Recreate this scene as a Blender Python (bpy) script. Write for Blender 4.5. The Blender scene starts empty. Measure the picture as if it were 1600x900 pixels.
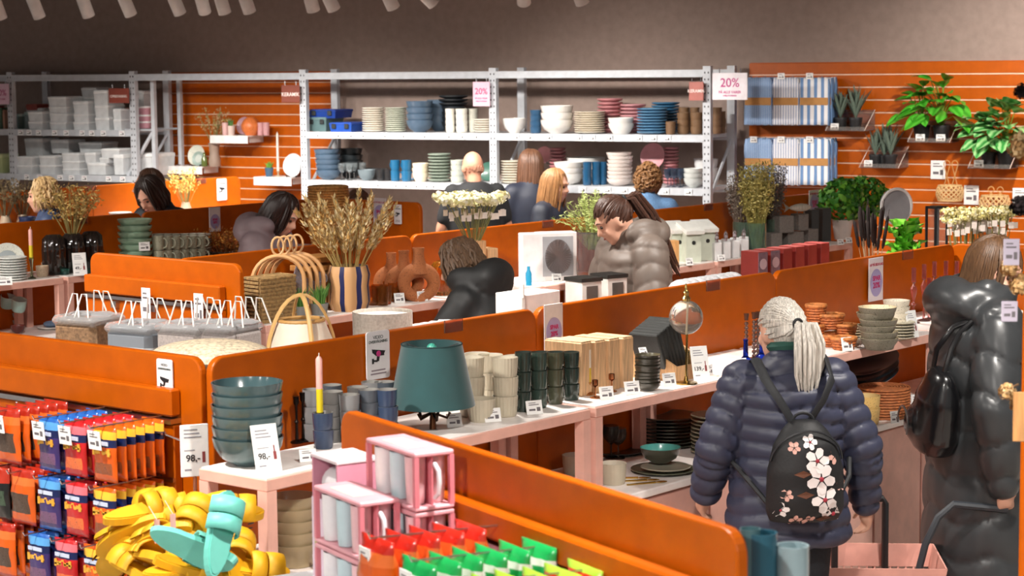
import bpy, bmesh, math, random
import numpy as np
from mathutils import Vector, Matrix, Euler
random.seed(7); rng = np.random.default_rng(7)
SC = bpy.context.scene
COL = SC.collection
PI = math.pi

# ---------------------------------------------------------------- camera
CH = 2.5; FPX = 3220.0
RM = np.array([[9.99948368e-01, -1.01617686e-02, 0.0],
               [-1.10554887e-03, -1.08789309e-01, 9.94064215e-01],
               [-1.01014506e-02, -9.94012890e-01, -1.08794926e-01]])   # image axes (right, down, forward) to world
cam_d = bpy.data.cameras.new('camera'); cam = bpy.data.objects.new('camera', cam_d); COL.objects.link(cam)
cm = Matrix.Identity(4)
for i in range(3):
    cm[i][0] = RM[i, 0]; cm[i][1] = -RM[i, 1]; cm[i][2] = -RM[i, 2]
cm[2][3] = CH
cam.matrix_world = cm
cam_d.sensor_width = 36.0; cam_d.lens = FPX / 1600 * 36.0
cam_d.clip_start = 0.1; cam_d.clip_end = 200
cam_d.dof.use_dof = True; cam_d.dof.focus_distance = 8.8; cam_d.dof.aperture_fstop = 6.3
SC.camera = cam

# ---------------------------------------------------------------- world, view
w = bpy.data.worlds.new('world'); SC.world = w; w.use_nodes = True
bg = w.node_tree.nodes['Background']; bg.inputs[0].default_value = (1.0, 0.97, 0.94, 1); bg.inputs[1].default_value = 0.30
SC.view_settings.view_transform = 'Standard'; SC.view_settings.look = 'None'
SC.view_settings.exposure = 0.2; SC.view_settings.gamma = 1.0; SC.view_settings.use_curve_mapping = False
SPOT_W = 230.0      # watts of one ceiling spot
CEIL = 3.62

# ---------------------------------------------------------------- frames
UA = np.array([0.64260533, 0.76619736]); NA = np.array([UA[1], -UA[0]])      # along the gondola rows / towards the aisle
RZA = math.atan2(UA[1], UA[0])
RW = np.array([0.8780626, -0.4785458]); DW = np.array([0.4785458, 0.8780626])  # along the back wall / into it
RZW = math.atan2(RW[1], RW[0])
def G(a, b, z=0.0): return Vector((a*UA[0]+b*NA[0], a*UA[1]+b*NA[1], z))
def W(x, y, z=0.0): return Vector((x*RW[0]+y*DW[0], x*RW[1]+y*DW[1], z))
def ray(px, py): return RM @ np.array([px-800.0, py-450.0, FPX])
def P(px, py, z):                     # where a pixel's ray meets the height z
    d = ray(px, py); t = (z-CH)/d[2]; return Vector((d[0]*t, d[1]*t, z))
def _pl(px, py, n, k):
    d = ray(px, py); t = k/(d[0]*n[0]+d[1]*n[1]); return Vector((d[0]*t, d[1]*t, CH+d[2]*t))
def PB(px, py, b): return _pl(px, py, NA, b)
def PA(px, py, a): return _pl(px, py, UA, a)
def PW(px, py, k): return _pl(px, py, DW, k)
def PY(px, py, y): return _pl(px, py, (0, 1), y)
def S(p): return FPX / float(RM[:, 2] @ (np.array(p)-[0, 0, CH]))          # pixels per metre at a point
def ab(p): return p[0]*UA[0]+p[1]*UA[1], p[0]*NA[0]+p[1]*NA[1]

# ---------------------------------------------------------------- materials
def lin(c):
    if isinstance(c, str): c = [int(c[i:i+2], 16)/255 for i in (0, 2, 4)]
    return tuple((x/12.92 if x <= 0.04045 else ((x+0.055)/1.055)**2.4) for x in c)
MATS = {}
def M(key):
    """'rrggbb/rough[/opts]' : opts m=metal g=glass c=clearcoat f=fabric s=speckle w=woodgrain v=velvet n=plain h=hair k=weave"""
    if key in MATS: return MATS[key]
    p = key.split('/'); col = lin(p[0]); rough = float(p[1]) if len(p) > 1 else 0.5; o = p[2] if len(p) > 2 else ''
    m = bpy.data.materials.new('mat_'+key.replace('/', '_')); m.use_nodes = True
    nt = m.node_tree; b = nt.nodes['Principled BSDF']; L = nt.links.new
    b.inputs['Roughness'].default_value = rough
    b.inputs['Base Color'].default_value = (*col, 1)
    if 'm' in o: b.inputs['Metallic'].default_value = 1.0
    if 'c' in o: b.inputs['Coat Weight'].default_value = 0.35; b.inputs['Coat Roughness'].default_value = 0.12
    if 'o' in o: b.inputs['Coat Weight'].default_value = 0.08; b.inputs['Coat Roughness'].default_value = 0.15; b.inputs['Specular IOR Level'].default_value = 0.22
    if 'v' in o: b.inputs['Sheen Weight'].default_value = 0.45
    if 'g' in o:
        b.inputs['Transmission Weight'].default_value = 0.92; b.inputs['IOR'].default_value = 1.38
    if 'p' in o:   # translucent plastic
        b.inputs['Transmission Weight'].default_value = 0.18; b.inputs['IOR'].default_value = 1.3
    if 'q' in o: b.inputs['Transmission Weight'].default_value = 0.8; b.inputs['IOR'].default_value = 1.12
    if 'n' in o: MATS[key] = m; return m
    tc = nt.nodes.new('ShaderNodeTexCoord'); nz = nt.nodes.new('ShaderNodeTexNoise')
    mp = nt.nodes.new('ShaderNodeMapping'); L(tc.outputs['Object'], mp.inputs[0]); L(mp.outputs[0], nz.inputs[0])
    mx = nt.nodes.new('ShaderNodeMix'); mx.data_type = 'RGBA'
    rp = nt.nodes.new('ShaderNodeMapRange'); L(nz.outputs['Fac'], rp.inputs[0])
    rp.inputs[1].default_value = 0.3; rp.inputs[2].default_value = 0.7
    L(rp.outputs[0], mx.inputs[0])
    amt = 0.12; sc = 14.0; nz.inputs['Detail'].default_value = 3
    if 's' in o: amt = 0.5; sc = 160.0; rp.inputs[1].default_value = 0.55; rp.inputs[2].default_value = 0.7
    if 'f' in o: amt = 0.25; sc = 90.0
    if 'k' in o: amt = 0.5; sc = 70.0
    if 'w' in o: amt = 0.28; sc = 20.0; mp.inputs['Scale'].default_value = (6, 6, 0.6)
    if 'h' in o: amt = 0.5; sc = 60.0; mp.inputs['Scale'].default_value = (3, 3, 0.25)
    nz.inputs['Scale'].default_value = sc
    mx.inputs[6].default_value = (*[min(1, c*(1+amt*0.35)) for c in col], 1)
    mx.inputs[7].default_value = (*[c*(1-amt) for c in col], 1)
    L(mx.outputs[2], b.inputs['Base Color'])
    if any(ch in o for ch in 'fkwhs'):
        bp = nt.nodes.new('ShaderNodeBump'); bp.inputs['Strength'].default_value = 0.5 if 'k' in o or 'h' in o else 0.2
        bp.inputs['Distance'].default_value = 0.004
        L(nz.outputs['Fac'], bp.inputs['Height']); L(bp.outputs[0], b.inputs['Normal'])
    MATS[key] = m; return m
def stripes(key, c1, c2, axis, freq, duty=0.5, rough=0.8, radial=False):
    if key in MATS: return MATS[key]
    m = bpy.data.materials.new('mat_'+key); m.use_nodes = True; nt = m.node_tree; b = nt.nodes['Principled BSDF']; L = nt.links.new
    tc = nt.nodes.new('ShaderNodeTexCoord'); sp = nt.nodes.new('ShaderNodeSeparateXYZ'); L(tc.outputs['Object'], sp.inputs[0])
    mu = nt.nodes.new('ShaderNodeMath'); mu.operation = 'MULTIPLY'; mu.inputs[1].default_value = freq
    if radial:
        at = nt.nodes.new('ShaderNodeMath'); at.operation = 'ARCTAN2'; L(sp.outputs[0], at.inputs[0]); L(sp.outputs[1], at.inputs[1]); L(at.outputs[0], mu.inputs[0])
        mu.inputs[1].default_value = freq/(2*PI)
    else: L(sp.outputs[axis], mu.inputs[0])
    fr = nt.nodes.new('ShaderNodeMath'); fr.operation = 'FRACT'; L(mu.outputs[0], fr.inputs[0])
    lt = nt.nodes.new('ShaderNodeMath'); lt.operation = 'LESS_THAN'; L(fr.outputs[0], lt.inputs[0]); lt.inputs[1].default_value = duty
    mx = nt.nodes.new('ShaderNodeMix'); mx.data_type = 'RGBA'; L(lt.outputs[0], mx.inputs[0])
    mx.inputs[6].default_value = (*lin(c1), 1); mx.inputs[7].default_value = (*lin(c2), 1)
    L(mx.outputs[2], b.inputs['Base Color']); b.inputs['Roughness'].default_value = rough
    MATS[key] = m; return m
def floral():
    if 'floral' in MATS: return MATS['floral']
    m = M('16161a/0.7/f'); MATS['floral'] = m; return m

ORANGE = 'b45300/0.42/o'; PINK = 'e6b2a2/0.5'; WHITE = 'ecebe8/0.5'; CHROME = 'c9c9cc/0.25/m'; RACKW = 'c3c7cd/0.45'
TOPW = 'faf3ee/0.45'; BLACK = '17171a/0.5'

# ---------------------------------------------------------------- mesh makers
MC = {}
def mk(name, v, f, mats=None, mi=None, smooth=False):
    me = bpy.data.meshes.new(name); me.from_pydata([tuple(map(float, x)) for x in v], [], [tuple(map(int, x)) for x in f])
    if mats:
        for q in mats: me.materials.append(M(q) if isinstance(q, str) else q)
    if mi is not None: me.polygons.foreach_set('material_index', list(mi))
    if smooth:
        me.polygons.foreach_set('use_smooth', [True]*len(me.polygons))
    me.update(); return me
class MB:
    """collects shapes into one mesh"""
    def __init__(s): s.v = []; s.f = []; s.mi = []; s.sm = []
    def add(s, v, f, mi=0, sm=False):
        o = len(s.v); s.v += [tuple(x) for x in v]; s.f += [tuple(i+o for i in q) for q in f]; s.mi += [mi]*len(f); s.sm += [sm]*len(f); return s
    def box(s, x0, x1, y0, y1, z0, z1, mi=0, taper=1.0, M4=None):
        cx, cy = (x0+x1)/2, (y0+y1)/2
        v = [(x0, y0, z0), (x1, y0, z0), (x1, y1, z0), (x0, y1, z0)]
        v += [(cx+(x-cx)*taper, cy+(y-cy)*taper, z1) for x, y, _ in v]
        if M4 is not None: v = [tuple(M4 @ Vector(q)) for q in v]
        return s.add(v, [(0, 3, 2, 1), (4, 5, 6, 7), (0, 1, 5, 4), (1, 2, 6, 5), (2, 3, 7, 6), (3, 0, 4, 7)], mi)
    def bbox(s, x0, x1, y0, y1, z0, z1, r=0.004, mi=0):       # box with chamfered edges
        xs, ys, zs = (x0, x1), (y0, y1), (z0, z1); v = []; idx = {}
        for i in (0, 1):
            for j in (0, 1):
                for k in (0, 1):
                    p = (xs[i], ys[j], zs[k]); d = (r if i == 0 else -r, r if j == 0 else -r, r if k == 0 else -r)
                    for ax in range(3):
                        q = list(p)
                        for o in range(3):
                            if o != ax: q[o] += d[o]
                        idx[i, j, k, ax] = len(v); v.append(tuple(q))
        f = []
        def fa(q, out):
            a, b, c = (Vector(v[t]) for t in q[:3]); n = (b-a).cross(c-a)
            f.append(tuple(q) if n.dot(Vector(out)) > 0 else tuple(reversed(q)))
        for ax in range(3):
            o1, o2 = [t for t in range(3) if t != ax]
            for e in (0, 1):
                q = []
                for u, w_ in ((0, 0), (1, 0), (1, 1), (0, 1)):
                    t = [0, 0, 0]; t[ax] = e; t[o1] = u; t[o2] = w_; q.append(idx[t[0], t[1], t[2], ax])
                n = [0, 0, 0]; n[ax] = 1 if e else -1; fa(q, n)
            for u in (0, 1):
                for w_ in (0, 1):
                    q = []
                    for e in (0, 1):
                        t = [0, 0, 0]; t[ax] = e; t[o1] = u; t[o2] = w_; q.append((idx[t[0], t[1], t[2], o1], idx[t[0], t[1], t[2], o2]))
                    n = [0, 0, 0]; n[o1] = 1 if u else -1; n[o2] = 1 if w_ else -1
                    fa([q[0][0], q[0][1], q[1][1], q[1][0]], n)
        for i in (0, 1):
            for j in (0, 1):
                for k in (0, 1): fa([idx[i, j, k, 0], idx[i, j, k, 1], idx[i, j, k, 2]], (1 if i else -1, 1 if j else -1, 1 if k else -1))
        return s.add(v, f, mi)
    def tube(s, pts, r, n=8, mi=0, cap=True, ell=1.0):
        pts = [Vector(p) for p in pts]; R = r if hasattr(r, '__len__') else [r]*len(pts); v = []; f = []
        t0 = (pts[1]-pts[0]).normalized(); u = t0.orthogonal().normalized()
        for i, p in enumerate(pts):
            t = (pts[min(i+1, len(pts)-1)]-pts[max(i-1, 0)]).normalized()
            u = (u - t*u.dot(t)); u = u.normalized() if u.length > 1e-6 else t.orthogonal().normalized(); w_ = t.cross(u)
            for k in range(n):
                a = 2*PI*k/n; v.append(p+(u*math.cos(a)+w_*math.sin(a)*ell)*R[i])
        for i in range(len(pts)-1):
            for k in range(n): f.append((i*n+k, i*n+(k+1) % n, (i+1)*n+(k+1) % n, (i+1)*n+k))
        if cap: f.append(tuple(reversed(range(n)))); f.append(tuple(range((len(pts)-1)*n, len(pts)*n)))
        return s.add(v, f, mi, True)
    def lathe(s, prof, seg=24, mi=0, rib=0, amp=0.0, c=(0, 0, 0), M4=None, sx=1.0, sy=1.0):
        v = []; f = []; rings = []
        for r, z in prof:
            if r < 1e-6: rings.append([len(v)]); v.append((c[0], c[1], c[2]+z))
            else:
                st = len(v)
                for k in range(seg):
                    a = 2*PI*k/seg; q = r*(1+amp*math.cos(rib*a)) if rib else r
                    v.append((c[0]+sx*q*math.cos(a), c[1]+sy*q*math.sin(a), c[2]+z))
                rings.append(list(range(st, st+seg)))
        for A, B in zip(rings, rings[1:]):
            if len(A) == 1 and len(B) == 1: continue
            for k in range(seg):
                k2 = (k+1) % seg
                if len(A) == 1: f.append((A[0], B[k2], B[k]))
                elif len(B) == 1: f.append((A[k], A[k2], B[0]))
                else: f.append((A[k], A[k2], B[k2], B[k]))
        if M4 is not None: v = [tuple(M4 @ Vector(q)) for q in v]
        return s.add(v, f, mi, True)
    def sphere(s, c, r, seg=12, mi=0, sc=(1, 1, 1), M4=None):
        n = max(4, seg//2); prof = [(r*math.sin(PI*i/n) if 0 < i < n else 0.0, -r*math.cos(PI*i/n)) for i in range(n+1)]
        t = Matrix.Translation(Vector(c)) @ Matrix.Diagonal((*sc, 1)); t = t if M4 is None else M4 @ t
        return s.lathe(prof, seg, mi, M4=t)
    def poly(s, pts, z0, z1, mi=0, M4=None):      # extruded outline (xy list)
        n = len(pts); v = [(x, y, z0) for x, y in pts]+[(x, y, z1) for x, y in pts]
        f = [tuple(reversed(range(n))), tuple(range(n, 2*n))]+[(i, (i+1) % n, n+(i+1) % n, n+i) for i in range(n)]
        if M4 is not None: v = [tuple(M4 @ Vector(q)) for q in v]
        return s.add(v, f, mi)
    def mesh(s, name, *mats):
        me = mk(name, s.v, s.f, mats, s.mi); me.polygons.foreach_set('use_smooth', s.sm)
        if any(s.sm): 
            try: me.set_sharp_from_angle(angle=0.7)
            except Exception: pass
        return me
    def obj(s, name, mats, parent=None, loc=None, rz=None):
        return ob(name, s.mesh(name, *(mats if isinstance(mats, (list, tuple)) else [mats])), parent, loc, rz)
def ob(name, me, parent=None, loc=None, rz=None):
    o = bpy.data.objects.new(name, me); COL.objects.link(o)
    if parent is not None: o.parent = parent
    if loc is not None: o.location = loc
    if rz is not None: o.rotation_euler = (0, 0, rz) if not hasattr(rz, '__len__') else rz
    return o
def tag(o, label, cat, group=None):
    o['label'] = label; o['category'] = cat
    if group: o['group'] = group
    return o
def thing(name, label, cat, loc=(0, 0, 0), rz=0.0, group=None):
    return tag(ob(name, None, None, loc, rz), label, cat, group)
def struct(name, me, loc=None, rz=None, parent=None):
    o = ob(name, me, parent, loc, rz)
    if parent is None: o['kind'] = 'structure'
    return o
def cached(key, fn):
    if key not in MC: MC[key] = fn()
    return MC[key]
def rnd(a, b): return random.uniform(a, b)
def copy_tree(o, parent=None):
    c = o.copy(); COL.objects.link(c); c.parent = parent
    for ch in list(o.children):
        d = ch.copy(); COL.objects.link(d); d.parent = c
        for g in list(ch.children):
            e = g.copy(); COL.objects.link(e); e.parent = d
    return c
_fc = {}
def text(s, size, mat, parent, loc, rot=(PI/2, 0, 0), name='lettering', align='CENTER', bold=0.0, sx=1.0):
    k = (s, round(size, 4), mat, align, bold)
    if k not in _fc:
        c = bpy.data.curves.new('lettering', 'FONT'); c.body = s; c.size = size; c.align_x = align; c.align_y = 'CENTER'; c.extrude = 0.0004; c.offset = bold
        c.materials.append(M(mat))
        tmp = bpy.data.objects.new('tmp', c); _fc[k] = bpy.data.meshes.new_from_object(tmp); bpy.data.objects.remove(tmp); bpy.data.curves.remove(c)
    o = bpy.data.objects.new(name, _fc[k]); COL.objects.link(o); o.parent = parent; o.location = loc; o.rotation_euler = rot; o.scale = (sx, 1, 1)
    return o

# ---------------------------------------------------------------- vessel shapes (real size, cached)
def plate_me(d, h, mat):
    r = d/2; t = max(0.004, h*0.3)
    return cached(('plate', round(d, 3), round(h, 3), mat), lambda: MB().lathe([(0, 0), (r*.58, 0), (r*.62, h*.12), (r*.9, h*.42), (r, h*.72), (r, h*.92), (r*.975, h), (r*.62, h*.45), (0, h*.38)], 28).mesh('plate', mat))
def bowl_me(d, h, mat, mat2=None, rib=0, amp=0.0, foot=0.42):
    r = d/2
    def f():
        b = MB().lathe([(0, 0), (r*foot, 0), (r*(foot+.04), h*.05), (r*.78, h*.3), (r*.94, h*.65), (r, h)], 36 if not rib else 60, 0, rib, amp)
        b.lathe([(r, h), (r*.96, h), (r*.88, h*.6), (r*.7, h*.28), (r*.36, h*.1), (0, h*.08)], 36, 1)
        return b.mesh('bowl', mat, mat2 or mat)
    return cached(('bowl', round(d, 3), round(h, 3), mat, mat2, rib, amp, foot), f)
def cup_me(d, h, mat, mat2=None, rib=0, amp=0.0, top=1.0, wall=0.06):
    r = d/2
    def f():
        n = 48 if rib else 24
        b = MB().lathe([(0, 0), (r*.82, 0), (r*.86, h*.04), (r*.9, h*.14), (r*.96, h*.5), (r*top, h)], n, 0, rib, amp)
        b.lathe([(r*top, h), (r*(top-wall), h), (r*(.9-wall), h*.14), (0, h*.08)], n, 1)
        return b.mesh('cup', mat, mat2 or mat)
    return cached(('cup', round(d, 3), round(h, 3), mat, mat2, rib, amp, top, wall), f)
def handle_me(d, h, mat):
    def f():
        pts = [(d*.46+math.sin(t)*d*.36, 0, h*.5-math.cos(t)*h*.33) for t in np.linspace(0.05, PI-.05, 9)]
        return MB().tube(pts, d*.055, 6).mesh('handle', mat)
    return cached(('handle', round(d, 3), round(h, 3), mat), f)
def mug(loc, d, h, mat, mat2, label, group=None, rz=0.0, rib=0, amp=0.0, name='mug'):
    o = tag(ob(name, cup_me(d, h, mat, mat2, rib, amp), None, loc, rz), label, 'mug', group)
    ob('handle', handle_me(d, h, mat), o); return o
def wineglass_me(d, h, mat):
    r = d/2
    return cached(('wg', round(d, 3), round(h, 3), mat), lambda: MB().lathe([(0, 0), (r*.8, 0), (r*.8, .003), (r*.12, h*.05), (r*.1, h*.42), (r*.5, h*.5), (r*.9, h*.65), (r, h*.8), (r*.92, h), (r*.86, h), (r*.93, h*.8), (r*.8, h*.65), (r*.4, h*.54), (0, h*.5)], 20).mesh('wine_glass', mat))
def stack(me, n, step, base, label, cat, name, group, jx=0.0, jr=0.0, tilt=0.0):
    out = []
    for i in range(n):
        o = tag(ob(name, me, None, base+Vector((rnd(-jx, jx), rnd(-jx, jx), i*step)), (rnd(-tilt, tilt), rnd(-tilt, tilt), rnd(0, 6) if jr else 0)), label, cat, group); out.append(o)
    return out

# ================================================================ the setting
WK = 16.2                 # distance of the back wall along its normal
KR = 15.5                 # front plane of the storage rack
def wallmat():
    m = M('7d7270/0.85'); return m
fl = MB().box(-16, 12, -4, 26, -0.1, 0.0); struct('floor', fl.mesh('floor', 'b9b0a8/0.35'))
wb = MB().box(-24, 6, 0, 0.15, 0, CEIL); struct('wall_back', wb.mesh('wall_back', '99857b/0.8'), W(0, WK), RZW)
ce = MB().box(-16, 12, 2.0, 26, CEIL, CEIL+0.1); struct('ceiling', ce.mesh('ceiling', '6d6561/0.9'))

# ---- ceiling spots: track plus fixtures with a light in each
FIX_N = [0]
def fixture(loc, aim, label, name='track_spotlight', power=1.0):
    lp_ = Vector(loc)+(Vector(aim)-Vector(loc)).normalized()*0.16; c_ = RM.T @ (np.array(lp_)-[0, 0, CH])
    seen = c_[2] > 0 and -8 < 800+FPX*c_[0]/c_[2] < 1608 and -8 < 450+FPX*c_[1]/c_[2] < 908
    if seen and power == 1.0: return None          # the photograph shows no lamp of this row here
    FIX_N[0] += 1
    t = thing(name, label, 'spotlight', loc, 0, 'ceiling spotlights')
    d = (Vector(aim)-Vector(loc)).normalized()
    q = d.to_track_quat('-Z', 'Y')
    body = cached('spot_body', lambda: MB().lathe([(0, .12), (.05, .12), (.052, .115), (.052, -.12), (.047, -.12), (.044, -.105), (0, -.105)], 24).mesh('spot_body', 'e9e4e0/0.45'))
    arm = cached('spot_arm', lambda: MB().tube([(0, 0, .02), (0, 0, .2)], .012, 8).box(-.06, .06, -.02, .02, .19, .225).mesh('spot_arm', 'e9e4e0/0.45'))
    o = ob('lamp_body', body, t); o.rotation_mode = 'QUATERNION'; o.rotation_quaternion = q
    lens = cached('spot_lens', lambda: MB().lathe([(0, -.104), (.043, -.104), (.043, -.1), (0, -.1)], 20).mesh('spot_lens', lensmat()))
    e = ob('lens', lens, o)
    ob('bracket', arm, t)
    ln = 'ceiling_spot' if power == 1.0 else 'rack_spot'
    L = bpy.data.lights.get(ln) or bpy.data.lights.new(ln, 'SPOT')
    L.energy = SPOT_W*power; L.spot_size = math.radians(118); L.spot_blend = 0.75; L.shadow_soft_size = 0.07; L.color = (1.0, 0.94, 0.87)
    lo = bpy.data.objects.new('track_spot_%d' % FIX_N[0] if seen else 'ceiling_spot_%d_offscreen' % FIX_N[0], L); COL.objects.link(lo); lo.location = lp_
    lo.rotation_mode = 'QUATERNION'; lo.rotation_quaternion = q
    return t
def lensmat():
    if 'lens' in MATS: return MATS['lens']
    m = bpy.data.materials.new('mat_lens'); m.use_nodes = True; b = m.node_tree.nodes['Principled BSDF']
    b.inputs['Emission Color'].default_value = (1, .93, .84, 1); b.inputs['Emission Strength'].default_value = 6.0; MATS['lens'] = m; return m
def track(p0, p1, label):
    t = thing('ceiling_track', label, 'track', p0, math.atan2(p1[1]-p0[1], p1[0]-p0[0]))
    L = math.hypot(p1[0]-p0[0], p1[1]-p0[1])
    MB().box(0, L, -.018, .018, .2, .24).obj('rail', 'd8d3cf/0.5', t)
    hm = MB().tube([(0, 0, .23), (0, 0, CEIL-p0[2]+.01)], .006, 6).mesh('hanger', 'd8d3cf/0.5')
    for i in range(6): ob('hanger', hm, t, (L*(i+.5)/6, 0, 0))
    
ZS = 3.02
SPX = [(-5, 27, .0), (55, 26, .1), (132, 25, .05), (198, 24, .2), (275, 22, .2), (310, 21, -.5), (345, 21, 0), (384, 20, .1), (483, 17, -.1), (516, 17, .35), (609, 13, .4), (676, 10, 1.5), (808, 5, -.9), (905, 2, .3)]
for px, py, ti in SPX:
    p = PW(px-10*ti, py-14, 13.3); p.z = ZS
    aim = p+Vector((RW[0]*ti*.6, RW[1]*ti*.6, -1.6))+Vector((DW[0], DW[1], 0))*(0.75+0.6*abs(ti))
    fixture(p, aim, 'white cylinder spotlight hanging from the ceiling track before the storage rack', power=.45)
track(W(-16, 13.3, ZS), W(-4, 13.3, ZS), 'white ceiling track carrying the spotlights before the storage rack')
for k, row in enumerate(((0.9, 3), (3.6, 3.5), (6.4, 3.5), (9.2, 3.6))):  # nearest row is unseen, added to light the faces turned to the camera
    for j in range(6):
        p = W(-11.5+j*2.3+k*.3, row[0]+.6, ZS)
        fixture(p, p+Vector((DW[0]*.7+rnd(-.3, .3), DW[1]*.7, -1.6)), 'white cylinder spotlight out of view over the shop aisles')
    track(W(-13, row[0]+.6, ZS), W(2.5, row[0]+.6, ZS), ['added white ceiling track out of view before the front displays', 'white ceiling track above the front displays', 'white ceiling track above the middle displays', 'white ceiling track above the rear displays'][k])
for j in range(3):
    p = W(-5.4+j*1.5, 13.9, ZS)
    fixture(p, p+Vector((DW[0]*1.3, DW[1]*1.3, -.9)), 'white cylinder spotlight aimed at the orange slat wall')
track(W(-6, 13.9, ZS), W(0, 13.9, ZS), 'white ceiling track in front of the orange slat wall')

# ---- orange slat walls on the back wall
def slatwall(x0, x1, ztop, label, n):
    t = thing('slat_wall', label, 'wall panel', W(x0, WK, 0), RZW)
    L = x1-x0; pitch = ztop/n
    MB().box(0, L, -.012, -.001, 0, ztop).obj('backing', ORANGE, t)
    sl = MB().bbox(0, L, -.036, -.012, .006, pitch-.006, .003).mesh('slat', ORANGE)
    gr = MB().box(0, L, -.030, -.012, -.005, .005).mesh('groove_insert', 'efc3a4/0.4')
    for i in range(n):
        ob('slat', sl, t, (0, 0, i*pitch))
        if i: ob('groove_insert', gr, t, (0, 0, i*pitch))
    return t
KS = WK-.04
xl = lambda px, k: (lambda p: p[0]*RW[0]+p[1]*RW[1])(PW(px, 200, k))
slatwall(xl(1170, KS), xl(1600, KS)+1.2, PW(1400, 96, KS)[2], 'tall orange slat wall hung with striped towels and potted plants', 24)
slatwall(xl(264, KS), xl(527, KS), PW(400, 112, KS)[2], 'orange slat wall seen through the storage rack, with small white shelves', 24)

# ---- storage rack
def rack():
    t = thing('storage_rack', 'long light grey steel storage rack full of tableware and plastic boxes', 'rack', W(0, KR, 0), RZW)
    xs = [-15.9, xl(17, KR), xl(208, KR), xl(474, KR), xl(770, KR), xl(1104, KR)]
    ztop = PW(600, 113, KR)[2]; zu = PW(600, 207, KR)[2]; zl = PW(600, 284, KR)[2]
    D = .56; hw = .034
    post = MB().box(-hw, hw, 0, .05, 0, ztop+.03).box(-.02, .02, .05, .056, 0, ztop+.02).mesh('post', RACKW)
    hole = MB()
    for i in range(int(ztop/.055)):
        for s in (-1, 1): hole.box(s*.016-.005, s*.016+.005, -.002, .002, .03+i*.055, .045+i*.055)
    hole = hole.mesh('perforation', '3a3a3e/0.7')
    for x in xs:
        for y in (0, D-.05):
            p = ob('post', post, t, (x, y, 0))
            if y == 0: ob('perforation', hole, p)['kind'] = 'stuff'
        MB().tube([(x, .05, .25), (x, D-.03, .85)], .014, 6).tube([(x, .05, 1.3), (x, D-.03, .85)], .014, 6).tube([(x, .05, 1.36), (x, D-.03, 1.85)], .014, 6).obj('brace', RACKW, t)
    for i, (x0, x1) in enumerate(zip(xs, xs[1:])):
        L = x1-x0
        bm = MB().box(hw, L-hw, .0, .045, -.06, 0.0).box(hw, L-hw, -.006, 0, -.058, -.045).mesh('beam', RACKW)
        sh = MB().box(hw, L-hw, .04, D-.04, -.03, -.001).mesh('shelf_board', 'c9cacd/0.5')
        for z in ((ztop,) if i == 2 else (ztop, zu, zl, .62, .15)):
            ob('beam', bm, t, (x0, 0, z)); ob('beam', bm, t, (x0, D-.045, z))
            if z != ztop: ob('shelf_board', sh, t, (x0, 0, z))
    return t, xs, ztop, zu, zl
RACK, RX, ZT, ZU, ZL = rack()
tagm = MB().box(-.032, .032, -.002, 0, 0, .052, 0).box(-.022, .006, -.0026, -.002, .012, .018, 1).box(.008, .022, -.0026, -.002, .012, .03, 1).box(-.022, .016, -.0026, -.002, .036, .041, 2).mesh('price_tag', 'f3f3f2/0.5', '33333a/0.6', 'b88fa0/0.6')
for zz, pxs in ((ZU, (33, 46, 61, 86, 104, 129, 144, 162, 191, 495, 527, 547, 566, 600, 629, 662, 700, 721, 743, 806, 827, 857, 904, 925, 952, 998, 1021, 1043)),
                (ZL, (40, 60, 92, 110, 130, 168, 190, 557, 588, 616, 632, 648, 664, 675, 910, 949, 975, 1040, 1076))):
    for px in pxs:
        o = ob('price_tag', tagm, RACK, (xl(px, KR), -.008, zz-.056))

# ================================================================ gondola rows
def rpanel_me(L, H, r=0.055, th=0.03, key=None):
    def f():
        pts = [(0, 0), (L, 0)]
        pts += [(L-r+r*math.cos(a), H-r+r*math.sin(a)) for a in np.linspace(0, PI/2, 7)]
        pts += [(r+r*math.cos(a), H-r+r*math.sin(a)) for a in np.linspace(PI/2, PI, 7)]
        bm = bmesh.new(); vs = [bm.verts.new((x, -th/2, z)) for x, z in pts]
        fc = bm.faces.new(vs); ex = bmesh.ops.extrude_face_region(bm, geom=[fc])
        bmesh.ops.translate(bm, vec=(0, th, 0), verts=[g for g in ex['geom'] if isinstance(g, bmesh.types.BMVert)])
        bmesh.ops.recalc_face_normals(bm, faces=bm.faces)
        ed = [e for e in bm.edges if len(e.link_faces) == 2 and e.calc_face_angle(0) > 1.2]
        bmesh.ops.bevel(bm, geom=ed, offset=.006, segments=2, profile=.5, affect='EDGES')
        me = bpy.data.meshes.new('panel'); bm.to_mesh(me); bm.free(); me.materials.append(M(ORANGE)); return me
    return cached(('rp', round(L, 3), round(H, 3), r), f)
HP = 1.55
def row(b, joints, label, H=HP):
    t = thing('display_partition', label, 'partition', G(joints[0], b), RZA)
    for a0, a1 in zip(joints, joints[1:]):
        ob('panel', rpanel_me(a1-a0-.004, H), t, (a0-joints[0]+.002, 0, 0))
        c = MB().box(-.05, .05, -.021, -.0155, -.035, .012).mesh('clip', 'e8b9a0/0.15/g')
        ob('clip', c, t, ((a0+a1)/2-joints[0]+.35, 0, H-.005))
    return t
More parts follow.
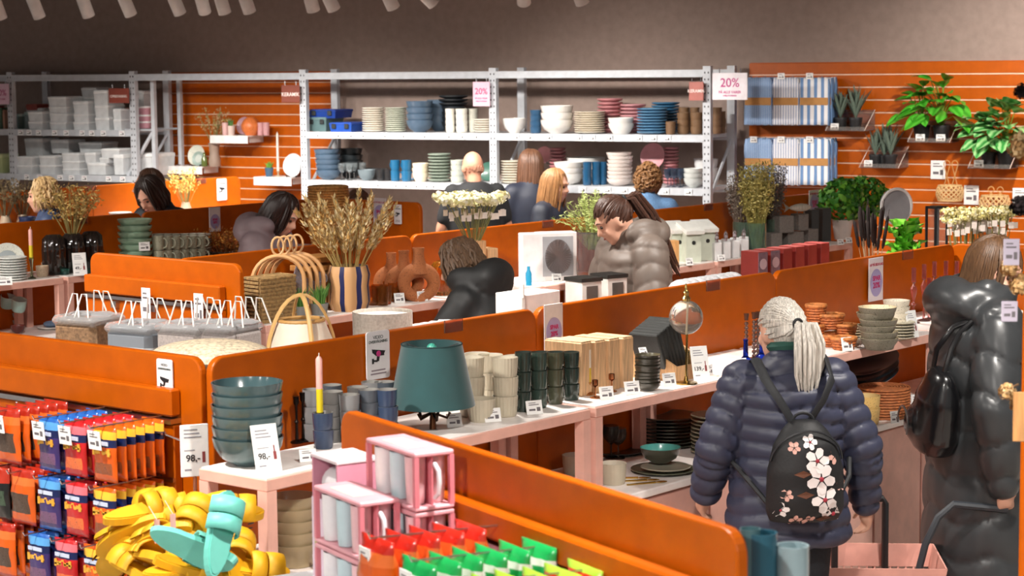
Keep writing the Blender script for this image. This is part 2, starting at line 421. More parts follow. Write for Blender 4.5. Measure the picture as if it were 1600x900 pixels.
def endcap(a, b0, b1, label, H=HP, ang=None, board=True, org=None, L=None, rail2=True, bz=(.11, .2)):
    # local x runs along the panel, front faces -y
    if org is None:
        org = G(a, b0); L = abs(b1-b0); rz = RZA-PI/2
    else: rz = ang
    t = thing('display_end_panel', label, 'partition', org, rz)
    ob('panel', rpanel_me(L, H), t)
    if board:
        MB().bbox(.0, L-.1, -.06, -.0155, H-bz[1], H-bz[0], .006).obj('header_board', ORANGE, t)
        MB().bbox(.0, L-.1, -.05, -.0155, .12, H-bz[1]-.03, .004).obj('back_board', ORANGE, t)
        MB().box(.0, L-.1, -.062, -.0155, H-bz[1]-.025, H-bz[1]-.008).obj('hook_rail', CHROME, t)
        if rail2: MB().box(.0, L-.1, -.058, -.048, H-.42, H-.405).obj('hook_rail', CHROME, t)
    return t
row(-5.05, [4.47, 6.15, 7.86, 9.55], 'orange partition behind the mugs, candle boxes and wicker baskets')
row(-7.8, [6.72, 8.42, 10.12, 11.82, 13.5], 'orange partition behind the terracotta vases and white birdhouses')
row(-10.5, [5.35, 7.05, 8.75, 10.42], 'orange partition behind the dark ribbed vases and green bowls')
row(-13.2, [8.1, 9.76, 10.5, 12.1], 'orange partition in front of the plastic box shelves')
endcap(4.47, -7.0, -5.07, 'orange end panel hung with bags of sweets')
E_ = endcap(6.72, -8.46, -7.33, 'orange end panel with rails behind the bagged cushions')
endcap(10.44, -10.58, -9.56, 'orange end panel next to the round pink poster', board=False)
t9 = endcap(9.57, -5.07, -4.4, 'orange end panel behind the pink glass candlesticks', board=False)
fa0 = G(4.03, -3.99); fv = G(3.44, -2.28)-fa0; FL = fv.length; FANG = math.atan2(fv.y, fv.x)
FRONT = endcap(0, 0, 0, 'orange end panel beside the pink mug cartons', org=fa0, ang=FANG, L=FL, bz=(.12, .19))
def FP(u, v, z):      # point in the front panel's frame: u along, v towards the camera
    c, s = math.cos(FANG), math.sin(FANG); return fa0+Vector((c*u+s*v, s*u-c*v, z))

ZC = 0.90; ZR = 1.24; CD = .53
def cabinets(b, a0, a1, n, label, side=1, doors=True, names=None):
    wdt = (a1-a0)/n
    for i in range(n):
        t = thing('base_cabinet', 'pink base cabinet under the '+names[i] if names else 'pink base cabinet in the row '+label, 'cabinet', G(a0+i*wdt, b), RZA, None if names else 'pink cabinets '+label)
        y0, y1 = (-CD, -.02) if side > 0 else (.02, CD)
        MB().box(.002, wdt-.002, y0+.035, y1, .0, ZC-.03).obj('body', PINK, t)
        if side > 0:
            for k in (0, 1):
                d = MB().bbox(.007+k*wdt/2, wdt/2-.007+k*wdt/2, y0, y0+.034, .09, ZC-.042, .003).obj('door', PINK, t)
    o = tag(MB().bbox(0, a1-a0, (-CD-.015) if side > 0 else .018, -.018 if side > 0 else CD+.015, ZC-.03, ZC, .004).obj('worktop', TOPW, None, G(a0, b), RZA), 'pale worktop on the pink cabinets '+label, 'worktop')
def riser(b, a0, a1, label, z=ZR, zb=ZC, depth=.46, side=1, back=.03):
    t = thing('display_riser', label, 'table', G(a0, b, zb), RZA)
    L = a1-a0; h = z-zb; y0, y1 = (-depth-.02, -back) if side > 0 else (.03, depth+.02); s = .042
    MB().bbox(0, L, y0, y1, h-.042, h-.004, .003).obj('top', PINK, t)
    MB().box(.006, L-.006, y0+.006, y1-.006, h-.004, h).obj('surface', TOPW, t)
    lg = MB().box(0, s, 0, s, 0, h-.042).mesh('leg', PINK)
    for x in (0, L-s):
        for y in (y0, y1-s): ob('leg', lg, t, (x, y, 0))
    return t
cabinets(-5.05, 4.47, 9.55, 6, 'under the mugs and wicker baskets', names=('sand brown bowls and green lamp', 'beige fluted bowls and price card', 'teal bowl and dinner plates', 'cobalt bottles behind the navy jacket', 'rust placemats and sand yellow pots', 'pink glass candlesticks'))
for a0, a1, l in ((4.27, 4.88, 'pink riser table under the teal bowls'), (5.1, 5.89, 'pink riser table under the beige and green mugs'), (5.92, 6.79, 'pink riser table under the wooden boxes and glass lamp'),
                  (6.82, 7.5, 'pink riser table under the blue bottles and bead strings'), (7.53, 8.52, 'pink riser table under the wicker baskets'), (8.55, 9.5, 'pink riser table under the pink glass candlesticks')):
    riser(-5.05, a0, a1, l, back=.17 if a0 < 4.4 else .03)
cabinets(-5.05, 4.55, 9.5, 6, 'behind the mug display partition', side=-1)
cabinets(-7.8, 6.8, 13.4, 7, 'under the terracotta vases and birdhouses')
cabinets(-10.5, 5.4, 10.35, 6, 'under the dark ribbed vases')
cabinets(-13.2, 8.1, 12.1, 4, 'in front of the plastic box shelves')

# ================================================================ goods on the rack
def rkp(px, zz, k): return W(xl(px, k), k, zz)
def rdim(x0, x1, yt, zz, k):
    p = rkp((x0+x1)/2, zz, k); return p, (x1-x0)/S(p), max(.012, PW((x0+x1)/2, yt, k)[2]-zz)
def rstack(kind, x0, x1, yt, n, mat, zz, label, name, cat, k=15.64, mat2=None, jx=.002, **kw):
    p, d, H = rdim(x0, x1, yt, zz, k)
    if kind == 'plate':
        st = H/n; me = plate_me(d, st*1.02, mat)
    elif kind == 'bowl':
        st = H/(n+.9); h = st*1.9 if n > 1 else H; me = bowl_me(d, h, mat, mat2, **kw)
    else:
        h = H/n*1.06 if n > 1 else H; st = (H-h)/(n-1) if n > 1 else 0; me = cup_me(d, h, mat, mat2, **kw)
    g = label if n > 1 else None
    return stack(me, n, st, p+Vector((0, 0, .0005)), label, cat, name, g, jx=jx, jr=1)
CREAM = 'e8e0d2/0.45/c'; OFFW = 'ece8e2/0.4/c'; GRN = 'a9aea0/0.45/c'; BLU = '4a6076/0.4/c'; DKB = '27323d/0.4/c'; TEALB = '1f5f86/0.25/c'; PNK = 'c98488/0.45/c'; LBL = '5d8fb4/0.3/c'; BRN = '6e5238/0.6/s'
U, L_ = ZU+.0, ZL+.0
# upper shelf, third bay
rstack('plate', 566, 601, 168, 11, CREAM, U, 'cream plate in the stack beside the blue storage bins', 'plate', 'plate')
rstack('plate', 602, 636, 168, 12, 'c9cdbd/0.45/c', U, 'sage tinted plate in the stack beside the slate blue bowls', 'plate', 'plate')
rstack('bowl', 635, 677, 158, 4, BLU, U, 'slate blue deep bowl in the full stack beside sage plates', 'bowl', 'bowl')
rstack('bowl', 668, 703, 156, 3, '55697d/0.4/c', U, 'slate blue bowl in the stack behind the cream cups', 'bowl', 'bowl', k=15.93)
rstack('plate', 686, 732, 149, 3, '24282c/0.5', PW(700, 166, 15.95)[2], 'black round tray on top of the blue bowls at the back', 'tray', 'tray', k=15.93)
rstack('bowl', 690, 728, 166, 4, '2a3138/0.5', U, 'charcoal bowl in the stack under the black trays', 'bowl', 'bowl', k=15.93)
for i, (a, b) in enumerate(((696, 711), (712, 731), (732, 747))):
    rstack('cup', a, b, 170, 4, ('dcd8cc/0.45/s', 'd5d2c6/0.45/s', 'b9b8ac/0.45/s')[i], U, ('cream cup in the narrow pile beside slate blue bowls', 'cream cup in the middle pile of three', 'grey cream cup in the pile beside small plates')[i], 'cup', 'cup', k=15.7+.07*(i == 2))
rstack('plate', 741, 771, 186, 6, CREAM, U, 'small cream plate in the low stack behind the rack post with the twenty percent sign', 'plate', 'plate')
def bin_box(x0, x1, y0, y1, zz, k, mat, lidm, label, dep=.3, name='storage_box', group=None, latch=True, rz=None):
    p = rkp((x0+x1)/2, zz, k); s = S(p); wd = (x1-x0)/s*.93; h = (y1-y0)/s
    t = thing(name, label, 'box', p, RZW if rz is None else rz, group); lh = min(.035, h*.22)
    MB().box(-wd/2*.9, wd/2*.9, -dep/2*.9, dep/2*.9, 0, h-lh, 0, 1.07).obj('body', mat, t)
    MB().bbox(-wd/2, wd/2, -dep/2, dep/2, h-lh, h, .006).box(-wd/2*.86, wd/2*.86, -dep/2*.86, dep/2*.86, h-.001, h+.003).obj('lid', lidm, t)
    if latch:
        la = MB().bbox(-.022, .022, -.008, .004, -.045, .0, .003).mesh('latch', lidm if latch is True else latch)
        for q in (-1, 1): ob('latch', la, t, (q*wd*.28, -dep/2*.98, h-lh+.01))
    return t
zb = U
bin_box(490, 528, 184, 206, zb, 15.75, '5f7a7c/0.4/p', '5f7a7c/0.4', 'grey green storage bin under the dark blue one', latch='1d2225/0.5')
bin_box(489, 545, 171, 184, PW(515, 184, 15.75)[2], 15.75, '1f3f8f/0.4/p', '1d3a86/0.4', 'dark blue storage bin stacked on the grey green one', latch='1d2225/0.5')
bin_box(523, 568, 192, 206, zb, 15.68, '2c57b4/0.4/p', '2850ae/0.4', 'bright blue low storage bin beside the cream plates', latch='1d2225/0.5')
# lower shelf, third bay
rstack('bowl', 491, 531, 233, 5, BLU, L_, 'slate blue bowl in the five high stack beside wine glasses', 'bowl', 'bowl', tilt=0) if False else rstack('bowl', 491, 531, 233, 5, BLU, L_, 'slate blue bowl in the five high stack beside wine glasses', 'bowl', 'bowl', jx=.008)
rstack('bowl', 526, 566, 232, 4, '1e2427/0.4/c', L_, 'black bowl in the stack behind the wine glasses', 'bowl', 'bowl', k=15.92)
rstack('bowl', 558, 586, 265, 1, '6d7a80/0.4/c', L_, 'single blue grey bowl beside the wine glasses', 'bowl', 'bowl', k=15.62)
wg = wineglass_me(.07, .15, 'dfe6e8/0.02/g')
for px, k in ((533, 15.6), (545, 15.6), (552, 15.72), (565, 15.78), (540, 15.75)):
    tag(ob('wine_glass', wg, None, rkp(px, L_+.0005, k)), 'clear stemmed glass beside the slate blue bowls', 'glass', 'clear wine glasses on the rack')
for px, k in ((575, 15.85), (587, 15.8), (599, 15.82), (594, 15.62), (604, 15.66)):
    tag(ob('tumbler', cup_me(.075, .1, '8a8a8c/0.05/g'), None, rkp(px, L_+.0005, k)), 'smoky dark tumbler between the grey bowl and blue mugs', 'glass', 'smoky tumblers on the rack')
for i, (a, b) in enumerate(((609, 624), (626, 642))):
    p, d, H = rdim(a, b, 250, L_, 15.62)
    for j in range(2): mug(p+Vector((0, 0, j*H/2)), d, H/2, TEALB, '17425c/0.3/c', 'glossy blue mug in the paired piles beside cream bowls', 'glossy blue mugs on the rack', rz=RZW+(PI*.9 if j else .3))
rstack('bowl', 643, 669, 255, 3, 'ddcfb6/0.5/s', L_, 'sand coloured bowl in the pile beside blue mugs', 'bowl', 'bowl', k=15.64, foot=.6)
rstack('plate', 668, 704, 240, 9, '7f8a7e/0.45/s', L_, 'grey green plate in the tall stack beside the sand bowls', 'plate', 'plate', k=15.66)
rstack('cup', 703, 724, 250, 4, 'a9ada3/0.45/s', L_, 'grey green cup in the pile beside the bald man', 'cup', 'cup', k=15.66)
# a green plate stood up behind the bald man, boxes behind
def standing_plate(px, py, dpx, zz, k, mat, label, tilt=.22, mat2=None, rz=RZW):
    p = rkp(px, zz, k); d = dpx/S(p); t = thing('display_plate', label, 'plate', p, rz)
    o = ob('dish', plate_me(d, .022, mat), t, (0, .06, d/2*math.cos(tilt))); o.rotation_euler = (PI/2-tilt, 0, 0)
    if mat2:
        r = d/2
        q = ob('centre', cached(('pc', round(d, 3), mat2), lambda: MB().lathe([(r*.58, .0108), (r*.56, .013), (0, .0125)], 24).mesh('centre', mat2)), o)
    MB().tube([(-.05, .0, .004), (-.05, .09, .004), (-.05, .12, .1)], .003, 5).tube([(.05, .0, .004), (.05, .09, .004), (.05, .12, .1)], .003, 5).tube([(-.05, .004, 0), (-.05, -.004, .02)], .003, 5).tube([(.05, .004, 0), (.05, -.004, .02)], .003, 5).obj('stand', '3a3a3a/0.4/m', t)
    return t
standing_plate(758, 262, 30, L_, 15.85, '3f6b5c/0.3/c', 'dark green plate standing behind the bald man')
# upper shelf, fourth bay
rstack('bowl', 785, 823, 185, 1, OFFW, U, 'single white bowl next to the rack post', 'bowl', 'bowl', k=15.68)
rstack('cup', 828, 846, 172, 4, '2a5070/0.3/c', U, 'dark blue cup in the pile beside white fluted bowls', 'cup', 'cup', k=15.64)
rstack('bowl', 845, 896, 165, 3, OFFW, U, 'white fluted deep bowl in the pile on the upper shelf', 'bowl', 'bowl', k=15.64, rib=30, amp=.012)
rstack('plate', 897, 946, 174, 10, 'ddd3c0/0.45/c', U, 'beige rimmed plate in the stack beside white fluted bowls', 'plate', 'plate', k=15.68)
rstack('plate', 933, 973, 154, 9, PNK, U, 'dusty pink plate in the tallest pink stack', 'plate', 'plate', k=15.93)
rstack('plate', 969, 1010, 163, 8, 'd99aa0/0.45/c', U, 'rose pink plate in the stack behind light blue plates', 'plate', 'plate', k=15.93)
rstack('bowl', 950, 991, 184, 2, OFFW, U, 'white bowl in the low pair before the pink plates', 'bowl', 'bowl', k=15.64, foot=.6)
rstack('plate', 995, 1043, 169, 9, LBL, U, 'light blue glazed plate in the front blue stack', 'plate', 'plate', k=15.64)
rstack('plate', 1018, 1062, 160, 10, '3c7399/0.3/c', U, 'deeper blue glazed plate in the rear blue stack', 'plate', 'plate', k=15.93)
rstack('cup', 1040, 1056, 190, 1, BRN, U, 'single brown stoneware cup before the cup piles', 'cup', 'cup', k=15.6)
for i, (a, b, n, y, k) in enumerate(((1058, 1078, 3, 176, 15.7), (1079, 1098, 3, 176, 15.7), (1060, 1077, 4, 168, 15.9), (1078, 1093, 4, 168, 15.9), (1112, 1128, 4, 168, 15.8), (1123, 1134, 3, 174, 15.9))):
    rstack('cup', a, b, y, n, BRN, U, 'brown stoneware cup in the piles at the rack end', 'cup', 'cup', k=k)
# lower shelf, fourth bay
rstack('plate', 782, 816, 251, 9, 'd9d0bf/0.45/c', L_, 'cream plate in the stack beside the brown haired shopper', 'plate', 'plate', k=15.64)
standing_plate(846, 0, 27, L_+.16, 15.9, PNK, 'small pink plate standing behind the fair haired shopper')
rstack('plate', 858, 884, 231, 10, 'a8666b/0.45/c', L_, 'dusky pink plate in the stack behind the white fluted bowls', 'plate', 'plate', k=15.93)
rstack('bowl', 865, 911, 253, 3, OFFW, L_, 'white fluted bowl in the pile beside blue cups', 'bowl', 'bowl', k=15.68, rib=30, amp=.012)
rstack('bowl', 885, 945, 246, 1, 'cfd0cd/0.4/c', L_, 'wide pale bowl behind the blue cups', 'bowl', 'bowl', k=15.93)
for a, b in ((910, 924), (924, 938), (936, 948)):
    rstack('cup', a, b, 253, 3, '1d4f73/0.25/c', L_, 'glossy dark blue cup in the piles beside the fluted bowls', 'cup', 'cup', k=15.64+(a-910)*.004)
rstack('bowl', 948, 988, 238, 8, 'e9ddd6/0.45/c', L_, 'off white bowl in the tall uneven pile', 'bowl', 'bowl', k=15.66, jx=.006)
standing_plate(1016, 0, 42, L_+.13, 15.78, 'd18f96/0.45/c', 'large pink plate standing above the curly haired shopper')
rstack('plate', 1036, 1061, 230, 11, PNK, L_, 'pink plate in the stack behind the blue wine glasses', 'plate', 'plate', k=15.93)
for px, k in ((1043, 15.62), (1053, 15.62), (1063, 15.62), (1048, 15.75), (1058, 15.75), (1068, 15.75)):
    tag(ob('wine_glass', cached('wgb', lambda: wineglass_me(.062, .15, '8fa0b8/0.03/g')), None, rkp(px, L_+.0005, k)), 'smoky blue stemmed glass beside the pink plates', 'glass', 'smoky blue wine glasses on the rack')
rstack('bowl', 1068, 1099, 263, 3, 'cdd0cc/0.4/c', L_, 'grey white bowl in the pile by the last rack post', 'bowl', 'bowl', k=15.64)
rstack('bowl', 1084, 1122, 248, 2, 'dedede/0.4/c', L_, 'white bowl in the pair behind the last rack post', 'bowl', 'bowl', k=15.93)
# first bay: translucent plastic boxes
PLA = 'eef2f4/0.3/p'; LID = 'f6f8f8/0.35'
def pbox(x0, x1, y0, y1, shelf, k, group='clear plastic storage boxes', lab=None, dep=.26):
    zz = PW((x0+x1)/2, y1, k)[2] if y1 < (205 if shelf == 'u' else 275) else (U if shelf == 'u' else L_)
    bin_box(x0, x1, y0, y1, zz, k, PLA, LID, lab, dep, 'plastic_box', group if lab.endswith('shelf') else None, latch=False)
lu = 'clear plastic storage box with white lid on the upper shelf'; ll = 'clear plastic storage box with white lid on the lower shelf'
for x0, x1, y0, y1, k in ((53, 85, 189, 203, 15.66), (53, 85, 174, 189, 15.66), (86, 122, 190, 203, 15.66), (86, 124, 177, 190, 15.66), (123, 157, 190, 203, 15.66), (124, 157, 178, 190, 15.66), (124, 157, 158, 178, 15.66), (85, 124, 166, 177, 15.66), (84, 124, 151, 166, 15.66),
                         (158, 188, 183, 203, 15.66), (158, 187, 164, 183, 15.66), (157, 187, 141, 164, 15.66), (138, 170, 151, 171, 15.92), (137, 170, 137, 151, 15.92), (188, 205, 170, 186, 15.66), (188, 205, 186, 203, 15.66), (138, 170, 171, 203, 15.92)):
    pbox(x0, x1, y0, y1, 'u', k, lab=lu)
for x0, x1, y0, y1, k in ((33, 67, 257, 272, 15.66), (33, 67, 244, 257, 15.66), (68, 102, 257, 272, 15.66), (68, 102, 243, 257, 15.66), (103, 141, 263, 272, 15.66), (103, 141, 251, 263, 15.66), (103, 141, 239, 251, 15.66), (45, 85, 216, 243, 15.9), (86, 125, 218, 239, 15.9), (142, 182, 254, 272, 15.66), (141, 164, 238, 254, 15.66), (164, 204, 232, 246, 15.66), (186, 207, 241, 272, 15.66), (128, 178, 222, 238, 15.9), (164, 184, 246, 254, 15.66), (45, 125, 243, 272, 15.92), (128, 178, 238, 272, 15.92)):
    pbox(x0, x1, y0, y1, 'l', k, lab=ll)
# pile with printed lids behind the second post
pp = [(214, 238, 192, 203), (214, 238, 179, 192), (214, 238, 166, 179)]
SHB = thing('side_shelf', 'pale wire shelf between the plastic boxes and the orange slat wall', 'shelf', rkp(238, 0, 15.8), RZW)
sw = (265-212)/S(rkp(238, U, 15.8))
m = MB().tube([(-sw/2, -.2, U), (sw/2, -.2, U)], .01, 6).tube([(-sw/2, .2, U), (sw/2, .2, U)], .01, 6)
m.obj('frame', RACKW, SHB); mm = MB()
for i in range(13): mm.tube([(-sw/2+sw*i/12, -.2, U-.004), (-sw/2+sw*i/12, .2, U-.004)], .004, 5)
mm.obj('wire', RACKW, SHB)['kind'] = 'stuff'
post = MB().box(-.02, .02, -.22, -.18, 0, ZT).box(-.02, .02, .18, .22, 0, ZT).obj('upright', RACKW, SHB); post.location = (sw/2+.02, 0, 0)
ob('brace', MB().tube([(sw/2, -.2, U-.02), (-sw/2, -.2, ZL-.02)], .018, 8).mesh('brace', RACKW), SHB)
for x0, x1, y0, y1 in pp:
    p = rkp((x0+x1)/2, PW(226, y1, 15.72)[2] if y1 < 200 else U+.012, 15.72); s = S(p)
    t = thing('food_tub', 'round tub with pink print and white lid beside the orange slat wall', 'tub', p, RZW, 'printed tubs'); r = (x1-x0)/s/2*.9; h = (y1-y0)/s
    MB().lathe([(0, 0), (r*.9, 0), (r, h*.8), (0, h*.8)], 24).obj('body', 'c48f9c/0.4/s', t); MB().lathe([(0, h*.78), (r*1.04, h*.78), (r*1.04, h), (0, h)], 24).obj('lid', LID, t)
bin_box(213, 240, 142, 166, PW(226, 166, 15.9)[2]+.0, 15.95, PLA, LID, 'clear plastic box standing behind the printed tubs', .2, 'plastic_box', latch=False)
bin_box(213, 240, 166, 203, U+.012, 15.97, PLA, LID, 'tall clear plastic box under another behind the printed tubs', .16, 'plastic_box', latch=False)
bin_box(216, 264, 240, 274, L_, 15.8, PLA, LID, 'large clear plastic box beside the diagonal rack brace', .3, 'plastic_box', latch=False)
for px, m_, yt in ((33, '8fb0ad/0.2/g', 178), (45, 'b5c6c4/0.2/g', 175)):
    p, d, H = rdim(px-6, px+6, yt, U, 15.66)
    t = thing('storage_jar', 'teal tinted storage jar beside the plastic boxes', 'jar', p, 0, 'storage jars'); MB().lathe([(0, 0), (d/2*.9, 0), (d/2, .02), (d/2, H*.85), (0, H*.85)], 20).obj('body', m_, t); MB().lathe([(0, H*.84), (d/2*1.03, H*.84), (d/2*1.03, H), (0, H)], 20).obj('lid', '9fb8b5/0.4', t)
bin_box(47, 72, 163, 172, PW(60, 172, 15.9)[2], 15.9, 'b9594e/0.4', 'c4665a/0.4', 'red plastic food box on top of the jars', .18, 'food_box', latch=False)
bin_box(47, 84, 172, 203, U, 15.92, PLA, LID, 'clear plastic box under the red food box', .2, 'plastic_box', latch=False)
for i, c in enumerate(('a03a34/0.5', '4f6a4f/0.5', 'b4846a/0.5')):
    bin_box(-1+i*5, 4+i*5, 168+i*3, 203, U, 15.65, c, c, ('red slim gift box', 'green slim gift box', 'tan slim gift box')[i]+' beside the first rack post', .1, 'gift_box', latch=False)
bin_box(-4, 18, 247, 276, L_, 15.66, 'b5c08a/0.5', 'c7cf9e/0.5', 'pale green box at the end of the lower shelf', .25, 'gift_box', latch=False)

# ---- small display on the slat wall in the second bay
def wshelf(x0, x1, y0, y1, label, k=WK-.04, dep=.3):
    p = W(xl((x0+x1)/2, k-dep/2), k-dep/2, PW((x0+x1)/2, y0+2, k-dep)[2]); wd = (x1-x0)/S(p); h = (y1-y0)/S(p)
    t = thing('wall_shelf', label, 'shelf', p, RZW)
    MB().bbox(-wd/2, wd/2, -dep/2, dep/2, -.012, 0, .003).obj('board', 'e9e6e4/0.4', t); MB().box(-wd/2, wd/2, -dep/2-.004, -dep/2, -h, 0).obj('front_edge', 'e9e6e4/0.4', t)
    for s in (-1, 1): MB().box(s*wd*.4-.008, s*wd*.4+.008, -dep/2*.4, dep/2, -.07, -.01).obj('bracket', 'd6d6d6/0.4', t)
    return p
a1 = wshelf(265, 336, 258, 270, 'white wall shelf with the candlestick and leaning plates')
a2 = wshelf(336, 408, 210, 222, 'white wall shelf with the orange vase and cactus')
a3 = wshelf(403, 474, 275, 288, 'white wall shelf with the blue pot and white plates')
KD = WK-.04-.16
def candle(p, h, d, mat, label, mat2=None, holder=None, hh=.08):
    t = thing('candle', label, 'candle', p); r = d/2
    if holder:
        MB().lathe([(0, 0), (r*2.1, 0), (r*2.1, .006), (r*.7, .014), (r*.55, hh*.5), (r*.8, hh*.75), (r*1.3, hh), (r*1.05, hh), (0, hh*.9)], 18).obj('candlestick', holder, t)
    else: hh = 0
    if mat2:
        MB().lathe([(0, hh*.92), (r, hh*.92), (r, hh+h*.42), (0, hh+h*.42)], 14).obj('lower_half', mat2, t)
        MB().lathe([(0, hh+h*.42), (r, hh+h*.42), (r, hh+h*.95), (r*.5, hh+h), (0, hh+h)], 14).obj('upper_half', mat, t)
    else: MB().lathe([(0, hh*.92), (r, hh*.92), (r*.85, hh+h*.95), (r*.4, hh+h), (0, hh+h)], 14).obj('stick', mat, t)
    MB().tube([(0, 0, hh+h-.002), (.001, 0, hh+h+.012)], .0015, 5).obj('wick', 'e8e0d0/0.8', t); return t
candle(rkp(281, a1[2], KD), .24, .026, 'ece7e0/0.5', 'white taper candle on the shelf beside leaning plates', holder='6b4a3c/0.4', hh=.15)
standing_plate(301, 0, 32, a1[2], KD-.02, 'cfd0c2/0.45/s', 'speckled grey green plate leaning behind the smaller one')
standing_plate(304, 0, 23, a1[2], KD-.13, '8ea098/0.4/s', 'small green ringed plate leaning before the larger one', mat2='c4ccc5/0.4')
standing_plate(452, 0, 36, a3[2], KD-.02, 'dfe3e4/0.4/c', 'large white plate leaning on the lower wall shelf', mat2='b7c6cc/0.4')
standing_plate(453, 0, 26, a3[2], KD-.13, 'e9ebeb/0.4/c', 'small white plate leaning before the large white plate')
candle(rkp(433, a3[2], KD-.0), .36, .026, 'e5ddd2/0.5', 'tall white candle on the lower wall shelf', holder='b9a48c/0.4', hh=.05)
def pot_plant(p, d, h, mat, label, leaf='5f8f3f/0.5', n=26, lh=.09, name='potted_plant', spread=.6):
    t = thing(name, label, 'plant', p); r = d/2
    MB().lathe([(0, 0), (r*.75, 0), (r, h), (r*.9, h), (r*.86, h*.8), (0, h*.8)], 20).obj('pot', mat, t)
    m = MB()
    for i in range(n):
        a = rnd(0, 2*PI); q = rnd(0, r*.6); l = lh*rnd(.6, 1.1); o = rnd(.1, spread)*l
        x, y = q*math.cos(a), q*math.sin(a)
        m.tube([(x, y, h*.78), (x+o*.3*math.cos(a), y+o*.3*math.sin(a), h*.8+l*.55), (x+o*math.cos(a), y+o*math.sin(a), h*.8+l)], [.006, .005, .0008], 5)
    m.obj('foliage', leaf, t)['kind'] = 'stuff'; return t
pot_plant(rkp(419, a3[2], KD-.08), .085, .085, '43607a/0.3/c', 'small green plant in a blue pot on the lower wall shelf', '6a9a3c/0.5', 40, .07)
pot_plant(rkp(361, a2[2], KD-.06), .08, .09, 'dcc7bd/0.5', 'small green cactus in a pale pink pot', '5f8a4c/0.5', 30, .08, spread=.3)
standing_plate(377, 0, 28, a2[2]+.0, KD+.02, 'b9909a/0.4/c', 'mauve plate leaning behind the orange vase')
tag(ob('vase', MB().lathe([(0, 0), (.05, 0), (.085, .05), (.09, .1), (.06, .15), (.03, .17), (.028, .165), (0, .15)], 24, 0, 8, .04).mesh('vase', 'c46a34/0.4/s'), None, rkp(392, a2[2]+.0005, KD-.04)), 'orange pumpkin shaped vase on the wall shelf', 'vase')
tag(ob('jar', cup_me(.06, .12, 'd9b0ac/0.4'), None, rkp(352, a2[2]+.0005, KD-.1)), 'small pale pink jar beside the cactus', 'jar')
for i in range(2): tag(ob('tin', cup_me(.065, .12, 'b98a8c/0.4/s'), None, rkp(412+i*9-5, a2[2]+.0005, KD-.02)), 'pink patterned tin at the end of the wall shelf', 'tin', 'pink tins')
# vase with dried branches
def dried(t, r0, z0, L, n, sp, cols, leafy=1.0, head=.012, seed=1, heads=8, stemr=.0025, name='dried_stem'):
    rr = random.Random(seed); m = MB()
    for i in range(n):
        a = rr.uniform(0, 2*PI); q = r0*math.sqrt(rr.random()); s = sp*rr.uniform(.25, 1)*L; l = L*rr.uniform(.72, 1.02)
        b0 = Vector((q*math.cos(a), q*math.sin(a), z0)); tip = b0+Vector((s*math.cos(a), s*math.sin(a), l)); mid = b0.lerp(tip, .55)+Vector((0, 0, .04*L))
        m.tube([b0, mid, tip], [stemr, stemr*.8, stemr*.5], 4, 0)
        for j in range(int(heads*leafy)):
            f = rr.uniform(.45, 1.0); c = b0.lerp(mid, f/.55) if f < .55 else mid.lerp(tip, (f-.55)/.45)
            c = c+Vector((rr.gauss(0, 1), rr.gauss(0, 1), rr.gauss(0, 1)))*head*1.2
            h = head*rr.uniform(.5, 1.15); d = Vector((rr.gauss(0, 1), rr.gauss(0, 1), rr.gauss(.6, 1))).normalized(); e = d.orthogonal().normalized()
            m.add([c-d*h, c+e*h*.5, c+d*h, c-e*h*.5, c+d.cross(e)*h*.45], [(0, 1, 4), (1, 2, 4), (2, 3, 4), (3, 0, 4), (0, 3, 2, 1)], 1+rr.randrange(len(cols)-1))
    o = m.obj(name, cols, t); o['kind'] = 'stuff'; return o
v = thing('vase_with_branches', 'grey vase of dried branches beside leaning plates on the wall shelf', 'vase', rkp(334, a1[2], KD-.05), RZW)
MB().lathe([(0, 0), (.055, 0), (.06, .05), (.045, .12), (.05, .2), (.06, .22), (.05, .22), (.04, .12), (0, .03)], 24).obj('vase', '9a8678/0.35/c', v)
dried(v, .03, .2, .36, 22, .5, ['7a7a4a/0.8', '9a9a5a/0.8', 'c0a070/0.8', 'b8926a/0.8'], 1, .014, 3, 12).scale = (1.1, .45, 1)
tag(ob('bottle', MB().lathe([(0, 0), (.028, 0), (.03, .01), (.03, .07), (.012, .1), (.012, .13), (0, .13)], 16).mesh('bottle', '5d6a34/0.2/c'), None, rkp(318, a1[2]+.0005, KD-.1)), 'small olive bottle between plate and vase', 'bottle')

# ================================================================ signs and cards
def card(p, w_, h_, rz, label, price=None, tilt=.18, lines=3, mat='f2f2f0/0.5', name='price_card', red=True, group=None):
    t = tag(ob(name, cached(('card', round(w_, 3), round(h_, 3), mat), lambda: MB().bbox(-w_/2, w_/2, -.0015, .0015, 0, h_, .0006).mesh('card', mat)), None, Vector(p)+Vector((0, 0, .001)), (-tilt, 0, rz)), label, 'sign', group)
    m = MB(); y = -.0019
    if price:
        for i in range(lines): m.box(-w_*.36, w_*(.1+.2*((i*7) % 3)/3), y, -.0014, h_*(.86-.07*i), h_*(.885-.07*i))
        m.box(-w_*.36, w_*.1, y, -.0014, h_*.5, h_*.515).box(-w_*.36, -w_*.08, y, -.0014, h_*.12, h_*.15)
        text(price, min(h_*.19, w_*.3), '26262a/0.6', t, (-w_*.12, y, h_*.33), bold=h_*.003)
    else:
        m.box(-w_*.34, w_*.05, y, -.0014, h_*.26, h_*.40).box(w_*.14, w_*.36, y, -.0014, h_*.22, h_*.5).box(-w_*.34, w_*.3, y, -.0014, h_*.66, h_*.72).box(-w_*.34, w_*.1, y, -.0014, h_*.80, h_*.85)
    m.obj('print', '8b8a92/0.7' if price else '6a6468/0.7', t)['kind'] = 'stuff'
    if price and red: MB().box(w_*.24, w_*.36, y, -.0014, h_*.25, h_*.42).box(w_*.27, w_*.32, y, -.0014, h_*.42, h_*.55).obj('pictogram', '8a3b3b/0.7', t)
    return t
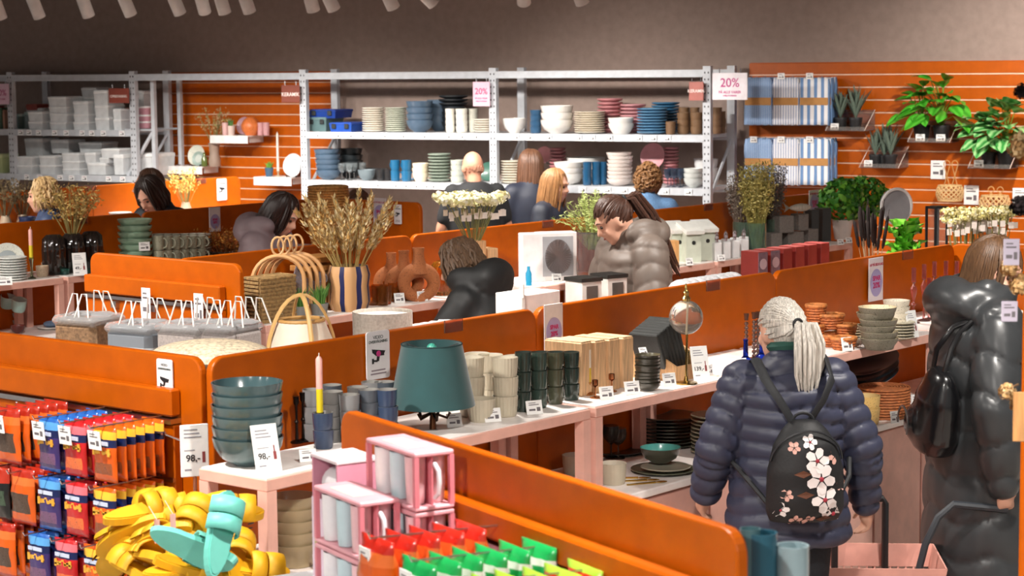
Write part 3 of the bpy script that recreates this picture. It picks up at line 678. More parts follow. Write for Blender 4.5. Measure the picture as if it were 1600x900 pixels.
RC = RZA-.42
def ptag(px, py, z, wpx, label, hpx=None, rz=RC, group=None, tilt=.25):
    p = P(px, py, z); s = S(p); return card(p, wpx/s/.86, (hpx or wpx*1.0)/s, rz, label, tilt=tilt, group=group)
def round_poster(p, w_, h_, rz, label, head, body, lines=True, k='purple'):
    t = tag(ob('poster', MB().bbox(-w_/2, w_/2, -.002, .002, 0, h_, .0008).mesh('poster', 'efe6e8/0.5'), None, p, rz), label, 'poster')
    MB().lathe([(0, 0), (w_*.42, 0), (w_*.42, .001), (0, .001)], 36, sx=1, sy=1.18, M4=Matrix.Translation((0, -.003, h_*.42)) @ Matrix.Rotation(PI/2, 4, 'X')).obj('badge', 'b0a5d2/0.6', t)
    if head: text(head, w_*.13, 'c2385a/0.6', t, (0, -.0042, h_*.84), bold=.0004)
    for s_, sz, zz in body: text(s_, w_*sz, 'c62a6e/0.6', t, (0, -.0046, h_*zz), bold=w_*.008)
    return t
def camsign(p, w_, h_, rz, label, pink=True):
    t = tag(ob('camera_sign', cached(('cs', round(w_, 3)), lambda: (lambda r: MB().poly([(x, z) for x, z in [(-w_/2+r+r*math.cos(a), r+r*math.sin(a)) for a in np.linspace(PI, 1.5*PI, 5)]+[(w_/2-r+r*math.cos(a), r+r*math.sin(a)) for a in np.linspace(1.5*PI, 2*PI, 5)]+[(w_/2-r+r*math.cos(a), h_-r+r*math.sin(a)) for a in np.linspace(0, PI/2, 5)]+[(-w_/2+r+r*math.cos(a), h_-r+r*math.sin(a)) for a in np.linspace(PI/2, PI, 5)]], -.002, .002, M4=Matrix.Rotation(PI/2, 4, 'X')).mesh('camera_sign', 'ece8ea/0.45'))(w_*.09)), None, p, rz), label, 'sign')
    text('VIDEO', w_*.15, '3c4a44/0.6', t, (0, -.0027, h_*.87)); text('OVERVÅGNING', w_*.115, '3c4a44/0.6', t, (0, -.0027, h_*.78), bold=.0003)
    m = MB(); y = -.003
    Rm = Matrix.Translation((0, y, h_*.52)) @ Matrix.Rotation(PI/2, 4, 'X')
    m.poly([(-w_*.28, w_*.17), (w_*.3, w_*.08), (w_*.24, -w_*.02), (w_*.26, -w_*.06), (-w_*.1, -w_*.05), (-w_*.26, w_*.06)], -.0005, .0005, M4=Rm)
    m.poly([(-w_*.06, -w_*.04), (w_*.06, -w_*.04), (w_*.02, -w_*.22), (-w_*.08, -w_*.2)], -.0005, .0005, M4=Rm)
    m.poly([(-w_*.28, -w_*.12), (-w_*.2, -w_*.12), (-w_*.2, -w_*.16), (-w_*.04, -w_*.18), (-w_*.04, -w_*.24), (-w_*.2, -w_*.22), (-w_*.2, -w_*.28), (-w_*.28, -w_*.28)], -.0005, .0005, M4=Rm)
    m.obj('camera_pictogram', '1c1c20/0.6', t)
    if pink: MB().lathe([(0, 0), (w_*.09, 0), (w_*.09, .0012), (0, .0012)], 14, M4=Matrix.Translation((w_*.0, y-.0006, h_*.53)) @ Matrix.Rotation(PI/2, 4, 'X')).obj('lens_mark', 'c2307a/0.6', t)
    MB().box(-w_*.3, w_*.3, -.0025, -.002, h_*.17, h_*.2).box(-w_*.34, w_*.34, -.0025, -.002, h_*.1, h_*.13).obj('small_print', '8d7f86/0.7', t)['kind'] = 'stuff'
    return t
def hung_sign(x0, x1, y0, y1, k, mat, label, rows, fmat):
    p = PW((x0+x1)/2, y1, k); s = S(p); w_ = (x1-x0)/s/.9; h_ = (y1-y0)/s
    t = thing('hanging_sign', label, 'sign', p, RZW)
    MB().bbox(-w_/2, w_/2, -.004, .004, 0, h_, .002).obj('board', mat, t)
    cl = MB().tube([(0, 0, h_-.004), (0, 0, h_+.035)], .004, 5).mesh('clip', CHROME)
    for q in (-.3, .3): ob('clip', cl, t, (q*w_, 0, 0))
    for s_, sz, zz in rows: text(s_, h_*sz, fmat, t, (0, -.0048, h_*zz), bold=.0006)
    return t
hung_sign(168, 204, 138, 161, KR-.05, '8e4233/0.5', 'rust red sign reading opbevaring on the rack', [('OPBEVARING', .24, .45)], 'efe0da/0.6')
hung_sign(439, 470, 133, 160, KR-.05, '7c3f30/0.4', 'brown sign reading keramik on the rack before the slat wall', [('KERAMIK', .3, .45)], 'efe0da/0.6')
hung_sign(1077, 1099, 128, 157, KR-.05, 'b0655a/0.5', 'pale red sign reading keramik at the rack end', [('KERAMIK', .24, .5)], 'f4e4de/0.6')
hung_sign(739, 766, 128, 166, KR-.05, 'e6bccd/0.5', 'pink twenty percent sign on the middle rack post', [('20%', .36, .6), ('PÅ ALLE VARER', .085, .32), ('I HELE BUTIKKEN', .07, .2)], 'b3246a/0.6')
hung_sign(1114, 1167, 114, 156, KR-.06, 'f1e9ef/0.5', 'large white twenty percent sign at the rack end', [('20%', .46, .62), ('PÅ ALLE VARER', .13, .28), ('I HELE BUTIKKEN', .07, .15)], 'c42f86/0.6')
hung_sign(-12, 17, 131, 163, KR-.05, 'e8c3d6/0.5', 'pink percent sign beside the first rack post', [('20%', .42, .55), ('PÅ ALLE VARER', .08, .25)], 'b3246a/0.6')

# ================================================================ goods on the front row
def vs(kind, px, py, wpx, yt, n, mat, z, label, name, cat, mat2=None, jx=.002, hfac=None, **kw):
    p = P(px, py-.05*wpx, z); s = S(p); d = wpx/s; H = max(.015, (py-yt-.16*wpx)/s)
    if kind == 'plate': st = H/n; me = plate_me(d, st*1.02, mat)
    elif kind == 'bowl':
        f = hfac or 1.9; st = H/(n-1+f); h = st*f if n > 1 else H; me = bowl_me(d, h, mat, mat2, **kw)
    else: h = H/n*1.04 if n > 1 else H; st = (H-h)/(n-1) if n > 1 else 0; me = cup_me(d, h, mat, mat2, **kw)
    return stack(me, n, st, p+Vector((0, 0, .0005)), label, cat, name, label if n > 1 else None, jx=jx, jr=1)
def mugs(px, py, wpx, yt, n, mat, z, label, group, mat2=None, rz=0.0, **kw):
    p = P(px, py-.05*wpx, z); s = S(p); d = wpx/s; H = (py-yt-.16*wpx)/s; h = H/n
    for i in range(n): mug(p+Vector((0, 0, .0005+i*h)), d, h*.995, mat, mat2, label, group, rz=rz+rnd(-.15, .15), **kw)
GT = 'deep'
TEALS = '4c6468/0.22/c'
vs('bowl', 388, 731, 112, 583, 6, TEALS, ZR, 'large grey teal bowl in the stack of six on the near riser', 'bowl', 'bowl', '3d5458/0.2/c', hfac=2.6)
card(P(421, 738, ZR), .088, .15, RC+.1, 'white price card reading 98 leaning on the grey teal bowls', '98,-', tilt=.28)
# sign on a stick by the slippers
t = thing('stick_sign', 'white price sign on a clear stick above the slippers', 'sign', FP(-.36, .34, .62), RC-.1)
q0 = P(305, 742, 1.19); t.location = (q0.x, q0.y, .62)
MB().tube([(0, .004, 0), (0, .004, .6)], .006, 8).lathe([(0, 0), (.05, 0), (.05, .006), (0, .006)], 16).obj('stick', 'd8dadb/0.15/g', t)
MB().bbox(-.046, .046, -.003, .003, .565, .735, .002).obj('board', 'f0f0ef/0.45', t)
m = MB()
for i in range(3): m.box(-.034, .01+.006*i, -.0036, -.003, .716-.012*i, .72-.012*i)
m.box(-.034, .0, -.0036, -.003, .65, .653).box(-.034, -.012, -.0036, -.003, .585, .591).obj('print', '8b8a92/0.7', t)['kind'] = 'stuff'
text('98,-', .03, '26262a/0.6', t, (-.006, -.0037, .625), bold=.0006)
MB().box(.024, .034, -.0036, -.003, .61, .645).obj('pictogram', '8a3b3b/0.7', t)
# candlesticks and candle on the near riser
for px, yb, yt in ((464, 692, 618), (474, 690, 612)):
    p = P(px, yb, ZR); h = (yb-yt)/S(p)
    tag(ob('candlestick', MB().lathe([(0, 0), (.022, 0), (.022, .005), (.006, .012), (.004, h*.4), (.008, h*.45), (.004, h*.5), (.004, h*.8), (.009, h*.85), (.011, h), (0, h)], 14).mesh('candlestick', '2b2522/0.3/m'), None, p), 'slim dark metal candlestick beside the grey teal bowls', 'candlestick', 'slim dark candlesticks')
candle(P(501, 700, ZR), .185, .022, 'e8a9a0/0.45', 'pink and yellow dip dyed candle in a dark bottle holder', 'd9c31e/0.45', '1e2b33/0.2/c', hh=.12)
GM = ['7f7f80/0.35/c', '4a5058/0.3/c', '5c5a58/0.35/c', '33415a/0.25/c']
for i, (px, py, yt, n, c) in enumerate(((490, 690, 604, 3, 0), (521, 692, 607, 4, 2), (548, 694, 612, 3, 0), (578, 690, 604, 4, 1), (560, 680, 600, 3, 2), (520, 680, 597, 3, 1), (582, 672, 592, 3, 0), (602, 672, 592, 3, 1), (606, 690, 604, 3, 3), (505, 702, 640, 2, 3))):
    vs('cup', px, py, 33, yt, n, GM[c], ZR, ('grey', 'slate', 'smoky brown', 'navy')[c]+' glazed cup in the crowded cup piles beside the candle', 'cup', 'cup', '8d8b86/0.3/c')
ptag(482, 722, ZR, 24, 'small white tag in front of the glazed cup piles', 20)
# under the near riser
vs('bowl', 367, 800, 58, 752, 2, '3a3a33/0.3/c', ZC, 'dark olive bowl in the pair under the near riser', 'bowl', 'bowl', foot=.6)
vs('plate', 372, 850, 60, 806, 5, '2a2a28/0.35/c', ZC, 'black plate in the stack under the near riser', 'plate', 'plate')
vs('bowl', 461, 886, 72, 764, 5, 'a3906f/0.35/c', ZC, 'sand brown glazed bowl in the pile of five under the near riser', 'bowl', 'bowl', 'b3a283/0.3/c', foot=.8)
card(P(470, 858, ZC+.06), .045, .08, RC, 'white tag hung on the sand brown bowls', tilt=.05)
ptag(505, 889, ZC, 26, 'white tag on the worktop beside sand brown bowls', 24)
# second riser: beige fluted mugs, dark green mugs
BG = 'c2b8a2/0.5/c'
for i, (px, py, yt, n, h) in enumerate(((738, 652, 553, 3, .4), (746, 634, 547, 3, .4), (790, 652, 553, 3, .6), (766, 638, 549, 3, .5), (806, 640, 551, 3, .4))):
    vs('cup', px, py, 40, yt, n, BG, ZR, 'beige fluted cup in the piles beside the green velvet lamp', 'cup', 'cup', 'd8d0bd/0.5/c', rib=24, amp=.02)
mugs(752, 660, 44, 617, 1, BG, ZR, 'single beige fluted mug in front of the beige piles', None, rz=RZA+.2, rib=24, amp=.02)
GD = '2d3a33/0.15/c'
for j in range(4):
    for k in range(2):
        px = 818+j*25+k*4; py = 644-j*6-k*12
        mugs(px, py, 26, 546, 3, ['2c3a34/0.15/c', '37473f/0.15/c', '4c4f3e/0.18/c'][(j+k) % 3], ZR, 'dark green glazed mug in the tall piles before the round purple poster', 'dark green mugs', '3b4540/0.2/c', rz=RZA+PI+.25 if j == 0 else RZA+PI/2+.4)
for px, py, w_ in ((711, 668, 22), (771, 660, 24), (836, 648, 24)):
    ptag(px, py, ZR, w_, {711: 'small white tag beside the lamp foot', 771: 'small white tag before the single beige mug', 836: 'small white tag before the dark green mugs'}[px], 22)
# velvet lamp standing on the worktop
lp = P(676, 745, ZC+.0); lp = PB(676, 640, -4.74); lp.z = ZC
t = thing('table_lamp', 'table lamp with a dark green velvet shade', 'lamp', lp)
zsh = PB(676, 633, -4.74)[2]-ZC; zst = PB(676, 537, -4.74)[2]-ZC; s = S(PB(676, 600, -4.74)); r1 = 67/s; r0 = 47.5/s
MB().lathe([(0, 0), (.06, 0), (.06, .012), (.02, .022), (.012, .06), (.02, .1), (.012, .14), (.03, .2), (.035, .24), (.014, .28), (.008, zsh+.03), (0, zsh+.03)], 24).obj('base', '6a4630/0.3/m', t)
MB().lathe([(r1, zsh), (r0, zst), (r0-.003, zst), (r1-.003, zsh)], 48).obj('shade', '1f4a4c/0.85/v', t)
MB().tube([(r0*math.cos(a), r0*math.sin(a), zst) for a in np.linspace(0, 2*PI, 33)], .0025, 6).obj('rim', '17383a/0.7', t)
for a in (0.5, 2.6, 4.7): MB().tube([(0, 0, zst-.03), (r0*math.cos(a), r0*math.sin(a), zst-.006)], .002, 5).obj('spider_arm', CHROME, t)
MB().tube([(0, 0, zsh-.02), (0, 0, zst-.02)], .012, 8).sphere((0, 0, zst-.015), .018, 12).obj('socket', '4fb09c/0.3', t)
for i in range(5):
    a = i*2*PI/5; MB().tube([(.01*math.cos(a), .01*math.sin(a), zsh-.03), (.05*math.cos(a), .05*math.sin(a), zsh-.045), (.06*math.cos(a), .06*math.sin(a), zsh-.025)], .005, 6).obj('ornament', '3a2a22/0.3/m', t)
# poster on the partition
pp_ = PB(865, 550, -5.05+.03); round_poster(pp_, .115, .19, RZA, 'white poster with a round purple badge above the dark green mugs', None, [('SPAR', .2, .52), ('20%', .22, .38)])
# third riser
for i in range(4):
    p = PB(909+i*23, 606-i*5, -4.74); p.z = ZR; w_ = .062; h_ = [.205, .2, .198, .195][i]
    t = thing('wooden_box', 'tall pale wooden box in the row beside the dip dyed candle' if i < 3 else 'tall pale wooden box with a printed brown side', 'box', G(6.10+i*.088, -4.87, ZR), RZA, 'tall pale wooden boxes' if i < 3 else None)
    MB().bbox(-.034, .034, -.12, .06, 0, h_, .004).obj('body', 'dcb183/0.55/w', t)
    MB().box(-.03, .03, -.116, .056, h_, h_+.003).obj('lid', 'e6c096/0.55/w', t)
    if i == 3: MB().box(.034, .0355, -.11, .05, .02, h_-.02).obj('printed_side', '7a5848/0.5/s', t)
candle(P(919, 617, ZR), .13, .024, 'eadcc8/0.45', 'cream and yellow dip dyed candle before the wooden boxes', 'd8b428/0.45', 'b07a4a/0.2/m', hh=.05)
for px, py in ((930, 622), (956, 612), (938, 608)):
    p = P(px, py, ZR); t = thing('star_candle_holder', 'small copper star shaped candle holder before the wooden boxes', 'candle holder', p, 0, 'copper star holders')
    MB().lathe([(0, 0), (.02, 0), (.02, .004), (.004, .008), (.003, .04), (.012, .05), (.012, .07), (.009, .07), (.009, .052), (0, .052)], 14).obj('cup', 'b5764e/0.2/m', t)
    m = MB()
    for i in range(6):
        a = i*PI/3; m.add([(0, 0, .044), (.026*math.cos(a), .026*math.sin(a), .05), (.01*math.cos(a+.5), .01*math.sin(a+.5), .046), (.01*math.cos(a-.5), .01*math.sin(a-.5), .046)], [(0, 2, 1, 3)])
    m.obj('star', 'b5764e/0.2/m', t)
for px, py, w_, l in ((949, 625, 21, 'small white tag before the copper star holders'), (989, 617, 23, 'small white tag before the black bowl stack'), (1047, 604, 20, 'small white tag beside the glass lamp foot')): ptag(px, py, ZR, w_, l, 21)
vs('bowl', 1012, 612, 40, 549, 9, '38352c/0.3/c', ZR, 'black brown small bowl in the tall stack beside the glass lamp', 'bowl', 'bowl', '5a5542/0.3/c', hfac=2.4)
card(P(1007, 556, ZR+.118), .034, .036, RC, 'small tag lying on the black brown bowl stack', tilt=.6)
GLG = '9c9870/0.03/g'
for px, py, yt, n in ((1003, 585, 515, 2), (1022, 583, 514, 2), (1040, 580, 516, 2), (1046, 592, 545, 1), (1066, 588, 545, 1), (1032, 592, 547, 1)):
    vs('cup', px, py, 26, yt, n, GLG, ZR, 'olive smoked glass tumbler in the group behind the glass lamp', 'tumbler', 'glass')
for o_ in list(SC.objects):
    if o_.get('label', '').startswith('olive smoked glass'): o_['group'] = 'olive smoked tumblers'
# glass globe lamp
p = PB(1072, 597, -4.62); p.z = ZR; t = thing('globe_lamp', 'clear glass globe oil lamp on a slender brass stem', 'lamp', p)
s = S(p); zg = PB(1065, 497, -4.62)[2]-ZR; rg = 27/s
MB().lathe([(0, 0), (.045, 0), (.045, .006), (.01, .012), (.006, .03), (0, .03)], 24).obj('base', 'a98a4a/0.2/m', t)
MB().tube([(0, 0, .02), (.004, 0, zg-rg*.9)], .0045, 8).obj('stem', 'c7a55a/0.2/m', t)
MB().sphere((0, 0, zg), rg, 28).obj('globe', 'f3efe6/0.0/g', t)
MB().lathe([(0, zg+rg*.85), (.016, zg+rg*.85), (.019, zg+rg*1.1), (.011, zg+rg*1.25), (.013, zg+rg*1.45), (.005, zg+rg*1.6), (.003, zg+rg*1.95), (0, zg+rg*1.95)], 16).obj('burner', 'd9c07a/0.2/m', t)
MB().tube([(0, 0, zg-rg*.95), (.006, 0, zg+rg*.9)], .003, 6).obj('wick', 'e8dcc0/0.7', t)
card(P(1097, 594, ZR), .075, .135, RC-.05, 'white price card reading 139 beside the glass lamp', '139,-', tilt=.25)
# wooden crate of dark leather books
t = thing('wooden_crate', 'pale wooden crate with sloped sides holding dark folders', 'crate', G(6.57, -4.84, ZR), RZA)
def slope(x): return MB().poly([(-.17, 0), (.17, 0), (.17, .06), (.05, .12), (-.17, .13)], x, x+.01, M4=Matrix(((0, 0, 1, 0), (-1, 0, 0, 0), (0, 1, 0, 0), (0, 0, 0, 1)))).mesh('side', 'd8a877/0.55/w')
ob('side', slope(0), t); ob('side', slope(.2), t)
MB().box(.01, .2, -.168, -.16, 0, .06).obj('front', 'd8a877/0.55/w', t); MB().box(.01, .2, .16, .168, 0, .13).obj('back', 'd8a877/0.55/w', t); MB().box(.01, .2, -.16, .16, 0, .008).obj('bottom', 'd8a877/0.55/w', t)
for i in range(7):
    o = thing('leather_folder', 'charcoal leather folder leaning in the wooden crate', 'folder', G(6.575+.02+i*.022, -4.84+.05, ZR+.015), (0, 0, RZA), 'charcoal folders in the crate')
    o.rotation_euler = (0, -.42+i*.01, RZA)
    MB().bbox(-.010, .010, -.07, .07, 0, .24-.008*(6-i), .004).obj('cover', '2b2d2c/0.5/f', o)
    MB().box(-.0103, .0103, -.04, .04, .03, .034).obj('band', '3c3e3d/0.4', o)
card(G(6.79, -4.66, ZR), .04, .045, RZA, 'tag on the front of the wooden crate', tilt=.1)
ptag(1160, 578, ZR, 16, 'small tag at the foot of the crate beside the bottles', 18)
# fourth riser: bead strings and blue bottles
for i, px in enumerate((1166, 1178, 1184, 1198, 1206)):
    p = PB(px, 562-i*3, -4.78); p.z = ZR; t = thing('beaded_candlestick', 'brown beaded glass candlestick beside the blue bottles', 'candlestick', p, 0, 'beaded candlesticks')
    m = MB().lathe([(0, 0), (.02, 0), (.02, .005), (0, .006)], 12)
    for j in range(9): m.sphere((0, 0, .012+j*.018), .0095, 10)
    m.lathe([(0, .17), (.008, .17), (.012, .2), (0, .2)], 10).obj('beads', '4a2a1c/0.1/c', t)
for px, py in ((1190, 568), (1165, 562), (1203, 560)):
    p = PB(px, py, -4.66); p.z = ZR; tag(ob('blue_bottle', MB().lathe([(0, 0), (.026, 0), (.032, .015), (.03, .03), (.011, .05), (.009, .11), (.012, .12), (0, .12)], 16).mesh('blue_bottle', '1634b0/0.08/g'), None, p), 'cobalt blue glass bottle beside the navy puffer jacket', 'bottle', 'cobalt blue bottles')
candle(PB(1191, 560, -4.78)*1.0, .12, .026, '8fb0bc/0.4', 'pale blue pillar candle among the blue bottles')
# fifth riser: wicker baskets, bowls
WIC = 'b8642c/0.7/k'
def basket(p, d, h, label, group=None, handle=False, mat=WIC):
    t = thing('wicker_basket', label, 'basket', p, rnd(0, 3), group); r = d/2; m = MB()
    n = max(4, int(h/.011))
    for i in range(n):
        rr = r*(.78+.22*i/(n-1)); z = .006+(h-.012)*i/(n-1)
        m.tube([(rr*(1+.03*math.cos(14*a+i*PI))*math.cos(a), rr*(1+.03*math.cos(14*a+i*PI))*math.sin(a), z) for a in np.linspace(0, 2*PI, 43)], .0075, 5)
    m.obj('weave', mat, t)['kind'] = 'stuff'
    MB().lathe([(0, .002), (r*.76, .002), (r*.76, .008), (0, .008)], 20).obj('bottom', mat, t)
    MB().tube([(r*1.02*math.cos(a), r*1.02*math.sin(a), h) for a in np.linspace(0, 2*PI, 31)], .009, 6).obj('rim', 'c97c3e/0.7/k', t)
    if handle: MB().tube([(r*1.0+.02*math.sin(u), 0, h*.5-.02*math.cos(u)) for u in np.linspace(0, PI, 8)], .004, 6).obj('handle', 'd2a070/0.7', t)
    return t
for px, py, wpx, yt, l in ((1268, 540, 40, 500, 0), (1275, 505, 32, 470, 0), (1300, 543, 52, 520, 0), (1318, 548, 40, 524, 0), (1297, 515, 44, 487, 0), (1322, 526, 34, 504, 0)):
    zz = ZR if py > 535 else ZR+(540-py)/365*1.0
    p = P(px, py-.05*wpx, zz); s_ = S(p); basket(p, wpx/s_*.92, (py-yt)/s_*.75, 'small brown wicker basket piled beside the grey bowls', 'small wicker baskets', handle=py == 526)
vs('bowl', 1372, 548, 60, 472, 6, '6f6a5c/0.5/s', ZR, 'grey brown stoneware bowl in the leaning pile under the pink poster', 'bowl', 'bowl', 'cdbf9f/0.5/s', foot=.7, jx=.012)
vs('bowl', 1400, 528, 42, 464, 5, 'd8cfbd/0.5/s', ZR, 'cream stoneware bowl in the pile behind the grey brown ones', 'bowl', 'bowl', foot=.7)
vs('plate', 1406, 532, 46, 497, 6, 'b5ae9a/0.5/s', ZR, 'pale grey plate in the pile behind the price card', 'plate', 'plate')
vs('plate', 1330, 528, 60, 502, 4, 'b7a88c/0.5/s', ZR, 'beige plate in the stack between baskets and bowls', 'plate', 'plate')
card(P(1428, 528, ZR), .062, .125, RC+.1, 'white price card reading 38 before the pink candlesticks', '38,-', tilt=.22)
for px, py, l in ((1325, 549, 'small white tag before the wicker baskets'), (1362, 541, 'small white tag before the grey brown bowls'), (1393, 533, 'small white tag left of the price card'), (1406, 531, 'small white tag beside the cream bowls')): ptag(px, py, ZR, 17, l, 22)
# poster above
round_poster(PB(1368, 470, -5.05+.03), .135, .21, RZA, 'pink and white poster reading spar 20 percent on the orange partition', 'AF PÅ SELV LAG', [('SPAR', .24, .52), ('20%', .29, .36)])
# sixth riser: pink glass candlesticks
for i, (px, py, yt) in enumerate(((1427, 512, 425), (1443, 512, 423), (1459, 510, 420), (1477, 512, 425), (1494, 505, 422), (1451, 518, 452), (1470, 520, 455))):
    p = PB(px, py, -4.82); p.z = ZR; h = (py-yt)/S(p)
    tag(ob('glass_candlestick', MB().lathe([(0, 0), (.032, 0), (.032, .005), (.006, .012), (.004, h*.3), (.012, h*.34), (.004, h*.38), (.014, h*.55), (.016, h*.62), (.004, h*.72), (.011, h*.74), (.011, h), (.009, h), (.009, h*.76), (0, h*.76)], 16).mesh('glass_candlestick', 'e6a9a6/0.03/g'), None, p), 'tall pink glass candlestick on the riser beside the dark coat', 'candlestick', 'pink glass candlesticks')
# worktop under the risers
vs('plate', 1043, 700, 100, 636, 9, '4a4a40/0.35/c', ZC, 'dark olive dinner plate in the wide stack under the riser', 'plate', 'plate')
vs('plate', 1117, 712, 76, 638, 10, '8f8c78/0.4/s', ZC, 'grey beige dinner plate in the stack beside the navy sleeve', 'plate', 'plate')
vs('plate', 1150, 718, 66, 662, 8, '6b6757/0.4/s', ZC, 'olive beige plate in the stack behind the navy sleeve', 'plate', 'plate')
for px, py, yt in ((906, 716, 664), (925, 718, 664), (955, 716, 664), (966, 716, 668), (893, 712, 668)):
    p = P(px, py, ZC); tag(ob('wine_glass', cached(('smg', yt), lambda: wineglass_me(.07, (py-yt)/S(p), 'a39c90/0.03/g')), None, p), 'smoked stemmed glass under the riser of wooden boxes', 'glass', 'smoked wine glasses')
vs('plate', 1037, 742, 102, 720, 1, '5f6250/0.35/c', ZC, 'wide olive plate under the small plate and teal bowl', 'plate', 'plate')
p = P(1040, 733, ZC+.018); tag(ob('plate', plate_me(78/S(p), .014, 'a8a795/0.35/c'), None, p), 'small pale olive plate under the teal bowl', 'plate')
p = P(1032, 722, ZC+.034); tag(ob('bowl', bowl_me(64/S(p), .06, '4a4a3e/0.3/c', '4f9a92/0.25/c'), None, p), 'bowl with teal glazed inside on two plates', 'bowl')
vs('plate', 965, 712, 90, 695, 1, '2a2926/0.35/c', ZC, 'black flat plate behind the wine glasses', 'plate', 'plate')
for i, (px, py, wpx, yt, n) in enumerate(((858, 722, 58, 680, 2), (902, 742, 48, 705, 1), (959, 758, 42, 718, 1), (897, 712, 46, 690, 1))):
    vs('cup', px, py, wpx, yt, n, BG, ZC, ('large beige fluted pot on the worktop', 'beige fluted bowl behind the small price card', 'beige fluted cup before the cutlery', 'beige fluted bowl under the mug riser')[i], 'cup', 'cup', 'd8d0bd/0.5/c', rib=28, amp=.02)
vs('bowl', 822, 692, 84, 664, 2, '4a463a/0.35/c', ZC, 'brown olive bowl in the pair under the mug riser', 'bowl', 'bowl')
vs('bowl', 795, 714, 60, 672, 2, '3a372e/0.35/c', ZC, 'dark brown bowl in the pair behind the front end panel', 'bowl', 'bowl')
card(P(929, 750, ZC), .07, .095, RC, 'white price card between the beige fluted bowls', tilt=.2)
for i in range(3):
    p = P(985+i*14, 748+i*4, ZC); t = tag(ob('cutlery', MB().tube([(-.09, 0, .004), (.03, 0, .004)], [.003, .0045], 6).sphere((.055, 0, .004), .016, 10, sc=(1.6, .7, .22)).mesh('cutlery', 'c5a14e/0.2/m'), None, p, RZA-.9+.2*i), 'gold coloured spoon lying before the teal bowl', 'spoon', 'gold spoons')
card(P(1148, 718, ZC), .05, .06, RC, 'white tag beside the navy sleeve', tilt=.2)
# right cabinet end: trays, placemats, pots
for i in range(3):
    p = P(1398, 612-i*4, ZC+.0); tag(ob('oval_tray', MB().lathe([(0, 0), (.1, 0), (.17, .03), (.175, .035), (.165, .035), (.1, .008), (0, .008)], 36, sx=1.0, sy=.62).mesh('oval_tray', '16181a/0.2/c'), None, Vector((p.x, p.y, ZC+.12+.035*i)) if False else G(7.98, -4.82, ZC+.0005+.06*i), (.0, -.0, RZA+.1*i)), 'black oval tray in the stack under the wicker basket riser', 'tray', 'black oval trays')
for i in range(3):
    t = tag(ob('oval_tray', MB().lathe([(0, 0), (.1, 0), (.19, .03), (.195, .035), (.185, .035), (.1, .008), (0, .008)], 36, sx=1.0, sy=.62).mesh('oval_tray', '1c2c33/0.15/c'), None, G(8.28, -4.8, ZC+.12+.03*i), (.1, -.22, RZA)), 'black oval tray tilted on the stack', 'tray', 'tilted black trays')
p = P(1380, 650, ZC); r = 40/S(p)
for i in range(11):
    m = cached('placemat', lambda: (lambda q: [q.tube([(rr*math.cos(a), rr*math.sin(a), .006) for a in np.linspace(0, 2*PI, 33)], .0065, 5) for rr in np.linspace(.012, r, 9)] and q)(MB()).mesh('placemat', 'b46a3a/0.75/k'))
    tag(ob('placemat', m, None, p+Vector((0, 0, i*.0125)), rnd(0, 3)), 'round woven rust placemat in the stack under the riser', 'placemat', 'woven placemats')
for i in range(2):
    p = P(1352, 662, ZC); tag(ob('yellow_pot', cup_me(46/S(p), .072, 'c9a765/0.5/s', 'd8bd84/0.5'), None, p+Vector((0, 0, i*.055+.0005))), 'sand yellow pot in the pair before the placemats', 'pot', 'sand yellow pots')
vs('bowl', 1348, 612, 40, 578, 2, '8a7a6a/0.5/s', ZC+.0, 'taupe bowl under the wicker basket riser', 'bowl', 'bowl', foot=.7)
card(P(1399, 662, ZC), .045, .055, RC, 'white tag before the rust placemats', tilt=.2)
card(P(1434, 640, ZC+.0), .06, .07, RC, 'white tag before the black trays', tilt=.2)

# ================================================================ goods on the middle rows
for i, (a0, a1) in enumerate(((6.86, 7.55), (7.58, 8.2), (8.23, 9.0), (9.03, 9.8), (9.83, 10.72), (10.75, 11.6), (11.63, 12.4))):
    riser(-7.8, a0, a1, 'pink riser table under the '+('woven seagrass cubes', 'striped vase', 'terracotta vases', 'white boxed fan', 'birdhouses', 'white bottles and reed bundles', 'ivy pots')[i])
for i, (a0, a1) in enumerate(((6.2, 6.95), (6.98, 7.74), (7.77, 8.6), (8.63, 9.4), (9.43, 10.2))):
    riser(-10.5, a0, a1, 'pink riser table under the '+('corner crockery', 'grey plates and candle', 'dark ribbed vases', 'green bowls', 'woven basket')[i])
for i, (a0, a1) in enumerate(((4.6, 5.5), (5.55, 6.5), (6.55, 7.5), (7.55, 8.5), (8.55, 9.45))):
    riser(-5.05, a0, a1, 'pink riser table under the '+('fluffy cushions', 'bamboo lantern', 'white boxes', 'folded white cloths', 'cattails and red boxes')[i], side=-1)
def at(px, py, b, z=ZR):
    p = PB(px, py, b); p.z = z; return p
# --- terracotta knot vases
def ring_vase(p, h, rz, label, group=None):
    t = thing('ring_vase', label, 'vase', p, rz, group); c = h*.33; R = h*.255
    m = MB(); pts = []
    for a in np.linspace(0, 2*PI, 33): pts.append((R*math.sin(a)*1.12, 0, c+R*math.cos(a)))
    m.tube(pts, [h*(.125+.02*math.cos(a)) for a in np.linspace(0, 2*PI, 33)], 12, cap=False)
    m.lathe([(0, 0), (h*.13, 0), (h*.14, h*.03), (h*.11, h*.1), (0, h*.1)], 20)
    m.obj('body', 'a8653a/0.75/s', t)
    MB().lathe([(h*.2, h*.52), (h*.16, h*.66), (h*.115, h*.76), (h*.1, h*.9), (h*.115, h), (h*.09, h), (h*.075, h*.85), (0, h*.8)], 20).obj('neck', 'a8653a/0.75/s', t); return t
for px, py, yt, b in ((612, 455, 386, -7.62), (632, 462, 387, -7.5), (655, 470, 389, -7.4)):
    p = at(px, py, b); ring_vase(p, (py-yt)/S(p)*1.03, RZA-.62, 'terracotta ring vase with a hole, in the row of three', 'terracotta ring vases')
AMB = 'f2b544/0.03/g'
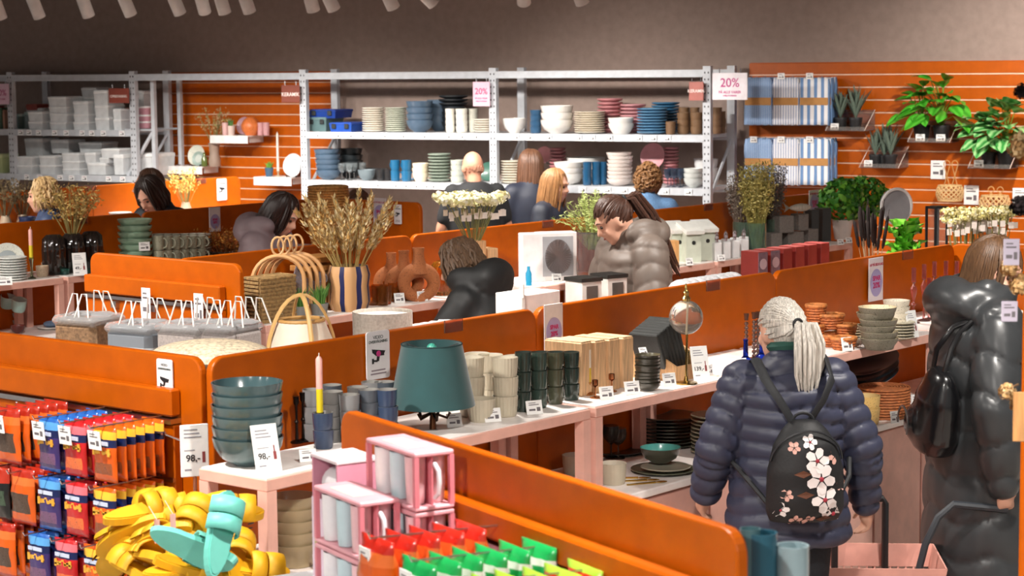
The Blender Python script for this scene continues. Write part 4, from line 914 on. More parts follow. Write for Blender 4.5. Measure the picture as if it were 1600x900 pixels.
for i, (px, py, yt, wpx) in enumerate(((690, 458, 405, 34), (724, 460, 407, 40), (705, 452, 406, 34))):
    p = at(px, py, -7.5); d = wpx/S(p); h = (py-yt)/S(p)
    tag(ob('ribbed_vase', MB().lathe([(0, 0), (d*.42, 0), (d*.48, h*.08), (d*.5, h*.5), (d*.47, h*.85), (d*.34, h*.97), (d*.2, h), (d*.16, h*.96), (d*.42, h*.82), (d*.44, h*.12), (0, h*.06)], 64, 0, 16, .05).mesh('ribbed_vase', AMB), None, p), 'amber glass ribbed vase beside the terracotta ring vases', 'vase', 'amber ribbed vases')
for px, py in ((590, 470), (603, 476), (616, 470), (608, 462), (598, 480), (584, 474)):
    p = at(px, py, -7.42 - (480-py)*.008); tag(ob('amber_glass', cup_me(.066, .1, 'd9964a/0.04/g'), None, p), 'amber drinking glass before the terracotta vases', 'glass', 'amber drinking glasses')
# --- striped vase with dried wheat
p = at(546, 484, -7.42); t = thing('striped_vase', 'tall wavy vase with beige and dark blue vertical stripes holding dried wheat', 'vase', p, .3); h = 70/S(p); r = 33/S(p)
MB().lathe([(0, 0), (r*.82, 0), (r*.98, h*.2), (r*.92, h*.55), (r, h*.8), (r*.88, h), (r*.8, h), (r*.85, h*.5), (0, h*.1)], 56, 0, 7, .05).obj('body', [stripes('vstripe', 'c79a6a', '1c2350', 2, 7, .3, .5, True)], t)
def wheat(t, z0, L, n, sp, cols, seed=2, r0=.03, headL=.34, hr=.024):
    rr = random.Random(seed); m = MB()
    for i in range(n):
        a = i*2.399; s = sp*math.sqrt((i+.5)/n)*L; l = L*rr.uniform(.85, 1.02)*(1-.12*s/L)
        b0 = Vector((r0*math.cos(a)*rr.random(), r0*math.sin(a)*rr.random(), z0)); tip = b0+Vector((s*math.cos(a), s*math.sin(a), l))
        m.tube([b0, b0.lerp(tip, 1-headL)], .003, 4, 0)
        h0 = b0.lerp(tip, 1-headL*1.6); d = (tip-h0)
        for j in range(80):
            f = rr.random(); c = h0+d*f; w_ = hr*(1-abs(f-.45)*1.3); e = Vector((rr.gauss(0, 1), rr.gauss(0, 1), rr.gauss(0, .4))).normalized()
            q = c+e*w_; up = (d.normalized()*.9+e*.5).normalized()*.03; sd = up.cross(e).normalized()*.006
            m.add([q-up*.35, q+sd, q+up*.7, q-sd], [(0, 1, 2, 3)], 1+rr.randrange(len(cols)-1))
    o = m.obj('dried_wheat', cols, t); o['kind'] = 'stuff'; return o
wheat(t, h*.5, .5, 34, .56, ['b59a5a/0.8', 'd9b878/0.8', 'c79a56/0.8', 'e6d3a6/0.8', 'b5a070/0.8'])
# --- white allium bunch in wooden vase
def allium(t, z0, L, n, sp, hr, seed, cols=('7a7a48/0.8', 'e6e0b8/0.8', 'f1edd6/0.8', 'd4cf98/0.8'), tags=True, asym=(0, 0)):
    rr = random.Random(seed); m = MB()
    for i in range(n):
        a = i*2.399; s = sp*math.sqrt((i+.3)/n); tip = Vector((s*math.cos(a)+asym[0], s*math.sin(a)*.8+asym[1], z0+L*rr.uniform(.9, 1.0)))
        m.tube([(0.012*math.cos(a), .012*math.sin(a), z0), tip], .0028, 4, 0)
        for j in range(70):
            e = Vector((rr.gauss(0, 1), rr.gauss(0, 1), rr.gauss(.1, .6))).normalized(); q = tip+Vector((e.x*hr, e.y*hr, e.z*hr*.62))*rr.uniform(.75, 1.08)
            f = e.orthogonal().normalized()*hr*.2; g = e.cross(f)
            m.add([q-f, q-g, q+f, q+g], [(0, 1, 2, 3)], 1+rr.randrange(len(cols)-1))
        if tags:
            q = tip+Vector((.01, -.02, -hr*1.5)); m.box(q.x-.014, q.x+.014, q.y-.001, q.y, q.z-.022, q.z+.012, len(cols))
    o = m.obj('flowers', list(cols)+['e9dcd2/0.6'], t); o['kind'] = 'stuff'; return o
p = at(741, 455, -7.5); t = thing('wooden_vase', 'tall pale wooden vase holding white allium flowers', 'vase', p, RZA-.3); h = 78/S(p); wv = 26/S(p)
MB().box(-wv/2, wv/2, -wv*.6, wv*.6, 0, h).obj('body', 'd9a674/0.55/w', t)
for q in (-1, 0, 1): MB().box(q*wv*.3-.004, q*wv*.3+.004, -wv*.62, -wv*.59, 0, h).obj('slat', 'e2b486/0.5/w', t)
allium(t, h*.8, .3, 26, .2, .055, 5)
tag(ob('wooden_vase', MB().bbox(-.035, .035, -.06, .06, 0, .23, .004).mesh('wooden_vase', 'dcae80/0.55/w'), None, at(762, 452, -7.5), RZA-.3), 'shorter empty wooden vase beside the allium vase', 'vase')
for px, py, l in ((625, 474, 'small tag before the amber glasses'), (661, 471, 'small tag before the front terracotta vase'), (718, 461, 'small tag before the amber ribbed vases'), (760, 453, 'small tag before the wooden vases'), (557, 484, 'small tag at the foot of the striped vase'), (460, 495, 'small tag before the succulents'), (484, 492, 'small tag under the second succulent'), (435, 503, 'small tag before the seagrass cubes')):
    ptag(px, py, ZR, 15, l, 16)
# --- seagrass cubes, bamboo arches, succulents
for px, py, b, n in ((410, 494, -7.42, 2), (436, 498, -7.42, 2)):
    p = at(px, py, b); wq = 36/S(p)
    for i in range(n):
        m = MB()
        for j in range(6):
            z = wq*(j+.5)/6
            m.tube([(sx*wq*.5, sy*wq*.5, z) for sx, sy in ((-1, -1), (0, -1.06), (1, -1), (1.06, 0), (1, 1), (0, 1.06), (-1, 1), (-1.06, 0), (-1, -1))], wq*.09, 6)
        m.box(-wq*.5, wq*.5, -wq*.5, wq*.5, wq*.04, wq*.96)
        o = tag(m.obj('seagrass_cube', '9a7a4c/0.9/k', None, p+Vector((0, 0, i*wq*1.0)), RZA-.1), 'woven seagrass cube in the stacks beside the bamboo arches', 'basket', 'seagrass cubes')
for i in range(4):
    p = at(448+i*8, 470, -7.5-.02*i); p = G(7.14+i*.045, -7.52, ZR); w_ = 80/S(p)*.5; h = 98/S(p)
    t = thing('bamboo_arch', 'bamboo arch hanger with a loop on top, one of a nested set', 'hanger', p, RZA-.7, 'bamboo arches')
    MB().tube([(-w_, 0, 0)]+[(-w_*math.cos(a), 0, h*.58+w_*.95*math.sin(a)) for a in np.linspace(0, PI, 15)]+[(w_, 0, 0)], .011, 8).obj('arch', 'd3a06a/0.5', t)
    MB().tube([(-w_, 0, .012), (w_, 0, .012)], .01, 8).obj('bottom_bar', 'd3a06a/0.5', t)
    MB().tube([(.03*math.cos(a), 0, h*.58+w_*.95+.05+.045*math.sin(a)) for a in np.linspace(0, 2*PI, 17)], .006, 6).obj('loop', 'd9ad7a/0.5', t)
p = at(466, 455, -7.62); tag(ob('lamp_shade', MB().lathe([(.06, 0), (.09, .17), (.086, .17), (.056, 0)], 28).mesh('lamp_shade', '8e8990/0.7/f'), None, p+Vector((0, 0, .06)), (.3, .5, 0)), 'grey fabric shade lying inside the bamboo arches', 'lamp shade')
for px, py, l in ((466, 480, 'succulent in a grey pot before the bamboo arches'), (499, 474, 'succulent in a grey pot beside the striped vase')):
    p = at(px, py, -7.4); pot_plant(p, .095, .06, '8a8a86/0.7', l, '4f7a34/0.5', 42, .11, 'succulent', .5)
for i, (px, py) in enumerate(((535, 377), (520, 370))):
    tag(MB().bbox(-.11, .11, -.08, .08, 0, .03, .004).obj('bamboo_tray', 'b98042/0.5/w', None, at(492, 378, -7.62, ZR+.2+.045*i), RZA), 'bamboo tray lying behind the wheat vase', 'tray', 'bamboo trays')
tag(MB().box(-.09, .09, -.06, .06, 0, .2).obj('tray_stand', 'b98042/0.5/w', None, at(492, 378, -7.62, ZR), RZA), 'bamboo stand under the two bamboo trays', 'stand')
# --- boxed fan, glass vase with fern
p = at(872, 440, -7.42); t = thing('boxed_wall_light', 'white box with a window showing a silver pleated disc', 'box', p, RZA-.62); w_ = 62/S(p); h = 76/S(p)
MB().bbox(-w_/2, w_/2, 0, .1, 0, h, .004).obj('carton', 'e9e2e0/0.5', t); MB().box(-w_*.4, w_*.4, -.003, .001, h*.1, h*.92).obj('window', 'a6a6aa/0.3', t)
m = MB()
for i in range(40):
    a = i*PI/20; m.tube([(0, -.004, h*.5), (w_*.34*math.cos(a), -.006-.004*(i % 2), h*.5+h*.36*math.sin(a))], [.001, .006], 4)
m.obj('pleated_disc', 'c3c3c6/0.3/m', t)
p = at(835, 436, -7.5); tag(MB().bbox(-.07, .07, 0, .09, 0, .28, .004).obj('white_carton', 'ece9ea/0.5', None, p, RZA-.6), 'plain white carton behind the pleated disc box', 'box')
tag(MB().lathe([(0, 0), (.018, 0), (.018, .07), (.009, .09), (.009, .11), (0, .11)], 14).obj('blue_bottle', '2a9ac6/0.2/c', None, at(826, 432, -7.4)), 'bright blue bottle before the white carton', 'bottle')
p = at(925, 436, -7.46); t = thing('fern_vase', 'ribbed smoked glass vase holding a light green fern', 'vase', p); r = 33/S(p); h = 68/S(p)
MB().lathe([(0, 0), (r*.86, 0), (r*.95, h*.08), (r*.95, h), (r*.88, h), (r*.86, h*.12), (0, h*.08)], 72, 0, 24, .02).obj('glass', 'c9c2c6/0.03/g', t)
m = MB(); rr = random.Random(4)
for i in range(90):
    a = rr.uniform(0, 2*PI); s = rr.uniform(.1, 1.0)*.26; z1 = h+.24*(1-(s/.3)**2)*rr.uniform(.55, 1.1); b0 = Vector((.02*math.cos(a), .02*math.sin(a), h*.6)); tip = Vector((s*math.cos(a), s*math.sin(a), z1)); mid = b0.lerp(tip, .5)+Vector((0, 0, .05))
    m.tube([b0, mid, tip], .0015, 3)
    for j in range(16):
        f = .35+.65*j/15; c = b0.lerp(mid, f*2) if f < .5 else mid.lerp(tip, f*2-1); e = Vector((rr.gauss(0, 1), rr.gauss(0, 1), rr.gauss(.6, .6))).normalized()*.028; d = e.orthogonal().normalized()*.003
        m.add([c-d, c+d, c+e], [(0, 1, 2)], rr.randrange(2))
m.obj('fern', ['9aaa5c/0.6', 'b9c27a/0.6'], t)['kind'] = 'stuff'
MB().tube([(r*.9*math.cos(a), r*.9*math.sin(a), h) for a in np.linspace(0, 2*PI, 25)], .005, 5).obj('rim', 'b9b2b6/0.05/g', t)
ptag(871, 441, ZR, 14, 'small tag before the pleated disc box', 13); ptag(936, 440, ZR, 12, 'small tag before the fern vase', 13)
# --- birdhouses, cartons, bottles
for i, (px, py, b) in enumerate(((1062, 414, -7.5), (1084, 414, -7.4), (1106, 411, -7.4))):
    p = at(px, py, b); h = 56/S(p); w_ = 25/S(p); t = thing('birdhouse', 'pale grey green birdhouse with a white sloping roof', 'birdhouse', p, RZA-.55, 'birdhouses')
    MB().box(-w_/2, w_/2, 0, w_*1.3, 0, h*.86).obj('body', 'c3c9b9/0.6', t)
    MB().box(-w_*.62, w_*.62, -.03, w_*1.45, -.012, .012).obj('roof', 'e6e6e0/0.5', t, (0, 0, h*.88)).rotation_euler = (.28, 0, 0)
    MB().lathe([(0, 0), (.013, 0), (.013, .004), (0, .004)], 14, M4=Matrix.Translation((0, -.003, h*.55)) @ Matrix.Rotation(-PI/2, 4, 'X')).obj('hole', '1c1c1a/0.8', t)
tag(MB().bbox(-.05, .05, 0, .06, 0, .16, .003).obj('wooden_block', 'dba468/0.5/w', None, at(1050, 417, -7.36), RZA-.5), 'orange toned wooden block beside the birdhouses', 'block')
ptag(1078, 415, ZR, 11, 'small tag before the birdhouses', 12); ptag(1128, 408, ZR, 11, 'small tag before the white bottles', 10)
for i in range(8):
    p = at(1120+(i % 4)*14, 409-(i % 4)*1.6, -7.36-.1*(i//4)); t = thing('white_bottle', 'white square bottle with a clear pointed stopper', 'bottle', p, RZA-.5, 'white bottles')
    MB().bbox(-.026, .026, -.026, .026, 0, .115, .006).obj('body', 'e9e9ea/0.4', t); MB().lathe([(.009, .115), (.009, .13), (.014, .135), (.012, .15), (0, .168)], 12).obj('stopper', 'd6c9cf/0.1/g', t)
# --- reed bundles in green glass
for i, (px, py, yt, b, cols, hd, hw) in enumerate(((1160, 388, 268, -7.55, ['7a6a5c/0.9', '8a7a6c/0.9', 'a39486/0.9', '6a5c50/0.9'], .009, .13), (1182, 391, 250, -7.42, ['8c8440/0.9', 'b5a55a/0.9', 'c9bd7a/0.9', '9a8f4c/0.9'], .011, .1), (1205, 388, 256, -7.52, ['4f4a46/0.9', '6a6058/0.9', '5a544e/0.9', '7d7268/0.9'], .008, .11))):
    p = at(px, py, b); t = thing('reed_vase', ('green glass vase with a grey brown reed bundle', 'green glass vase with a yellow green reed bundle', 'green glass vase with a dark brown reed bundle')[i], 'vase', p); H = (py-yt)/S(p)
    MB().lathe([(0, 0), (.06, 0), (.065, .01), (.065, .2), (.06, .2), (.06, .015), (0, .012)], 28).obj('glass', 'b9dcc8/0.02/g', t)
    dried(t, .03, .02, H-.02, 100, .19, cols, 1, hd*1.15, 11+i, 30, .0018, 'reed_bundle')
# --- candle boxes
def plainbox(x0, x1, y0, y1, b, mat, label, zb=ZR, dep=.09, rz=RZA-.3, name='carton', group=None, foot=None):
    p = at((x0+x1)/2, y1, b, zb); s_ = S(p); w_ = (x1-x0)/s_; h = (y1-y0)/s_
    return tag(MB().bbox(-w_/2, w_/2, 0, dep, 0, h, .003).obj(name, mat, None, p, rz), label, 'box', group)
GB = '7d7873/0.7/f'
for x0, x1, y0, y1 in ((1203, 1225, 363, 391), (1228, 1260, 364, 389), (1261, 1281, 362, 388)):
    plainbox(x0, x1, y0, y1, -7.4, GB, 'grey linen carton in the lower layer beside green glass', group='grey linen cartons below')
zz = ZR+26/S(at(1240, 389, -7.4))
for x0, x1 in ((1215, 1244), (1246, 1266)): plainbox(x0, x1, 338, 364, -7.4, GB, 'grey linen carton in the upper layer under the fish', zb=zz, group='grey linen cartons above')
for x0, x1 in ((1266, 1282), (1283, 1301)): plainbox(x0, x1, 334, 386, -7.5, '33322f/0.4/c', 'tall charcoal carton beside the grey linen cartons', group='charcoal cartons')
p = at(1250, 336, -7.38, zz+26/S(at(1240, 364, -7.4))+.0); t = thing('fish_ornament', 'carved pale wooden fish on the grey cartons', 'ornament', p, RZA-.5)
MB().lathe([(0, -.085), (.012, -.07), (.024, -.03), (.028, .01), (.022, .05), (.006, .085), (0, .09)], 16, M4=Matrix.Translation((0, 0, .05)) @ Matrix.Rotation(PI/2, 4, 'Y')).obj('body', 'b7b0a2/0.6/w', t)
MB().add([(-.075, 0, .05), (-.125, .004, .085), (-.11, 0, .05), (-.125, -.004, .02)], [(0, 1, 2), (0, 2, 3), (0, 2, 1), (0, 3, 2)]).obj('tail', 'b7b0a2/0.6/w', t); MB().tube([(-.02, 0, 0), (-.02, 0, .04)], .004, 6).tube([(.03, 0, 0), (.03, 0, .04)], .004, 6).obj('legs', '5a5046/0.5', t)
for px, py, l in ((1213, 392, 'small tag before the lower grey carton'), (1240, 391, 'small tag before the middle grey carton'), (1287, 387, 'small tag before the charcoal cartons'), (1314, 383, 'small tag before the white pots'), (1327, 380, 'small tag beside the white pots')): ptag(px, py, ZR, 10, l, 9)
# --- ivy in white pots
for px, py, l in ((1316, 372, 'white pot of dense green ivy beside the charcoal cartons'), (1352, 366, 'white pot of dense green ivy beside the cattails')):
    p = at(px, py, -7.5); t = thing('ivy_pot', l, 'plant', p, 0); MB().lathe([(0, 0), (.055, 0), (.075, .14), (.068, .14), (0, .12)], 24).obj('pot', 'e3d9d2/0.5', t)
    m = MB(); rr = random.Random(px)
    for i in range(520):
        e = Vector((rr.gauss(0, 1), rr.gauss(0, 1), rr.gauss(.15, .8))).normalized(); c = Vector((e.x*.17, e.y*.14, .27+e.z*.15))*1.0; c = Vector((c.x*rr.uniform(.75, 1.05), c.y*rr.uniform(.75, 1.05), c.z))
        f = (e+Vector((rr.gauss(0, .5), rr.gauss(0, .5), rr.gauss(0, .5)))).normalized(); u = f.orthogonal().normalized(); u = Matrix.Rotation(rr.uniform(0, 6), 3, f) @ u; v_ = f.cross(u); k = rr.uniform(.02, .034)
        m.add([c-u*k, c-v_*k*.7-u*k*.2, c+u*k*1.1+f*.004, c+v_*k*.7-u*k*.2], [(0, 1, 2, 3)], rr.randrange(3))
    m.obj('foliage', ['3f8a22/0.5', '6fb030/0.5', '2c6a1e/0.5'], t)['kind'] = 'stuff'
# --- cattails on the back of the front row, lettuce plant
def dip(px, py, b, z): p = PB(px, py, b); p.z = z; return p
p = dip(1362, 400, -5.35, ZR); t = thing('cattail_vase', 'vase of dark brown cattails above the front partition', 'vase', p); MB().lathe([(0, 0), (.045, 0), (.05, .01), (.05, .2), (.044, .2), (.044, .015), (0, .012)], 20).obj('glass', 'dfe6e6/0.02/g', t)
for i in range(20):
    a = i*2.399; s_ = .105*math.sqrt((i+.5)/20); tip = Vector((s_*math.cos(a), s_*math.sin(a), .50+.05*math.sin(i*1.7))); b0 = Vector((.012*math.cos(a), .012*math.sin(a), .02)); c0 = b0.lerp(tip, .62)
    m = MB().tube([b0, c0], .002, 4, 1).tube([c0, b0.lerp(tip, .66), b0.lerp(tip, .9), b0.lerp(tip, .93)], [.003, .0085, .0085, .003], 8, 0).tube([b0.lerp(tip, .93), tip], .0015, 4, 0); m.obj('cattail', ['1f1210/0.9/f', 'b09a7a/0.8'], t)
p = dip(1416, 402, -5.6, ZR); t = thing('lettuce_plant', 'bright green lettuce like plant beside the cattails', 'plant', p); MB().lathe([(0, 0), (.05, 0), (.06, .09), (0, .08)], 20).obj('pot', '3b3b3b/0.6', t)
def leaf_me(L, w_, bend, mat, key, fold=.25, wav=0.0, n=8):
    def f():
        v = []; fc = []
        for i in range(n+1):
            u = i/n; ww = w_*math.sin(PI*min(1, u*.96+.03))**.8*(1-.25*u); x = L*u; z = -bend*L*u*u+.12*L*u
            for j, sx in enumerate((-1, -.5, 0, .5, 1)):
                v.append((x, sx*ww, z+abs(sx)*fold*ww+wav*ww*math.sin(u*14+sx*3)*abs(sx)))
        for i in range(n):
            for j in range(4): q = i*5+j; fc.append((q, q+1, q+6, q+5))
        me = mk('leaf', v, fc, [mat], None, True); return me
    return cached(key, f)
LMAT = {}
def leafmat(c1, c2, key, rough=.4):
    if key in MATS: return MATS[key]
    m = M(c1+'/'+str(rough)+'/n').copy(); m.name = 'mat_'+key; nt = m.node_tree; b = nt.nodes['Principled BSDF']; L = nt.links.new
    tc = nt.nodes.new('ShaderNodeTexCoord'); w2 = nt.nodes.new('ShaderNodeTexWave'); w2.bands_direction = 'Y'; w2.inputs['Scale'].default_value = 9; w2.inputs['Distortion'].default_value = 4; L(tc.outputs['Object'], w2.inputs[0])
    mx = nt.nodes.new('ShaderNodeMix'); mx.data_type = 'RGBA'; L(w2.outputs['Fac'], mx.inputs[0]); mx.inputs[6].default_value = (*lin(c1), 1); mx.inputs[7].default_value = (*lin(c2), 1); L(mx.outputs[2], b.inputs['Base Color'])
    b.inputs['Subsurface Weight'].default_value = 0.0; MATS[key] = m; return m
rr = random.Random(9)
for i in range(34):
    a = i*2.399; el = rr.uniform(.25, 1.35); o = ob('leaf', leaf_me(.15, .055, .25, leafmat('4f9c22', '7cc040', 'lettuce'), 'lettuce_leaf', .3, .5), t, (0, 0, .1+.2*rr.random())); o.rotation_euler = (0, -el, a)
# --- red boxes, white cloths, cartons on the back of the front row
for i in range(6):
    p = dip(1192+i*19.5, 424-i*2.6, -5.38, ZR); t = thing('red_carton', 'dark red printed carton in the row above the front partition' if i > 1 else 'dark red carton with a printed bowl picture', 'box', p, RZA-.12, 'dark red cartons' if i > 1 else 'picture cartons')
    MB().bbox(-.035, .035, 0, .11, 0, .35, .003).obj('body', '8a2e28/0.5', t)
    if i < 2: MB().box(-.033, .033, -.002, .001, .2, .345).obj('picture', '6b5a66/0.4/s', t); MB().lathe([(0, 0), (.026, 0), (.026, .001), (0, .001)], 20, M4=Matrix.Translation((0, -.0025, .29)) @ Matrix.Rotation(PI/2, 4, 'X')).obj('bowl_picture', 'b9a6ae/0.4', t)
for i in range(8):
    p = dip(1066+i*11, 440-i*1.4, -5.4, ZR); tag(MB().sphere((0, 0, 0), .06, 14, sc=(1.2, 1.0, .7)).bbox(-.05, .05, -.05, .05, -.23, -.02, .01).obj('white_bag', 'e9eaee/0.6/f', None, p+Vector((0, 0, .23)), RZA+i), 'white wrapped bundle in the row above the front partition', 'bundle', 'white bundles')
p = dip(848, 486, -5.42, ZR); tag(MB().bbox(-.12, .12, 0, .16, 0, .30, .004).obj('white_carton', 'e9e6e2/0.5', None, p, RZA), 'wide white carton just above the front partition', 'box')
candle(dip(816, 470, -5.42, ZR+.29), .06, .02, 'f0eeea/0.5', 'short white candle beside the wide white carton')
for i in range(2):
    p = dip(925+i*40, 460-i*6, -5.4, ZR); t = thing('lantern_carton', 'white lantern carton with black edges above the front partition', 'box', p, RZA-.25, 'lantern cartons'); MB().bbox(-.055, .055, 0, .12, 0, .32, .003).obj('body', 'd6d3ce/0.5', t); MB().box(-.058, .058, -.003, .123, .32, .335).obj('lid', '2a2a28/0.4', t); MB().box(-.03, .03, -.003, .0, .2, .3).obj('picture', '55504c/0.5', t)
# --- bamboo paper lantern, grey shade, cushions
p = dip(472, 560, -5.42, ZR); t = thing('bamboo_lantern', 'white paper lantern with a crossed bamboo carrying handle', 'lantern', p, .4); s_ = S(p)
zt = PB(472, 500, -5.42)[2]-ZR; r = 58/s_
MB().lathe([(0, 0), (r*.7, 0), (r*.98, zt*.35), (r*.86, zt*.75), (r*.62, zt), (r*.58, zt), (r*.8, zt*.7), (0, .02)], 32).obj('shade', 'efe3cf/0.7', t)
MB().tube([(r*.6*math.cos(a), r*.6*math.sin(a), zt) for a in np.linspace(0, 2*PI, 25)], .008, 6).obj('ring', 'c99a5a/0.5', t)
hz = PB(472, 460, -5.42)[2]-ZR
for a in (0, PI/2):
    MB().tube([(r*1.02*math.cos(u)*math.cos(a), r*1.02*math.cos(u)*math.sin(a), zt*.35+(hz-zt*.35)*math.sin(u)) for u in np.linspace(0, PI, 19)], .009, 6, ell=.5).obj('handle', 'd9ae6c/0.5', t)
p = dip(598, 520, -5.5, ZR); zt = PB(598, 487, -5.5)[2]-ZR; r = 47/S(p); tag(MB().lathe([(r*.98, 0), (r, zt), (r*.99, zt+.003), (r*.97, zt), (r*.95, 0)], 40).lathe([(0, zt-.02), (r*.98, zt-.012)], 40, 1).obj('drum_shade', ['a59c92/0.8/f', 'd9d2c8/0.7'], None, p), 'grey fabric drum lamp shade above the front partition', 'lamp shade')
for i, (a, b, z, r, sc) in enumerate([(4.74, -5.34, ZR+.053+.105*q_, .22, (.95, 1.0, .24)) for q_ in range(3)]):
    tag(MB().sphere((0, 0, 0), r, 24, sc=sc).obj('fluffy_cushion', 'e9d6b8/0.95/k', None, G(a, b, z), RZA), 'cream fluffy cushion behind the corner of the orange panels', 'cushion', 'fluffy cushions')
p = dip(640, 497, -5.45, ZR)
for i in range(4): tag(MB().bbox(-.035, .035, -.03, .03, 0, .24, .004).obj('silver_packet', 'c9c6c2/0.3/s', None, dip(652+i*14, 496-i*2, -5.45, ZR), RZA+.2*i), 'silvery wrapped packet beside the grey drum shade', 'packet', 'silver packets')

# ================================================================ bags before the left end panel
tb = thing('display_table', 'pale table carrying the bagged cushions', 'table', G(6.05, -8.5, 0), RZA)
MB().bbox(0, .58, -1.35, 0, .9, .94, .004).obj('top', TOPW, tb)
for x in (.03, .5):
    for y in (-1.3, -.08): MB().box(x, x+.05, y, y+.05, 0, .9).obj('leg', PINK, tb)
for i, (px, py, w_, c, l) in enumerate(((140, 535, .27, '8a6a4c/0.8/k', 'brown fur cushion in a clear carry bag'), (224, 545, .28, '7d848c/0.7/f', 'grey striped throw in a clear carry bag'), (302, 548, .27, 'b5aca8/0.7/f', 'taupe throw in a clear carry bag'), (362, 545, .2, 'a09894/0.7/f', 'small taupe throw in a clear carry bag'))):
    p = PA(px, py, 6.3); t = thing('carry_bag', l, 'bag', Vector((p.x, p.y, .94)), RZA-PI/2+.15); h = PA(px, 492 + (12 if i else 0), 6.3)[2]-.94
    MB().bbox(-w_/2, w_/2, -.12, .12, 0, h-.02, .03).obj('textile', [stripes('greystripe', '7d848c', 'c9cdd0', 2, 9, .25, .8)] if i == 1 else c, t)
    MB().bbox(-w_/2-.006, w_/2+.006, -.126, .126, h-.045, h+.004, .02).sphere((-.05, 0, h), .05, 8, sc=(1.4, 1.6, .35)).sphere((.06, .02, h), .05, 8, sc=(1.2, 1.8, .4)).obj('clear_cover', 'f4f6f8/0.12/q', t)
    for k in range(2 if i < 3 else 3):
        for d in (-.1, .1):
            MB().tube([(-.06+k*.06, d, h-.005), (-.03+k*.06, d*.75, h+.11), (.0+k*.06, d*.75, h+.11), (.03+k*.06, d, h-.005)], .004, 5).obj('handle', 'efece6/0.6', t)
cl = MB().box(-.02, .02, -.075, -.05, -.02, .012).mesh('hook_clip', 'b8bcc0/0.3/m')
for x in (.25, .55, .9): ob('hook_clip', cl, E_, (x, 0, HP-.245))
for px, py in ((229, 500), (311, 510)):
    p = PA(px, py, 6.63); card(p, .06, .16, RZA-PI/2+.1, 'tall white info card hanging on the end panel rail', tilt=0, group='rail info cards')

# ================================================================ goods on the left rear row
vs('plate', 20, 440, 46, 396, 9, 'c9cdca/0.45/s', ZR, 'grey white plate in the stack beside the candle', 'plate', 'plate')
def splate(px, py, dpx, b, zz, mat, mat2, label, rz=RZA-.6):
    p = at(px, py, b, zz); d = dpx/S(p); t = thing('display_plate', label, 'plate', p, rz); o = ob('dish', plate_me(d, .022, mat), t, (0, .05, d/2*.96)); o.rotation_euler = (PI/2-.2, 0, 0); r = d/2
    ob('centre', MB().lathe([(r*.58, .0108), (r*.56, .013), (0, .0125)], 24).mesh('centre', mat2), o)
    MB().box(-.03, .03, .0, .09, 0, .02).obj('stand', '6a4a2c/0.5', t)
splate(12, 404, 54, -10.28, ZR, 'c2c4ba/0.4/s', '8a9598/0.35/c', 'grey ringed plate standing behind the plate stack')
candle(at(50, 437, -10.1), .17, .024, 'e0a49a/0.45', 'pink and yellow candle in a glass stick beside the plate stack', 'd6c02a/0.45', 'b9c4a8/0.05/g', hh=.13)
for px, py in ((66, 433), (75, 428)): vs('cup', px, py, 20, py-20, 1, 'b9a58c/0.5/s', ZR, 'small speckled cup beside the dark ribbed vases', 'cup', 'cup')[0]['group'] = 'small speckled cups'
for px, py in ((85, 427), (115, 428), (144, 424)):
    p = at(px, py, -10.2); d = 35/S(p); h = 62/S(p); t = tag(ob('dark_vase', cached('dvase', lambda: MB().lathe([(0, 0), (d*.42, 0), (d*.5, h*.06), (d*.52, h*.6), (d*.48, h*.9), (d*.3, h), (d*.22, h*.98), (0, h*.8)], 56, 0, 14, .05).mesh('dark_vase', '241e1b/0.08/c')), None, p), 'glossy black brown ribbed vase', 'vase', 'black brown ribbed vases') if px != 115 else None
    if px == 115:
        t = thing('dark_vase_with_grasses', 'glossy black brown ribbed vase holding dried yellow branches', 'vase', p); ob('vase', MC['dvase'], t)
        dried(t, .02, h*.8, .36, 46, .5, ['8a7a44/0.8', 'c9a85a/0.8', 'd6bd7a/0.8', 'b58a4c/0.8'], 1, .014, 21, 16)
for i, (px, py) in enumerate(((100, 430), (135, 430), (152, 428), (155, 421))):
    vs('cup', px, py, 17, py-12-(20 if i == 3 else 0), 1, '7fc6bb/0.03/g', ZR, 'small teal glass at the foot of the dark vases', 'tumbler', 'glass')[0]['group'] = 'small teal glasses'
card(P(126, 431, ZR), .085, .14, RC, 'white price card before the black brown vases', '49,-', tilt=.22)
ptag(8, 446, ZR, 20, 'white tag before the grey white plates', 14)
for i, (px, py) in enumerate(((20, 512), (5, 505))): vs('cup', px, py, 44, py-30, 2, 'a9a49c/0.5/s', ZC, ('grey pot in the pile under the candle riser', 'grey pot in the pile at the picture edge of the riser')[0] if i == 0 else 'grey pot behind the mint cups', 'pot', 'pot')
for px, py in ((12, 480), (30, 486)):
    p = P(px, py+34, ZC); tag(ob('mint_cup', cup_me(.09, .075, '9fc2bc/0.4/c', 'c9dedb/0.4'), None, p+Vector((0, 0, .135)), (.25, .2, 0)), 'mint green cup tipped on the grey pots', 'cup', 'mint cups')
for px, py, k in ((52, 498, 0), (66, 498, 0), (88, 496, 0), (100, 500, 0), (58, 490, 1), (78, 488, 1), (92, 488, 1)):
    p = P(px, py, ZC); tag(ob('pink_goblet', wineglass_me(.075, .13, 'cf8d95/0.04/g'), None, p), 'wine red goblet under the rear riser', 'glass', 'wine red goblets')
p = P(28, 521, ZC); tag(ob('red_cup', bowl_me(.09, .05, '5a2420/0.2/c', '7a3a34/0.2'), None, p), 'dark red small bowl before the grey pots', 'bowl')
